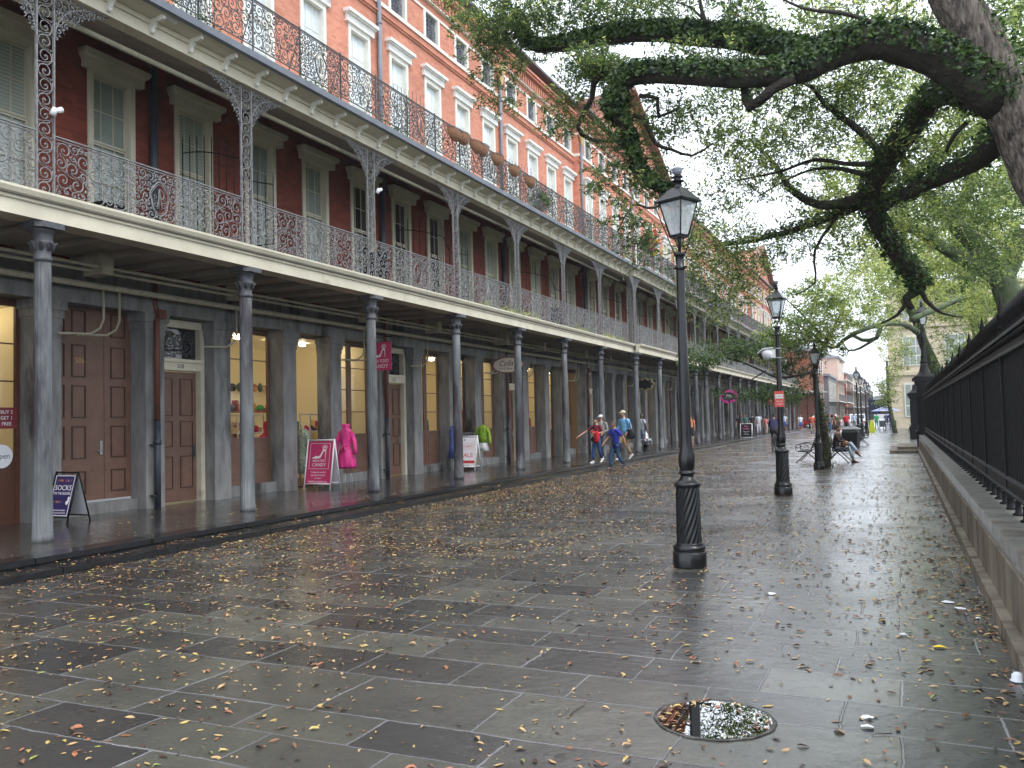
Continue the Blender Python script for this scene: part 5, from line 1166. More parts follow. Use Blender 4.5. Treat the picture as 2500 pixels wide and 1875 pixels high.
def person(loc, d, h, label, top, bottom, skin='fair', hair=HAIRC, hat=None, sleeve='short', legs=None, arms=None, skirt=False, shorts=False, fingers=False, shoes=(60,56,54), lean=0.0, seat=False, headturn=0.0, bag=None, female=False, longhair=False, group=None, tee_hem=.90, glasses=False):
    s = h/1.76; P = empty('person', loc, math.atan2(-d[0], d[1]), label, 'person', group); SK = SKINM[skin]
    z0 = .0; hz = .93
    if seat: dz = .47-.93
    else: dz = 0
    J = dict(pel=(0, 0, .96+dz), wai=(0, lean*.3, 1.10+dz), che=(0, lean*.8, 1.30+dz), nb=(0, lean, 1.46+dz), nk=(0, lean+.012, 1.53+dz), hd=(0, lean+.03, 1.63+dz))
    sh = .175 if female else .195
    shl = {-1: (-sh, lean, 1.42+dz), 1: (sh, lean, 1.42+dz)}
    legs = legs or {-1: ((-.10, .02, .50), (-.10, -.01, .09)), 1: ((.10, .02, .50), (.10, -.01, .09))}
    arms = arms or {-1: ((-.24, -.03, 1.15), (-.25, .05, .90)), 1: ((.24, -.03, 1.15), (.25, .05, .90))}
    V = Vector; sc = lambda p: tuple(V(p)*s)
    nodes = {'pel': (sc(J['pel']), .10*s), 'wai': (sc(J['wai']), .095*s), 'che': (sc(J['che']), .11*s), 'nb': (sc(J['nb']), .062*s), 'nk': (sc(J['nk']), .05*s), 'hd': (sc(J['hd']), .055*s)}
    ed = [('pel', 'wai'), ('wai', 'che'), ('che', 'nb'), ('nb', 'nk'), ('nk', 'hd')]
    for k in (-1, 1):
        kn, an = legs[k]; el, wr = arms[k]; toe = V(an)+V((0, .11, -.045))
        if len(arms[k]) > 2: pass
        hp = (k*.085, 0, .93+dz)
        nodes.update({f'h{k}': (sc(hp), .085*s), f'k{k}': (sc(kn), .052*s), f'a{k}': (sc(an), .03*s), f't{k}': (tuple(toe*s), .017*s),
                      f's{k}': (sc(shl[k]), .05*s), f'e{k}': (sc(el), .038*s), f'w{k}': (sc(wr), .026*s)})
        hd_ = (V(wr)-V(el)).normalized(); pm = V(wr)+hd_*.07
        nodes[f'p{k}'] = (sc(pm), .034*s)
        ed += [('pel', f'h{k}'), (f'h{k}', f'k{k}'), (f'k{k}', f'a{k}'), (f'a{k}', f't{k}'), ('che', f's{k}'), (f's{k}', f'e{k}'), (f'e{k}', f'w{k}'), (f'w{k}', f'p{k}')]
    vs, fs = skin_mesh(nodes, ed, 1); b = MB(); b.add(vs, fs, 0, True)
    for k in (-1, 1):                               # five curled fingers rooted in each palm
        el, wr = arms[k]; f = (V(wr)-V(el)).normalized(); side = f.cross(V((0, 0, 1))); side = side.normalized() if side.length > .1 else V((0, 1, 0)); up = side.cross(f)
        for q in range(4):
            r0 = V(wr)+f*.085+side*(q-1.5)*.018; ln = (.07, .078, .072, .056)[q]
            b.tube([sc(r0), sc(r0+f*ln*.5-up*.008), sc(r0+f*ln*.8-up*.028), sc(r0+f*ln*.85-up*.045)], [.010*s, .009*s, .008*s, .006*s], 5)
        r0 = V(wr)+f*.03-side*.03*k; b.tube([sc(r0), sc(r0+f*.03-side*.03*k), sc(r0+f*.06-side*.032*k)], [.012*s, .011*s, .008*s], 5)
    hc = V(J['hd'])+V((0, .005, .02)); R = Matrix.Rotation(headturn, 3, 'Z'); seg, rings = 16, 12; hv = []
    for i in range(rings+1):
        th = math.pi*i/rings
        for k in range(seg):
            w = 2*math.pi*k/seg; x = .075*math.sin(th)*math.cos(w); y = .092*math.sin(th)*math.sin(w); z = .115*math.cos(th)
            if z < -.02: f_ = 1+z*2.6; x *= max(.45, f_); y = y*max(.6, f_)+.012
            if y > .05 and -.05 < z < .02 and abs(x) < .02: y += .022*(1-abs(z+.02)/.04)
            hv.append(tuple((hc+R @ V((x, y, z)))*s))
    b.add(hv, [(i*seg+k, (i+1)*seg+k, (i+1)*seg+(k+1) % seg, i*seg+(k+1) % seg) for i in range(rings) for k in range(seg)], 0, True)
    for k in (-1, 1): b.ell((hc+R @ V((k*.077, 0, -.01)))*s, .012*s, .02*s, .03*s, 6, 5); b.ell((hc+R @ V((k*.03, .085, .008)))*s, .014*s, .008*s, .008*s, 6, 4, 1)
    b.ell((hc+R @ V((0, .083, -.052)))*s, .024*s, .008*s, .007*s, 8, 4, 2); b.ell((hc+R @ V((0, .102, -.022)))*s, .013*s, .014*s, .018*s, 6, 5)
    b.build('body', [SK, EYEM, mat('lips', lin(150,84,76), .5, .1, 20) if 'lips' not in bpy.data.materials else bpy.data.materials['lips']], P)
    if hair:
        m = MB(); n0 = 0
        for i in range(9):
            pass
        rr = 1.10; seg = 16; hv = []; rows = 7 if not longhair else 9
        for i in range(rows+1):
            th = (math.pi*.60)*i/7
            for k in range(seg):
                w = 2*math.pi*k/seg; fr_ = max(0, math.sin(w)); t2 = th*(1-.42*fr_) if not longhair else th*(1-.5*fr_*fr_)
                hv.append(tuple((hc+R @ V((.078*rr*math.sin(t2)*math.cos(w), .095*rr*math.sin(t2)*math.sin(w)-.006, .12*rr*math.cos(t2)+.002)))*s))
        m.add(hv, [(i*seg+k, (i+1)*seg+k, (i+1)*seg+(k+1) % seg, i*seg+(k+1) % seg) for i in range(rows) for k in range(seg)], 0, True); m.build('hair', hair, P)
    if hat:
        m = MB(); hv = []; seg = 16
        for i in range(6):
            th = math.pi*.5*i/5
            for k in range(seg): w = 2*math.pi*k/seg; hv.append(tuple((hc+R @ V((.092*math.sin(th)*math.cos(w), .108*math.sin(th)*math.sin(w), .045+.09*math.cos(th))))*s))
        m.add(hv, [(i*seg+k, (i+1)*seg+k, (i+1)*seg+(k+1) % seg, i*seg+(k+1) % seg) for i in range(5) for k in range(seg)], 0, True)
        bv = [tuple((hc+R @ V((x, y, z)))*s) for x, y, z in ((-.075, .07, .048), (.075, .07, .048), (.065, .15, .03), (.03, .175, .025), (-.03, .175, .025), (-.065, .15, .03))]
        bv2 = [(x, y, z+.008) for x, y, z in bv]; m.add(bv+bv2, [(0,1,2,3,4,5)[::-1], (6,7,8,9,10,11)] + [(i, (i+1) % 6, 6+(i+1) % 6, 6+i) for i in range(6)]); m.build('cap', hat, P)
    if glasses: m = MB(); m.obox((hc+R @ V((0, .094, .008)))*s, .06*s, .006*s, .014*s, R); m.build('sunglasses', EYEM, P)
    # top
    m = MB(); q = 1.0; hem = tee_hem+dz if not seat else .47+.02
    W_ = (.150, .135, .165, .17, .12, .066) if female else (.165, .155, .185, .195, .14, .07)
    ys = [0, lean*.2, lean*.7, lean, lean, lean]; zs = [hem, 1.08+dz, 1.28+dz, 1.38+dz, 1.455+dz, 1.485+dz]
    loft(m, [(sc((0, y, z)), a*s, c*s) for y, z, a, c in zip(ys, zs, W_, (.118, .105, .12, .112, .09, .06))], 18, 0, .035)
    for k in (-1, 1):
        el, wr = V(arms[k][0]), V(arms[k][1]); so_ = V(shl[k])
        if sleeve == 'none': continue
        pts = [so_*1.0-V((k*.06, 0, .01)), so_, so_+(el-so_)*.5]
        rad = [.075, .072, .06]
        if sleeve == 'short': pts.append(so_+(el-so_)*.72); rad.append(.062)
        else: pts += [el, el+(wr-el)*.5, wr]; rad += [.052, .046, .038]
        m.tube([sc(p) for p in pts], [r*s for r in rad], 10)
    m.build('shirt', top, P)
    # trousers / skirt / shorts
    m = MB()
    if skirt:
        loft(m, [(sc((0, 0, z+dz)), a*s, a*.8*s) for z, a in ((.45, .20), (.6, .19), (.8, .17), (.93, .16), (1.02, .13))], 18, 0, .05)
    else:
        loft(m, [(sc((0, 0, z+dz)), a*s, c*s) for z, a, c in ((.86, .13, .10), (.90, .165, .12), (.98, .155, .112), (1.05, .14, .104))], 16)
        for k in (-1, 1):
            kn, an = V(legs[k][0]), V(legs[k][1]); hp = V((k*.082, 0, .92+dz))
            if shorts: m.tube([sc(hp+V((0, 0, .02))), sc(hp+(kn-hp)*.5), sc(hp+(kn-hp)*.92)], [.088*s, .085*s, .082*s], 12)
            else: m.tube([sc(hp+V((0, 0, .02))), sc(hp+(kn-hp)*.5), sc(kn), sc(kn+(an-kn)*.5), sc(an+(kn-an)*.04)], [.09*s, .083*s, .066*s, .06*s, .052*s], 12)
    m.build('skirt' if skirt else ('shorts' if shorts else 'trousers'), bottom, P)
    for k in (-1, 1):
        an = V(legs[k][1]); m = MB(); low = -.09; ti = 0 if an[2] < .12 else -.6
        Mx = Matrix.Rotation(ti, 3, 'X')
        vs = []
        for yy, w, hh in ((-.065, .025, .06), (-.05, .038, .085), (.0, .042, .09), (.06, .044, .065), (.12, .048, .045), (.17, .04, .035), (.195, .02, .02)):
            for (a_, z_) in ((-w, 0), (w, 0), (w*.9, hh*.6), (w*.45, hh), (-w*.45, hh), (-w*.9, hh*.6)): vs.append(tuple((an+Mx @ V((a_, yy, z_+low)))*s))
        m.add(vs, [(i*6+k2, i*6+(k2+1) % 6, (i+1)*6+(k2+1) % 6, (i+1)*6+k2) for i in range(6) for k2 in range(6)] + [(5,4,3,2,1,0), tuple(36+i for i in range(6))], 0, True); m.build('shoe', cloth(*shoes), P)
    return P, s
def walk(st, lead=1, lift=.06):
    o = -lead
    return {lead: ((lead*.09, st*.42, .50), (lead*.09, st*.5, .09)), o: ((o*.09, -st*.05, .49), (o*.09, -st*.55, .09+lift+.10*st))}
G = lambda px, py, z=.166: gnd(px, py, z)
p_, s_ = person(G(1459,1130), (-.35,-.94), 1.60, 'woman in maroon shirt and jeans holding a red jacket, one arm held out', cloth(116,36,52), cloth(38,74,124), 'fair', HAIRC, female=True, shoes=(235,235,238), legs=walk(.32), sleeve='short',
    arms={1: ((.40, .20, 1.22), (.56, .42, 1.06)), -1: ((-.26, -.02, 1.17), (-.10, .20, 1.18))})
m = MB(); loft(m, [((-.12*s_, .17*s_, z*s_), a*s_, .07*s_) for z, a in ((.80, .05), (.86, .13), (1.0, .12), (1.12, .13), (1.2, .10), (1.24, .03))], 14, 0, .12); m.ell((.02*s_, .2*s_, 1.2*s_), .1*s_, .07*s_, .06*s_); tag(m.build('red_jacket', cloth(214,36,48), None, p_.location, p_.rotation_euler), 'bright red jacket folded over the arm of the woman in maroon', 'jacket')
m = MB(); m.ell((.05*s_, .15*s_, .92*s_), .13*s_, .06*s_, .10*s_); m.tube([(.12*s_, .14*s_, .98*s_), (.03*s_, .13*s_, 1.2*s_), (-.13*s_, .06*s_, 1.46*s_)], .009, 6); tag(m.build('handbag', cloth(36,34,40), None, p_.location, p_.rotation_euler), 'black shoulder bag at the hip of the woman in maroon', 'handbag')
person(G(1470,1119), (-.1,-1), 1.72, 'man in white cap and grey checked shirt walking behind the woman in maroon', cloth(168,168,160,lin(112,112,108)), cloth(74,78,88), 'fair', HAIRC, M['bulb_white'], 'long', walk(.2, -1), {1: ((.27, -.02, 1.16), (.15, .16, 1.02)), -1: ((-.27, -.02, 1.16), (-.15, .16, 1.02))}, glasses=True, shoes=(66,70,78))
p_, s_ = person(G(1526,1122), (-.5,-.86), 1.85, 'tall man in pale blue shirt and tan cap stepping along the kerb', cloth(122,176,218), cloth(170,148,112), 'fair', HAIRC, mat('cap_tan', lin(206,194,162), .8, .1, 20), 'long', walk(.4, 1), {1: ((.28, .0, 1.17), (.24, .2, 1.06)), -1: ((-.28, -.06, 1.15), (-.26, .1, .98))}, shorts=False, shoes=(206,206,210))
m = MB(); loft(m, [((-.34*s_, .02, z*s_), a*s_, .10*s_) for z, a in ((.74, .12), (.82, .22), (.95, .22), (1.06, .17), (1.10, .05))], 14, 0, .05); m.tube([(-.34*s_, 0, 1.08*s_), (-.3*s_, 0, 1.3*s_), (-.18*s_, 0, 1.46*s_)], .014, 6); tag(m.build('duffel_bag', cloth(32,32,38), None, p_.location, p_.rotation_euler), 'black duffel bag hanging beside the tall man in pale blue', 'bag')
p_, s_ = person(G(1506,1147,0), (-.62,-.78), 1.64, 'older man in royal blue shirt and jeans striding off the lower step, head bowed', cloth(52,62,168), cloth(44,78,110), 'tan', HAIRG, None, 'short', walk(.44, 1, .08), {1: ((.27, .14, 1.17), (.29, .34, .98)), -1: ((-.27, -.14, 1.16), (-.30, -.20, .93))}, lean=.06, shoes=(60,66,80), glasses=True, tee_hem=.78)
m = MB(); loft(m, [((0, -.05*s_, z*s_), a*s_, .125*s_) for z, a in ((.60, .10), (.70, .17), (.85, .175), (.93, .17), (.97, .16))], 14, 0, .1); m.tube([(-.1*s_, .11*s_, .95*s_), (0, .14*s_, .93*s_), (.1*s_, .11*s_, .95*s_)], .03*s_, 6); tag(m.build('waist_jacket', cloth(34,38,66), None, p_.location, p_.rotation_euler), 'dark navy jacket tied round the waist of the older man', 'jacket')
person(G(1567,1094), (.45,.9), 1.80, 'man in white tee and jeans turned away beside the fire hydrant', cloth(206,208,222), cloth(106,126,152), 'dark', HAIRG, None, 'short', {1: ((.10, .02, .5), (.12, .02, .09)), -1: ((-.09, .05, .5), (-.12, -.04, .09))}, {1: ((.30, -.02, 1.18), (.30, .08, .95)), -1: ((-.24, -.03, 1.15), (-.22, .1, .92))}, shoes=(30,30,34))
person(G(1688,1081), (.1,-1), 1.66, 'woman in orange top and black skirt coming out from the arcade columns', cloth(226,142,104), cloth(34,32,40), 'fair', mat('hair_brown', lin(104,66,44), .6, .3, 60), female=True, skirt=True, longhair=True, shoes=(150,120,110))
# seated reader
bx = at(2040, 1060, 32.6).x
p_, s_ = person((bx, 32.5, 0), (1, -.22), 1.76, 'bearded man in dark jacket and pale jeans sitting cross legged on the bench', cloth(54,40,36), cloth(150,166,182), 'tan', HAIRC, None, 'long', {1: ((.12, .48, .52), (.16, .62, .09)), -1: ((-.06, .50, .66), (.20, .78, .38))},
    {1: ((.24, .18, .76), (.10, .34, .72)), -1: ((-.24, .16, .76), (-.08, .34, .72))}, seat=True, lean=.06, shoes=(84,46,38))
m = MB(); m.ell((0, .135, 1.16), .055, .04, .05); m.location = None; m.build('beard', HAIRC, p_)
m = MB(); loft(m, [((0, .30, z), a, .13) for z, a in ((.50, .16), (.56, .22), (.64, .22), (.71, .16))], 14, 0, .1); tag(m.build('coat', mat('tan_coat', lin(180,120,76), .85, .4, 4, c2=lin(60,34,28)), None, p_.location, p_.rotation_euler), 'tan and brown coat bundled on the lap of the seated man', 'coat')
# cyclist
cx, cy = gnd(1893, 1100).x, 43.3
cyc, s_ = person((cx-.05, cy, .08), (.1, 1), 1.72, 'cyclist in navy and red jacket riding away from the camera', cloth(48,50,88), cloth(40,40,52), 'tan', HAIRC, None, 'long', {1: ((.13, .34, .62), (.12, .22, .22)), -1: ((-.13, .26, .74), (-.12, .32, .42))}, {1: ((.26, .28, 1.16), (.22, .50, 1.0)), -1: ((-.26, .28, 1.16), (-.22, .50, 1.0))}, lean=.16)
bk_ = empty('bicycle', (cx-.05, cy+.05, 0), .0, 'dark bicycle ridden away down the paving by the cyclist in navy', 'bicycle')
for yy in (-.52, .53):
    m = MB(); m.tube([(0, yy+.33*math.cos(a), .35+.33*math.sin(a)) for a in [2*math.pi*i/28 for i in range(29)]], .018, 6, up=(1, 0, 0))
    for i in range(10): a = math.pi*i/10; m.tube([(0, yy-.32*math.cos(a), .35-.32*math.sin(a)), (0, yy+.32*math.cos(a), .35+.32*math.sin(a))], .0025, 3)
    m.build('wheel', M['black_matt'], bk_)
m = MB()
for a, b_, r in (((0,-.52,.35),(0,-.05,.30),.014), ((0,-.05,.30),(0,-.18,.86),.018), ((0,-.52,.35),(0,-.16,.78),.012), ((0,-.05,.30),(0,.36,.84),.02), ((0,-.16,.78),(0,.36,.86),.018), ((0,.36,.92),(0,.53,.35),.016)): m.tube([a, b_], r, 6)
m.build('frame', cloth(70,72,80), bk_)
m = MB(); m.ell((0, -.2, .89), .08, .14, .035); m.build('saddle', M['black_matt'], bk_); m = MB(); m.tube([(-.28, .3, 1.0), (-.1, .38, 1.02), (.1, .38, 1.02), (.28, .3, 1.0)], .014, 6); m.build('handlebar', M['black_matt'], bk_)
far = [(1806,1064,.166,(0,-1),'person in black standing between far arcade columns',(38,38,44),(36,36,42),0), (1822,1063,.166,(.2,-1),'person in teal shirt beyond the chalkboard sign',(60,112,104),(50,54,64),0),
       (1838,1064,.166,(0,1),'person with tan hair in black dress under the far arcade',(40,38,46),(34,34,44),1), (1853,1060,.166,(0,-1),'person all in white walking in the far arcade',(226,230,236),(210,214,222),0),
       (1871,1063,.0,(.2,1),'person draped in a coral pink poncho ahead of the cyclist',(232,132,124),(200,170,160),1), (1916,1054,.166,(0,-1),'person in white top and blue shorts behind the far columns',(214,220,234),(80,110,180),0),
       (1955,1053,.0,(.4,-1),'person in white tee and blue shorts at the far kerb corner',(232,234,240),(74,112,190),0), (1984,1058,.0,(0,1),'person in orange shirt and khaki trousers walking away',(226,116,86),(176,160,140),0),
       (2027,1056,.0,(0,-1),'person in grey tee and jeans left of the far crowd',(120,122,124),(70,110,170),0), (2047,1055,.0,(.1,-1),'broad man in olive shirt and dark trousers in the far crowd',(104,104,72),(42,40,54),0),
       (2067,1054,.0,(0,-1),'man in bright red tee and black trousers in the far crowd',(222,40,56),(38,36,44),0), (2086,1050,.0,(0,1),'person in pale blue shirt beside the white car',(190,204,226),(120,124,134),0),
       (2010,1052,.0,(0,-1),'person in dark grey behind the mossy tree trunk',(84,84,92),(60,62,74),0), (2141,1048,.0,(.3,1),'person in green standing left of the blue umbrella',(60,190,120),(90,150,130),0),
       (2166,1048,.0,(0,1),'person in navy shirt standing under the blue umbrella',(66,78,140),(60,66,110),0), (2175,1048,.0,(0,-1),'person in indigo shirt at the right edge of the blue umbrella',(54,60,150),(60,60,110),0),
       (2036,1054,.0,(0,-1),'person in brown jacket between the grey tee and the olive shirt',(128,88,72),(70,60,60),1)]
for i, (px, py, z, d, lab, c1, c2, f) in enumerate(far):
    person(gnd(px, py, z), d, 1.66+.03*(i % 4), lab, cloth(*c1), cloth(*c2), ('fair', 'tan', 'fair', 'dark')[i % 4], HAIRC, None, 'short', walk(.25, 1 if i % 2 else -1), female=bool(f), skirt=False, shorts='shorts' in lab, longhair=bool(f))

# ================================================================ STREET FURNITURE
def bench(loc, rz, label):
    b = empty('park_bench', loc, rz, label, 'bench', 'black iron benches round the trees')
    m = MB()
    for i in range(6): m.box(-.75, .75, .02+i*.075, .075+i*.075, .43-.004*i, .45-.004*i)
    m.build('seat', M['black_matt'], b); m = MB()
    for i in range(5): m.box(-.75, .75, -.03-.03*i, -.01-.03*i, .52+.075*i, .575+.075*i)
    m.build('backrest', M['black_matt'], b)
    for x in (-.72, .72):
        m = MB(); m.tube([(x, -.18, .92), (x, -.05, .6), (x, .0, .44), (x, .12, .40), (x, .45, .41)], .017, 6)
        m.tube([(x, -.22, .0), (x, -.13, .12), (x, .02, .28), (x, .18, .40), (x, .30, .40)], .017, 6); m.tube([(x, .52, .0), (x, .42, .10), (x, .26, .26), (x, .1, .40)], .017, 6)
        m.tube([(x, -.08, .66), (x, .1, .70), (x, .35, .68), (x, .50, .62), (x, .52, .55), (x, .46, .52), (x, .42, .56)], .014, 6); m.tube([(x, .46, .41), (x, .52, .47), (x, .50, .58)], .012, 6)
        m.tube([(x, .15+.06*math.cos(a), .54+.07*math.sin(a)) for a in [i*.5 for i in range(13)]], .008, 5); m.tube([(x, .30+.05*math.cos(a), .55+.06*math.sin(a)) for a in [i*.5 for i in range(13)]], .008, 5)
        m.build('side_frame', M['black_matt'], b)
    return b
bench((bx+.12-.18, 32.55, 0), -math.pi/2, 'black iron bench on which the bearded man sits')
bench((bx-.78, 32.6, 0), math.pi/2, 'black iron bench with scrolled arms left of the mossy tree')
bench((gnd(2112, 1082).x-.2, 49.2, 0), -math.pi/2, 'empty black iron bench just beyond the litter bin')
bn = empty('litter_bin', (gnd(2086,1088).x, 46.0, 0), -.15, 'square black litter bin with a pale sloping hood', 'litter bin')
m = MB(); m.prism([(-.32, 0), (.32, 0), (.38, .78), (-.38, .78)], -.36, .36, 'y'); m.build('body', M['black_matt'], bn); m = MB(); m.box(-.34, .34, -.34, .34, .782, .93); m.build('opening', M['iron_dark'], bn)
m = MB(); m.add([(-.44,-.42,.93),(.44,-.42,.93),(.44,.42,.93),(-.44,.42,.93),(-.2,-.2,1.06),(.2,-.2,1.06),(.2,.2,1.06),(-.2,.2,1.06)], [(0,3,2,1),(4,5,6,7),(0,1,5,4),(1,2,6,5),(2,3,7,6),(3,0,4,7)]); m.build('hood', M['granite'], bn)
hy = empty('fire_hydrant', G(1578,1101), 0, 'silver fire hydrant with black foot between the arcade columns', 'fire hydrant')
m = MB(); m.lathe([(.16, 0), (.16, .04), (.12, .05), (.12, .25), (.15, .26), (.15, .29)], 16); m.build('foot', M['black_matt'], hy)
m = MB(); m.lathe([(.11, .29), (.11, .55), (.15, .56), (.15, .61), (.12, .62), (.12, .74), (.09, .82), (.04, .86), (.03, .92), (0, .93)], 20)
for k, r in ((0, .075), (math.pi, .055), (-math.pi/2, .06)): c, s2 = math.cos(k), math.sin(k); m.tube([(0, 0, .5), (c*.2, s2*.2, .5)], r, 10); m.tube([(c*.2, s2*.2, .5), (c*.25, s2*.25, .5)], r*1.25, 6)
m.build('barrel', M['silver'], hy)

# ---------------------------------------------------------------- A-frame signs
def aframe(loc, rz, w, h, d, label, face, frame, back):
    a = empty('sandwich_board', loc, rz, label, 'sandwich board'); ang = math.atan2(d/2, h)
    for s, nm in ((-1, 'front_panel'), (1, 'back_panel')):
        m = MB(); Mx = Matrix.Rotation(s*ang, 3, 'X'); c = Vector((0, s*d/4, h/2)); hl = math.hypot(d/2, h)/2
        m.obox(c+Mx @ Vector((0, 0, .03)), w/2-.02, .005, hl-.09, Mx, 0); m.build(nm, face if s < 0 else back, a)
        m = MB()
        fr_r = .019 if frame is FRW else .014
        for q in (-1, 1): m.tube([(q*w/2, s*d/2, 0), (q*w/2, 0, h)], fr_r, 8)
        for t in (.11, .98): m.tube([(-w/2, s*d/2*(1-t), h*t), (w/2, s*d/2*(1-t), h*t)], fr_r*.9, 8)
        m.build('frame', frame, a)
    def onface(u, v, off=.008): return (u, -d/2+v*math.sin(ang)-off*math.cos(ang), v*math.cos(ang)+off*math.sin(ang))
    return a, onface, (RX-ang, 0, 0)
def flat(name, poly, of, mat_, parent, off=.009):
    m = MB(); n = len(poly); vs = [of(u, v, off) for u, v in poly]+[of(u, v, off-.0015) for u, v in poly]; m.add(vs, [tuple(range(n)), tuple(range(n, 2*n))[::-1]]+[(i, (i+1) % n, n+(i+1) % n, n+i) for i in range(n)]); return m.build(name, mat_, parent)
def outline(u0, u1, v0, v1, t): return [[(u0,v0),(u1,v0),(u1,v0+t),(u0,v0+t)], [(u0,v1-t),(u1,v1-t),(u1,v1),(u0,v1)], [(u0,v0+t),(u0+t,v0+t),(u0+t,v1-t),(u0,v1-t)], [(u1-t,v0+t),(u1,v0+t),(u1,v1-t),(u1-t,v1-t)]]
SHOE = [(0,.10),(.06,.13),(.17,.19),(.28,.24),(.36,.20),(.46,.22),(.56,.36),(.66,.62),(.74,.86),(.80,.86),(.86,.70),(.90,.66),(.90,.05),(.87,.05),(.84,.56),(.76,.62),(.68,.44),(.58,.14),(.48,.06),(.2,.05),(0,.06)]
PINK = mat('sign_pink', lin(198,54,106), .45, .06, 5); WHT = mat('sign_white', lin(238,234,236), .5, .04, 9); NAVY = mat('sign_navy', lin(48,38,92), .45, .06, 5); FRW = mat('frame_white', lin(232,232,236), .4, .05, 5)
def shoe_logo(of, u, v, w, h, parent):
    flat('shoe_emblem', [(u+a*w, v+b_*h) for a, b_ in SHOE], of, WHT, parent)
    flat('lollipop_emblem', [(u+.80*w+.16*w*math.cos(t)*1.0, v+.86*h+.17*h*math.sin(t)) for t in [6.283*i/18 for i in range(18)]], of, WHT, parent, .0095)
    flat('swirl', [(u+.80*w+.12*w*math.cos(t), v+.86*h+.13*h*math.sin(t)) for t in [6.283*i/16 for i in range(16)]], of, PINK, parent, .0105); flat('swirl_centre', [(u+.80*w+.06*w*math.cos(t), v+.86*h+.065*h*math.sin(t)) for t in [6.283*i/12 for i in range(12)]], of, WHT, parent, .0115)
c_ = (G(741,1194)+G(803,1196))/2
a, of, rot = aframe((c_.x+.02, 17.2+.24, Z0), .03, .76, 1.22, .44, 'white framed pink sandwich board with a shoe logo', PINK, FRW, M['bulb_white'])
for pl in outline(-.29, .29, .50, 1.13, .008): flat('border', pl, of, WHT, a)
shoe_logo(of, -.22, .74, .44, .34, a)
text_mesh('NOLA FOOT', .085, WHT, a, of(0, .70), rot, sx=.78); text_mesh('CANDY', .115, WHT, a, of(0, .60), rot, sx=1.0)
for i, t_ in enumerate(('"Curing the world of', 'ugly shoes..One pair', 'at a time"')): text_mesh(t_, .058, WHT, a, of(0, .42-.072*i), rot, sx=.9)
text_mesh('NolaFootCandy.com', .07, WHT, a, of(0, .19), rot, sx=.95)
q = G(163,1278)
a, of, rot = aframe((q.x-.27, q.y+.23, Z0), 0, .54, .86, .46, 'navy sandwich board lettered SOCKS standing behind the first column', NAVY, M['black_matt'], M['bulb_white'])
for pl in outline(-.235, .235, .12, .82, .014): flat('border', pl, of, WHT, a)
for i, ch in enumerate('yummy sassy'): 
    if ch != ' ': text_mesh(ch, .07, [mat('rainbow_%d' % k, c, .5, .05, 5) if ('rainbow_%d' % k) not in bpy.data.materials else bpy.data.materials['rainbow_%d' % k] for k, c in [(i % 5, [lin(70,160,150), lin(220,60,60), lin(230,120,50), lin(220,190,60), lin(200,80,150)][i % 5])]][0], a, of(-.16+.031*i, .735), rot, sx=.7)
text_mesh('SOCKS', .125, WHT, a, of(0, .60), rot, sx=1.05); text_mesh('ON THE SQUARE', .062, WHT, a, of(0, .505), rot, sx=.85)
flat('sock_emblem', [(.13,.34),(.16,.31),(.19,.32),(.205,.36),(.215,.45),(.17,.45),(.165,.38),(.14,.375)], of, WHT, a)
for i, ch in enumerate('& MORE!'): 
    if ch != ' ': text_mesh(ch, .05, bpy.data.materials['rainbow_%d' % (i % 5)], a, of(-.17+.036*i, .36), rot)
text_mesh('518 JACKSON SQUARE', .032, WHT, a, of(0, .215), rot); text_mesh('NEW ORLEANS BOUTIQUE', .030, WHT, a, of(0, .17), rot)
q = G(1160,1149)
a, of, rot = aframe((q.x-.32, q.y+.2, Z0), .04, .64, 1.12, .5, 'white sandwich board lettered SALE in red, half behind a column', WHT, FRW, mat('board_cream', lin(214,208,186), .6, .1, 5))
REDS = mat('sign_red_paint', lin(206,56,52), .5, .05, 6); DKT = mat('sign_dark_text', lin(70,50,56), .5, .05, 6)
m = MB()
for i in range(11): x = -.28+.056*i; m.tube([(x, 0, 1.12), (x, 0, 1.16+.05*math.cos((i-5)/5*1.3))], .009, 5)
m.tube([(-.3, 0, 1.13)]+[(-.28+.056*i, 0, 1.17+.05*math.cos((i-5)/5*1.3)) for i in range(11)]+[(.3, 0, 1.13)], .011, 5); m.build('crest', M['granite'], a)
text_mesh("Colla's", .12, REDS, a, of(0, .80), rot, shear=.3); text_mesh('SALE', .20, REDS, a, of(0, .50), rot, sx=1.05); flat('red_band', [(-.28,.24),(.28,.24),(.28,.33),(-.28,.33)], of, REDS, a); text_mesh('STOREWIDE SALE', .05, WHT, a, of(0, .285), rot); text_mesh('ASK INSIDE', .04, DKT, a, of(0, .17), rot)
m = MB(); el = [of(.22*math.cos(t), .80+.10*math.sin(t), .009) for t in [6.283*i/32 for i in range(33)]]; m.tube(el, .003, 4); m.build('oval_border', REDS, a)
for u in (-.2, -.12): flat('badge', [(u+.025*math.cos(t), 1.0+.025*math.sin(t)) for t in [6.283*i/12 for i in range(12)]], of, DKT, a)
q = G(1822,1072)
a, of, rot = aframe((q.x, q.y+.2, Z0), 0, .75, 1.05, .5, 'white framed black chalkboard with pink writing among the far columns', M['black_matt'], FRW, M['black_matt'])
text_mesh('New', .13, mat('chalk_pink', lin(240,120,160), .7, .05, 9), a, of(0, .88), rot); text_mesh('Looks', .16, bpy.data.materials['chalk_pink'], a, of(0, .72), rot, shear=.3)
for i in range(3): text_mesh(('Come in and', 'see our', 'new arrivals'), .07, WHT, a, of(0, .52-.1*i), rot) if False else text_mesh(('Come in and', 'see our', 'new arrivals')[i], .07, WHT, a, of(0, .52-.1*i), rot)

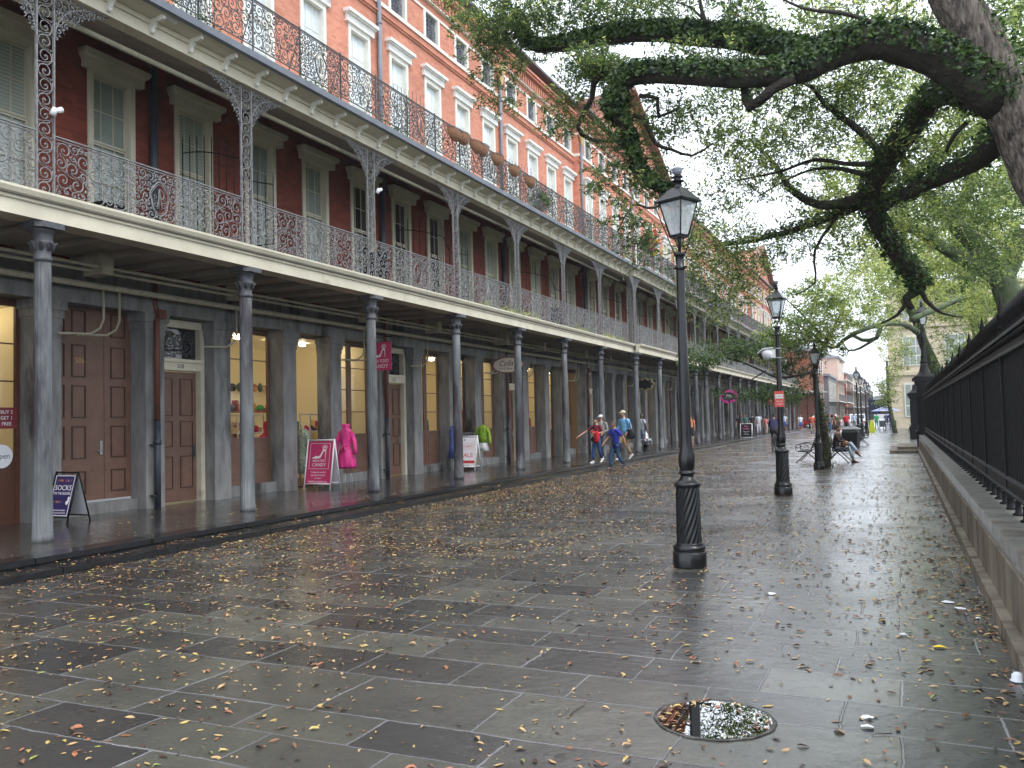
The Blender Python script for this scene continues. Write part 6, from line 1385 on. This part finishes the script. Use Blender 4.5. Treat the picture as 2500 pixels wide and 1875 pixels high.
# ---------------------------------------------------------------- hanging signs
def hang_wires(m, xs, z0, z1):
    for x in xs: m.tube([(x, 0, z0), (x, 0, z1)], .005, 4)
q = at(927, 870, 19.6)
hs = empty('hanging_sign', q, .05, 'square pink hanging sign with a white shoe, partly behind a column', 'hanging sign')
m = MB(); m.box(-.36, .36, -.012, .012, -.38, .38); m.build('board', PINK, hs); m = MB(); hang_wires(m, (-.2, .2), .38, .52); m.tube([(-.45, 0, .52), (.4, 0, .52)], .014, 6); m.build('bracket', M['black_matt'], hs)
of2 = lambda u, v, off=.008: (u, -.012-off*.6, v)
shoe_logo(of2, -.2, -.05, .42, .36, hs); text_mesh('NOLA FOOT', .12, WHT, hs, of2(0, -.13), (RX, 0, 0), sx=.85); text_mesh('CANDY', .15, WHT, hs, of2(0, -.27), (RX, 0, 0), sx=1.0)
q = at(1240, 891, 26.4)
hs = empty('hanging_sign', q, .05, 'cream oval hanging sign with a dark red rim and script lettering', 'hanging sign')
def oval(rx, rz, y0, y1, n=40): m = MB(); m.prism([(rx*math.cos(6.283*i/n), rz*math.sin(6.283*i/n)) for i in range(n)], y0, y1, 'y'); return m
oval(.56, .28, -.015, .015).build('rim', mat('sign_rim_red', lin(128,60,44), .5, .1, 9), hs); oval(.52, .245, -.022, .022).build('board', mat('sign_cream', lin(214,206,190), .5, .05, 9), hs)
m = MB(); hang_wires(m, (-.3, .3), .26, 1.5); m.build('wire', M['black_matt'], hs)
text_mesh("Colla's", .26, mat('script_maroon', lin(96,36,40), .5, .05, 9), hs, (0, -.026, .05), (RX, 0, 0), shear=.35, sx=.95); text_mesh('514 S. Peter St.', .105, DKT, hs, (0, -.026, -.12), (RX, 0, 0))
q = at(1575, 938, 39.5); hs = empty('hanging_sign', q, 0, 'black scalloped hanging sign edged in gold in the middle of the arcade', 'hanging sign')
m = MB(); m.prism([((.42+.05*math.cos(8*t))*math.cos(t), (.27+.035*math.cos(8*t))*math.sin(t)) for t in [6.283*i/64 for i in range(64)]], -.02, .02, 'y'); m.build('board', mat('sign_gold', lin(150,140,90), .5, .2, 9), hs)
m = MB(); m.prism([((.37+.05*math.cos(8*t))*math.cos(t), (.23+.035*math.cos(8*t))*math.sin(t)) for t in [6.283*i/64 for i in range(64)]], -.03, .03, 'y'); m.build('face', M['black_matt'], hs); m = MB(); hang_wires(m, (-.2, .2), .25, 1.4); m.build('wire', M['black_matt'], hs)
q = at(1779, 968, 60.5); hs = empty('hanging_sign', q, 0, 'oval hanging sign with thick hot pink rim and black centre', 'hanging sign')
oval(.62, .46, -.02, .02).build('rim', mat('rim_hot_pink', lin(232,48,160), .45, .05, 9), hs); oval(.44, .29, -.04, .04).build('face', mat('face_purple_black', lin(48,34,62), .45, .1, 9), hs); text_mesh('ML', .32, WHT, hs, (0, -.045, 0), (RX, 0, 0), shear=.3); m = MB(); hang_wires(m, (-.3, .3), .36, 1.3); m.build('wire', M['black_matt'], hs)
q = at(1816, 963, 66); hs = empty('hanging_sign', q, 0, 'small dark rectangular hanging sign with white capitals near the arcade end', 'hanging sign')
m = MB(); m.box(-.42, .42, -.02, .02, -.24, .24); m.build('board', mat('board_green_black', lin(38,48,44), .5, .1, 9), hs); text_mesh('CHEZ', .2, WHT, hs, (0, -.024, .09), (RX, 0, 0)); text_mesh('NOUS', .17, WHT, hs, (0, -.024, -.12), (RX, 0, 0)); m = MB(); hang_wires(m, (-.3, .3), .24, 1.2); m.build('wire', M['black_matt'], hs)
q = at(1887, 975, 78); hs = empty('hanging_sign', q, 0, 'dark red sign board half hidden by the second lamp post', 'hanging sign')
m = MB(); m.box(-.42, .42, -.02, .02, -.42, .42); m.build('board', mat('board_rust', lin(158,56,46), .5, .1, 9), hs); text_mesh('CAFE', .22, WHT, hs, (0, -.024, .1), (RX, 0, 0)); text_mesh('BEIGNETS', .13, WHT, hs, (0, -.024, -.12), (RX, 0, 0)); m = MB(); hang_wires(m, (-.3, .3), .42, 1.2); m.build('wire', M['black_matt'], hs)
# numbers over doors, notices in the first shop door
GOLD = mat('gilt_number', lin(186,150,84), .4, .1, 9)
for h, nmb in ((1, '508'), (2, '510'), (3, '512'), (4, '514')):
    o = text_mesh(nmb, .13, M['pipe_dark'], B, (XD+dxh(h)+.143-B.location.x, YS+h*PH+.47+.69-B.location.y, Z0+2.865), (RX, 0, RX), name='house_number')
text_mesh('506', .14, GOLD, B, (XD+.004-B.location.x, YS+OPN[3][0]+.70-B.location.y, 3.03), (RX, 0, RX), name='house_number')
y0 = YS+OPN[2][0]
pst = empty('window_notice', (XD+.01, y0+1.12, 1.95), 0, 'dark red paper notice with white capitals stuck inside the first shop door', 'notice')
m = MB(); m.box(-.004, .004, -.19, .19, -.16, .20); m.build('paper', mat('notice_red', lin(120,36,46), .6, .1, 9), pst)
for i, t_ in enumerate(('BUY 2', "GET 1", 'FREE')): text_mesh(t_, .085, WHT, pst, (.006, 0, .12-.1*i), (RX, 0, RX))
osn = empty('open_sign', (XD+.02, y0+1.02, 1.32), 0, 'round white Open disc hanging in the first shop door', 'open sign')
m = MB(); m.tube([(0, 0, 0), (.012, 0, 0)], .2, 28, sm=False); m.build('disc', M['bulb_white'], osn); text_mesh('Open', .13, NAVY, osn, (.014, 0, 0), (RX, 0, RX))

# ---------------------------------------------------------------- mannequins
def stand(m, z): m.tube([(0, 0, .25), (0, 0, z)], .013, 6)
def mannequin(loc, rz, label, rings, cm, sleeves=None, belt=None, curl=True, hgt=1.0, skirt_m=None, skirt_r=None):
    g = empty('dress_form', loc, rz, label, 'dress form'); m = MB(); stand(m, hgt)
    for k in range(4):
        a = k*math.pi/2+.4; c, s = math.cos(a), math.sin(a); m.tube([(0, 0, .34), (c*.05, s*.05, .36), (c*.12, s*.12, .30), (c*.16, s*.16, .12), (c*.2, s*.2, .01), (c*.24, s*.24, .015), (c*.235, s*.235, .04)], .008, 5)
    m.build('stand', M['steel'], g); m = MB(); loft(m, [((0, 0, z), a, b_) for z, a, b_ in rings], 44, 0, .07)
    if sleeves:
        for k in (-1, 1): m.tube([(k*sleeves[0], 0, sleeves[1]), (k*(sleeves[0]+.09), .0, sleeves[1]-.22), (k*(sleeves[0]+.13), -.03, sleeves[1]-.42), (k*(sleeves[0]+.14), -.04, sleeves[1]-.56)], [.07, .06, .052, .06], 10)
    m.build('garment', cm, g)
    if belt: m = MB(); m.tube([(belt[0]*math.cos(t), belt[0]*.75*math.sin(t), belt[1]) for t in [6.283*i/20 for i in range(21)]], .018, 6); m.ell((0, -.12, belt[1]), .05, .03, .035); m.tube([(-.02, -.13, belt[1]), (-.06, -.15, belt[1]-.2)], .018, 5); m.tube([(.02, -.13, belt[1]), (.05, -.15, belt[1]-.16)], .018, 5); m.build('belt', cm, g)
    if skirt_m: m = MB(); loft(m, [((0, 0, z), a, b_) for z, a, b_ in skirt_r], 24, 0, .08); m.build('skirt', skirt_m, g)
    return g
def frill_mesh(): pass
q = G(838,1185)
mannequin((q.x+.1, q.y, Z0), .1, 'hot pink belted coat dress on a stand beside the pink sandwich board', [(.46,.15,.12),(.44,.24,.18),(.50,.27,.2),(.70,.24,.18),(.90,.17,.13),(1.02,.125,.10),(1.15,.16,.11),(1.30,.175,.12),(1.42,.15,.1),(1.48,.085,.08),(1.52,.10,.09),(1.58,.11,.10),(1.56,.08,.07)], mat('pink_satin', lin(214,50,134), .55, .3, 5, bump=.8, bscale=9), (.15, 1.36), (.13, 1.03), hgt=1.4)
q = at(742, 1150, 18.6)
mannequin((q.x, q.y, Z0), -.3, 'pale green patterned long dress on a form behind the pink sandwich board', [(.30,.22,.16),(.32,.26,.2),(.60,.20,.16),(.85,.16,.13),(1.02,.12,.10),(1.18,.155,.11),(1.34,.17,.12),(1.44,.14,.1),(1.49,.06,.05)], mat('floral_cloth', lin(206,222,214), .8, .5, 16, c2=lin(130,156,142), bump=.4, bscale=14), (.14, 1.40), hgt=1.4)
q = G(1180,1140)
mannequin((q.x, q.y, Z0), 0, 'lime green jacket over a white skirt on a dark stand', [(.84,.17,.13),(1.0,.155,.12),(1.15,.16,.12),(1.30,.175,.12),(1.40,.13,.1),(1.45,.06,.05)], mat('lime_cloth', lin(134,170,48), .8, .3, 14, bump=.5, bscale=30), (.16, 1.34), hgt=1.5, skirt_m=M['bulb_white'], skirt_r=[(.55,.2,.16),(.7,.185,.15),(.86,.15,.12),(.9,.14,.11)])
m = MB(); 
q = at(1108, 1100, 24.5); mannequin((q.x, q.y, Z0), 0, 'blue dress on a stand half hidden behind a fluted column', [(.4,.2,.15),(.8,.15,.12),(1.02,.12,.1),(1.2,.16,.12),(1.4,.13,.1),(1.45,.06,.05)], cloth(86,104,170), None, hgt=1.4)
# ---------------------------------------------------------------- goods inside the lit shops
def shop_items(h, j, specs):
    y0 = YS+h*PH+OPN[j][0]; x = XD+dxh(h)
    for (dx, dy, z, kind, c, lab) in specs:
        if kind == 'dress': mannequin((x-dx, y0+dy, Z0+z), math.pi/2, lab, [(.35,.22,.16),(.8,.17,.13),(1.02,.12,.10),(1.18,.155,.11),(1.34,.17,.12),(1.42,.12,.1),(1.47,.05,.05),(1.62,.07,.08),(1.74,.05,.06)], cloth(*c), (.15, 1.38), hgt=1.5)
        elif kind == 'bag': m = MB(); m.prism([(-.13, 0), (.13, 0), (.11, .2), (-.11, .2)], -.05, .05, 'x'); m.tube([(0, -.07, .2), (0, -.05, .3), (0, .05, .3), (0, .07, .2)], .01, 5); tag(m.build('handbag', cloth(*c), None, (x-dx, y0+dy, Z0+z)), lab, 'handbag')
        elif kind == 'hat': m = MB(); m.lathe([(.2, 0), (.2, .015), (.1, .02), (.09, .1), (.05, .13), (0, .135)], 16); tag(m.build('sun_hat', cloth(*c), None, (x-dx, y0+dy, Z0+z)), lab, 'hat')
        elif kind == 'shelf':
            g = empty('display_shelf', (x-dx, y0+dy, Z0), 0, lab, 'shelf'); m = MB()
            for zz in (.5, .95, 1.4, 1.85): m.box(-.18, .18, -.5, .5, zz, zz+.03)
            m.build('shelves', M['white'], g); m = MB()
            for sx in (-.17, .17):
                for sy in (-.49, .49): m.box(sx-.015, sx+.015, sy-.015, sy+.015, 0, 1.9)
            m.build('frame', M['white'], g)
            rd = random.Random(int(c[0]+h*7+j)); 
            for zz in (.53, .98, 1.43):
                for k in range(4):
                    cc = rd.choice(((226,60,120,'pink'), (236,150,50,'orange'), (200,40,50,'red'), (240,220,170,'cream'), (70,60,90,'purple'))); yy = -.36+.24*k
                    m = MB(); m.prism([(0+.0, 0), (.2, 0), (.22, .03), (.12, .06), (.03, .14), (0, .12)], -.035, .035, 'y')
                    tag(m.build('shoe', cloth(*cc[:3]), None, (x-dx-.1, y0+dy+yy, Z0+zz)), cc[3]+' shoe, '+('leftmost', 'second', 'third', 'rightmost')[k]+' on the '+{.53: 'bottom', .98: 'middle', 1.43: 'top'}[zz]+' tier of the shelf '+{2: 'in the open doorway', 1: 'left of the open doorway', 3: 'right of the open doorway'}[j], 'shoe', 'shoes on the display shelves')
shop_items(1, 2, [(1.6, .45, 0, 'shelf', (1,0,0), 'white shelf unit of shoes seen through the open shop doorway'), (.7, .18, -.05, 'dress', (212,40,92), 'crimson dress on a form just inside the open doorway'), (1.5, .9, 2.0, 'hat', (46,150,80), 'large green sun hat on top of the doorway shelf')])
shop_items(1, 1, [(.9, .5, 0, 'shelf', (2,0,0), 'white shelf unit of shoes left of the open doorway'), (.5, 1.2, .5, 'bag', (232,120,50), 'orange handbag low in the window left of the open doorway')])
shop_items(1, 3, [(.7, .35, 0, 'shelf', (3,0,0), 'white shelf unit of shoes right of the open doorway'), (.5, .6, 1.05, 'hat', (206,40,130), 'magenta sun hat in the window behind the pink sign')])
shop_items(1, 1, [(1.9, .9, .0, 'dress', (214,110,70), 'orange dress on a form deep in the window left of the open doorway'), (2.2, 1.3, 0, 'dress', (60,60,66), 'black dress on a form deep in the window left of the open doorway')])
shop_items(1, 3, [(1.4, 1.1, 0, 'dress', (226,190,120), 'straw coloured dress on a form in the window behind the pink sign')])
shop_items(0, 2, [(1.5, .5, 0, 'dress', (96,112,130), 'grey blue dress on a form inside the first shop'), (1.0, 1.15, 0, 'dress', (120,50,60), 'plum dress on a form inside the first shop')])
shop_items(3, 1, [(.6, .5, .2, 'dress', (190,180,160), 'cream dress on a form in the shop past the oval sign')])
shop_items(2, 1, [(.55, .35, .25, 'dress', (216,42,66), 'bright red dress in the window right of the second front door')])
shop_items(2, 3, [(.55, .35, .25, 'dress', (222,84,44), 'orange red dress in the window behind the lime jacket')])

# ---------------------------------------------------------------- things on the galleries
def atx(px, py, X):
    w = ray(px, py); return CAMLOC+w*(X/w.x)
bk0 = None
for i, (px, py) in enumerate(((1106,318), (1126,328), (1160,350), (1174,357), (1210,381), (1252,409), (1291,436))):
    q = atx(px, py, XC+.42)
    if bk0 is None:
        bk0 = empty('hanging_basket'); m = MB(); vs = []
        for r, z in ((1, 0), (.97, -.09), (.82, -.19), (.55, -.26), (.0, -.29)): vs += [(.17*r*math.sin(math.pi*k/12)*1.1, -.36*r*math.cos(math.pi*k/12), z) for k in range(13)]
        m.add(vs, [(i_*13+k, (i_+1)*13+k, (i_+1)*13+k+1, i_*13+k+1) for i_ in range(4) for k in range(12)], 0, True); m.add([(0, -.36, 0), (0, .36, 0), (0, .2, -.26), (0, -.2, -.26)], [(0, 1, 2, 3)]); m.build('coir_liner', M['terracotta'], bk0)
        m = MB(); m.tube([(.2*math.sin(math.pi*k/12), -.38*math.cos(math.pi*k/12), .01) for k in range(13)], .009, 5)
        for k in range(7): a = -.30+.1*k; m.tube([(.195*math.sqrt(max(0, 1-(a/.38)**2)), a, 0), (.15*math.sqrt(max(0, 1-(a/.38)**2)), a*.8, -.18), (0, a*.4, -.30)], .006, 4)
        m.build('wire_rim', M['iron_dark'], bk0); o = bk0
    else: o = copy_tree(bk0)
    o.location = q; tag(o, 'half round coir basket with no plants hung outside the upper gallery railing, ' + ('first from the near end', 'second from the near end, touching the first', 'third from the near end', 'fourth from the near end, touching the third', 'fifth, alone just before the grey downpipe', 'sixth, alone just past the grey downpipe', 'last and smallest, darker than the rest')[i], 'basket', 'coir baskets along the upper railing')
    o['label'] = ('empty coir basket on the upper railing, ' + ('nearest of all', 'second nearest, touching the first', 'third, the nearer of the middle pair', 'fourth, the farther of the middle pair', 'fifth, alone before the downpipe', 'sixth, alone past the downpipe', 'farthest and smallest')[i])
for i, (px, py, lab) in enumerate(((411,38,'white tubular camera under the eave nearest the viewer'), (1214,471,'white tubular camera under the eave near the middle posts'), (1400,569,'white tubular camera under the eave before the corner post'), (1568,653,'white tubular camera under the eave just past the corner post'))):
    q = atx(px, py, XC+.4+(.28 if i == 3 else 0)); g = empty('security_camera', q, 0, lab, 'camera'); m = MB(); m.tube([(0, -.16, .0), (0, .16, -.03)], .05, 12); m.build('body', M['bulb_white'], g); m = MB(); m.tube([(0, -.165, 0), (0, -.18, 0)], .04, 12); m.tube([(0, .1, .03), (-.02, .14, .12)], .015, 5); m.build('lens', M['black'], g)
for i, (px, py, lab) in enumerate(((131,272,'crumpled white spotlight clamped on the nearest lace post'), (922,466,'small white spotlight clamped on the third lace post'))):
    q = atx(px, py, XC+.1); g = empty('spotlight', q, 0, lab, 'spotlight'); m = MB(); m.tube([(0, -.02, -.06), (.03, .0, .05)], [.05, .035], 8); m.tube([(0, 0, .0), (.02, .12, .06)], [.03, .045], 8); m.build('head', M['bulb_white'], g)
fl = empty('flower_wreath', atx(1582, 590, XC+.5), 0, 'bright wreath of pink, yellow and blue flowers hung on the upper railing', 'wreath')
c, _ = sprays([((0, 0, 0), (.25, .7, .6), 1.0)], 50, 12, rg, .2); link('greenery', leaf_mesh('wreath', c, np.tile([[1., 0, .3]], (len(c), 1)), np.full(len(c), .14), .6, [M['leaf_near']], rg), fl)
for nm, cc in (('pink_flowers', (224,70,170)), ('yellow_flowers', (236,206,60)), ('blue_flowers', (110,190,220)), ('orange_flowers', (226,110,60))):
    c, _ = sprays([((.25, rg.uniform(-.6, .6), rg.uniform(-.5, .5)), (.1, .5, .45), 1.0)], 8, 8, rg, .12); link(nm, leaf_mesh(nm, c, np.tile([[1., 0, .3]], (len(c), 1)), np.full(len(c), .16), .9, [cloth(*cc)], rg), fl)
for i, (px, py, s_, lab) in enumerate(((250,330,1,'') ,)): pass
for i, (Y, lab) in enumerate(((10.3, 'small dark side table behind the first railing bay'), (18.6, 'dark folded chair behind the railing near the third post'), (31.5, 'black chair back showing over the railing mid gallery'))):
    g = empty('gallery_chair' if i else 'side_table', (XC-1.0, Y, 5.04), .4*i, lab, 'chair' if i else 'table'); m = MB()
    m.box(-.24, .24, -.24, .24, .44, .47); m.build('seat' if i else 'table_top', M['black_matt'], g)
    for sx in (-.22, .22):
        for sy in (-.22, .22): m = MB(); m.box(sx-.015, sx+.015, sy-.015, sy+.015, 0, .44); m.build('leg', M['black_matt'], g)
    if i: m = MB(); m.box(-.24, .24, .22, .24, .47, 1.15); m.build('backrest', M['black_matt'], g)
pl = empty('potted_plant', (XC+.05, 27.2, 8.75), 0, 'leafy potted plant trailing through the upper railing', 'plant'); m = MB(); m.lathe([(.12, 0), (.18, .3), (.19, .32)], 14); m.build('pot', M['terracotta'], pl)
c, _ = sprays([((0, 0, .6), (.3, .9, .35), 1.0)], 50, 12, rg, .2); link('foliage', leaf_mesh('plant', c, np.tile([[0, 0, 1.]], (len(c), 1)), np.full(len(c), .11), .5, [M['leaf_near']], rg), pl)
n = 2600; yy = rg.uniform(5, 36, n); c = np.stack([XC+.52+rg.normal(0, .03, n), yy, 8.64+rg.random(n)**2*.12-.02+.03*np.sin(yy*3)], 1); c = c[np.sin(yy*1.9)+np.sin(yy*.77+1) > -.2]
tag(link('gutter_weeds', leaf_mesh('gutter_weeds', c, np.tile([[0, 0, 1.]], (len(c), 1)), np.full(len(c), .06), .5, [M['ivy']], rg)), 'thin line of small green weeds growing in the upper eave gutter', 'weeds', kind='stuff')
n = 900; yy = rg.uniform(22, 37, n); c = np.stack([XC+.30+rg.normal(0, .03, n), yy, 5.09+rg.random(n)**2*.16], 1); c = c[np.sin(yy*1.3)+np.sin(yy*.57+1) > .1]
tag(link('fern_growth', leaf_mesh('fern_growth', c, np.tile([[0, 0, 1.]], (len(c), 1)), np.full(len(c), .07), .45, [M['leaf_far']], rg)), 'green fern growth along the foot of the lower railing', 'ferns', kind='stuff')

# ================================================================ BEYOND THE SQUARE
def town_building(x0, x1, y0, y1, h, wallm, label, floors=3, balc=True, roofc=M['slate'], sidewin=True, trim=M['cream']):
    g = empty('town_house', (x1, y0, 0), 0, label, 'building', 'buildings beyond the far crossing'); l0 = Vector(g.location); W_ = x1-x0; D = y1-y0
    m = MB(); m.box(-W_, 0, 0, D, -.02, h); m.build('wall', wallm, g); m = MB(); m.box(-W_-.1, .25, -.25, D, h, h+.3); m.prism([(-W_, h+.3), (0, h+.3), (-W_/2, h+1.6)], 0, D, 'y'); m.build('roof', roofc, g)
    fh = h/floors
    for f in range(floors):
        for k in range(max(2, int(D/3))):
            yy = (k+.5)*D/max(2, int(D/3)); m = MB(); m.box(.003, .06, yy-.55, yy+.55, f*fh+.5, f*fh+fh*.8); o = m.build('window', trim, g); m = MB(); m.box(.062, .07, yy-.42, yy+.42, f*fh+.6, f*fh+fh*.76); m.build('pane', M['glass'] if f == 0 else M['pane_mid'], o)
        for k in range(2):
            xx = -W_+(k+.5)*W_/2
            if xx > -9: m = MB(); m.box(xx-.5, xx+.5, -.06, -.003, f*fh+.6, f*fh+fh*.8); o = m.build('window', trim, g); m = MB(); m.box(xx-.4, xx+.4, -.07, -.062, f*fh+.7, f*fh+fh*.76); m.build('pane', M['pane_mid'], o)
    if balc:
        for f in range(1, floors):
            m = MB(); m.box(.02, 1.4, -.2, D, f*fh-.1, f*fh+.02); m.build('balcony_floor', M['white'], g); m = MB(); m.box(1.3, 1.36, -.2, D, f*fh+.95, f*fh+1.0)
            yy = 0
            while yy < D: m.box(1.31, 1.35, yy, yy+.03, f*fh, f*fh+.95); yy += .35
            m.build('balcony_railing', M['iron'], g)
        yy = 0
        while yy < D: m = MB(); m.box(1.28, 1.36, yy, yy+.08, 0, fh*(floors-1)); m.build('balcony_post', M['black_matt'], g); yy += 3.2
    return g
pl_ = lambda n, c: mat(n, lin(*c), .8, .12, .6)
town_building(-24, -9.3, 110.5, 124, 9.5, brickmat('corner_brick', lin(170,112,98), lin(150,92,78), lin(150,120,108), 1, .8), 'red brick corner house with a white canopy at the far crossing', 3, False)
cn_ = empty('shop_canopy', (-9.3, 110.5, 0), 0, 'white shop canopy on thin iron posts round the red corner house', 'canopy')
m = MB(); m.prism([(-9, 4.3), (1.4, 4.3), (1.4, 4.45), (.6, 4.6), (-9, 4.6)], -1.9, -.1, 'y'); m.build('canopy_roof', M['white'], cn_)
for k in range(6): m = MB(); x = -8+1.8*k; m.tube([(x, -1.8, 0), (x, -1.8, 4.3)], .05, 6); m.build('post', M['black_matt'], cn_)
town_building(-20, -8.9, 127, 143, 7.0, pl_('stucco_grey', (132,134,138)), 'low grey stucco house with an iron balcony beyond the crossing', 2)
town_building(-20, -8.6, 143.3, 160, 10.5, pl_('stucco_salmon', (208,178,162)), 'tall salmon stucco house next after the low grey one', 3)
town_building(-20, -8.4, 160.3, 182, 8.6, brickmat('far_brick', lin(184,100,80), lin(160,84,66), lin(160,120,104), 1, .8), 'brick house with white trim in the middle of the far row', 3)
town_building(-20, -8.3, 182.3, 214, 9.2, pl_('stucco_tan', (196,176,150)), 'tan stucco house near the end of the far row', 3)
town_building(-20, -8.2, 214.3, 270, 10.2, pl_('stucco_rose', (190,156,142)), 'rose coloured house closing the far row', 3)
town_building(-9.5, 6, 330, 340, 7, pl_('stucco_pale', (202,202,200)), 'pale building closing the street at its very end', 2, False)
cb = empty('stone_town_hall', (-.9, 100, 0), 0, 'large cream stone building with tall sash windows behind the trees', 'building')
m = MB(); m.box(0, 40, 0, 20, -.02, 15); m.build('wall', mat('cream_ashlar', lin(218,204,176), .75, .1, 1.2, stain=(lin(168,156,134), .6, .6)), cb)
m = MB()
for z in (5.6, 10.6, 14.6): m.box(-.15, 40.1, -.25, -.003, z, z+.35)
z = .6
while z < 14.5:
    m.box(.0, 40, -.02, -.003, z, z+.03); z += .55
m.build('cornice', mat('cream_moulding', lin(206,192,166), .75, .1, 2), cb)
for k in range(9):
    for z0, z1 in ((1.2, 4.8), (6.6, 9.8), (11.4, 13.8)):
        x = 2.4+4.0*k; m = MB(); m.box(x-1.0, x+1.0, -.12, -.021, z0, z1); o = m.build('window', M['white'], cb); m = MB()
        for a_ in range(3):
            for c_ in range(3): m.box(x-.86+.6*a_, x-.34+.6*a_, -.13, -.122, z0+.12+(z1-z0-.2)/3*c_, z0+(z1-z0-.2)/3*(c_+1))
        m.build('pane', M['pane_mid'], o)
# parasol, chairs, table
q = gnd(2165, 1050); um = empty('patio_umbrella', (q.x, 91, 0), 0, 'pale blue patio umbrella at the far end by the cream building', 'umbrella')
m = MB(); m.lathe([(1.35, 1.88), (1.0, 2.02), (.5, 2.2), (.03, 2.4), (0, 2.41)], 8, sm=False); m.build('canopy', mat('umbrella_blue', lin(150,160,196), .7, .08, 2), um); m = MB(); m.tube([(0, 0, 0), (0, 0, 2.4)], .025, 8); m.lathe([(.25, 0), (.25, .06), (.05, .08)], 12); m.build('pole', M['steel'], um)
for i, (px, lab) in enumerate(((2156, 'dark folding chair left of the umbrella table'), (2182, 'dark folding chair right of the umbrella table'))):
    q = gnd(px, 1052); g = empty('folding_chair', (q.x, 86, 0), 0, lab, 'chair'); m = MB(); m.box(-.26, .26, -.24, .24, .42, .46); m.build('seat', cloth(70,76,84), g); m = MB(); m.box(-.26, .26, -.28, -.25, .46, 1.0); m.build('backrest', cloth(84,90,98), g)
    for sx in (-.23, .23):
        for sy in (-.22, .22): m = MB(); m.box(sx-.018, sx+.018, sy-.018, sy+.018, 0, .42); m.build('leg', M['black_matt'], g)
q = gnd(2171, 1052); g = empty('market_table', (q.x, 87, 0), 0, 'small dark table with a white top under the umbrella', 'table'); m = MB(); m.box(-.5, .5, -.3, .3, .72, .76); m.build('table_top', M['white'], g)
for sx in (-.46, .46): m = MB(); m.box(sx-.02, sx+.02, -.26, .26, 0, .72); m.build('leg', M['black_matt'], g)
q = gnd(2133, 1052); m = MB(); m.prism([(-.28, 0), (.28, 0), (.14, 1.05), (-.14, 1.05)], -.25, .25, 'y'); tag(m.build('safety_barrel', mat('hi_vis_yellow', lin(226,236,60), .5, .05, 5), None, (q.x, 84, 0)), 'bright yellow safety barrel at the foot of the last far lamp', 'barrel')
aw = empty('awning', at(2157, 992, 110), 0, 'navy awning with a yellow badge beside the cream building', 'awning'); m = MB(); m.prism([(-1.5, .8), (-1.5, -.9), (.0, -.9)], -1.6, 1.0, 'x'); m.build('canvas', mat('navy_canvas', lin(44,54,96), .8, .1, 3), aw); m = MB(); m.ell((0, -1.52, -.5), .35, .03, .18); m.build('badge', mat('badge_yellow', lin(220,190,70), .6, .1, 3), aw); m = MB(); m.box(-1.5, -1.42, -1.5, -1.4, -4.3, -.9); m.box(.9, .98, -1.5, -1.4, -4.3, -.9); m.build('post', M['black_matt'], aw)
def car(loc, rz, c, label):
    g = empty('parked_car', loc, rz, label, 'car'); pm = mat('car_paint_%d' % c[0], lin(*c), .25, .05, 2, coat=.6)
    m = MB(); m.prism([(-2.2, .35), (2.2, .35), (2.25, .8), (1.9, .95), (1.1, 1.02), (-2.1, 1.05), (-2.25, .8)], -.88, .88, 'x'); m.prism([(-1.95, 1.05), (1.0, 1.02), (.45, 1.62), (-1.6, 1.66)], -.78, .78, 'x', 0); m.build('body', pm, g)
    m = MB(); m.prism([(-1.82, 1.1), (.82, 1.08), (.38, 1.54), (-1.56, 1.58)], -.79, .79, 'x'); m.build('side_window', M['glass'], g); m = MB(); m.obox((0, .74, 1.32), .66, .02, .3, Matrix.Rotation(-.73+.0, 3, 'X') @ Matrix.Identity(3)); m.obox((0, -1.80, 1.34), .66, .02, .2, Matrix.Rotation(-.5, 3, 'X')); m.build('windscreen', M['glass'], g)
    for sx in (-.8, .8):
        for sy in (-1.4, 1.4):
            m = MB(); m.tube([(sx-.1, sy, .34), (sx+.1, sy, .34)], .34, 18); w_ = m.build('wheel', M['black_matt'], g); m = MB(); m.tube([(sx+.1*(1 if sx > 0 else -1), sy, .34), (sx+.11*(1 if sx > 0 else -1), sy, .34)], .2, 12); m.build('rim', M['steel'], w_)
    for sx in (-.6, .6): m = MB(); m.box(sx-.16, sx+.16, -2.27, -2.2, .72, .86); m.build('tail_light', mat('tail_red', lin(170,30,30), .3, .1, 5) if 'tail_red' not in bpy.data.materials else bpy.data.materials['tail_red'], g)
q = gnd(2090, 1047); car((q.x, 103, 0), .15, (226,228,232), 'white car parked across the far end of the paving')
q = gnd(2008, 1047); car((q.x, 106, 0), 1.45, (196,40,46), 'red car crossing behind the far crowd')
# ---------------------------------------------------------------- damp air
hm = bpy.data.materials.new('damp_air'); hm.use_nodes = True; t = hm.node_tree; t.nodes.clear(); pv = N(t, 'ShaderNodeVolumePrincipled'); pv.inputs['Color'].default_value = (.92, .95, 1, 1); pv.inputs['Density'].default_value = .0005; pv.inputs['Anisotropy'].default_value = .3
o = N(t, 'ShaderNodeOutputMaterial'); t.links.new(pv.outputs[0], o.inputs['Volume'])
g = MB(); g.box(-510, 510, -45, 910, -1.1, 26); tag(g.build('haze', hm), kind='stuff')
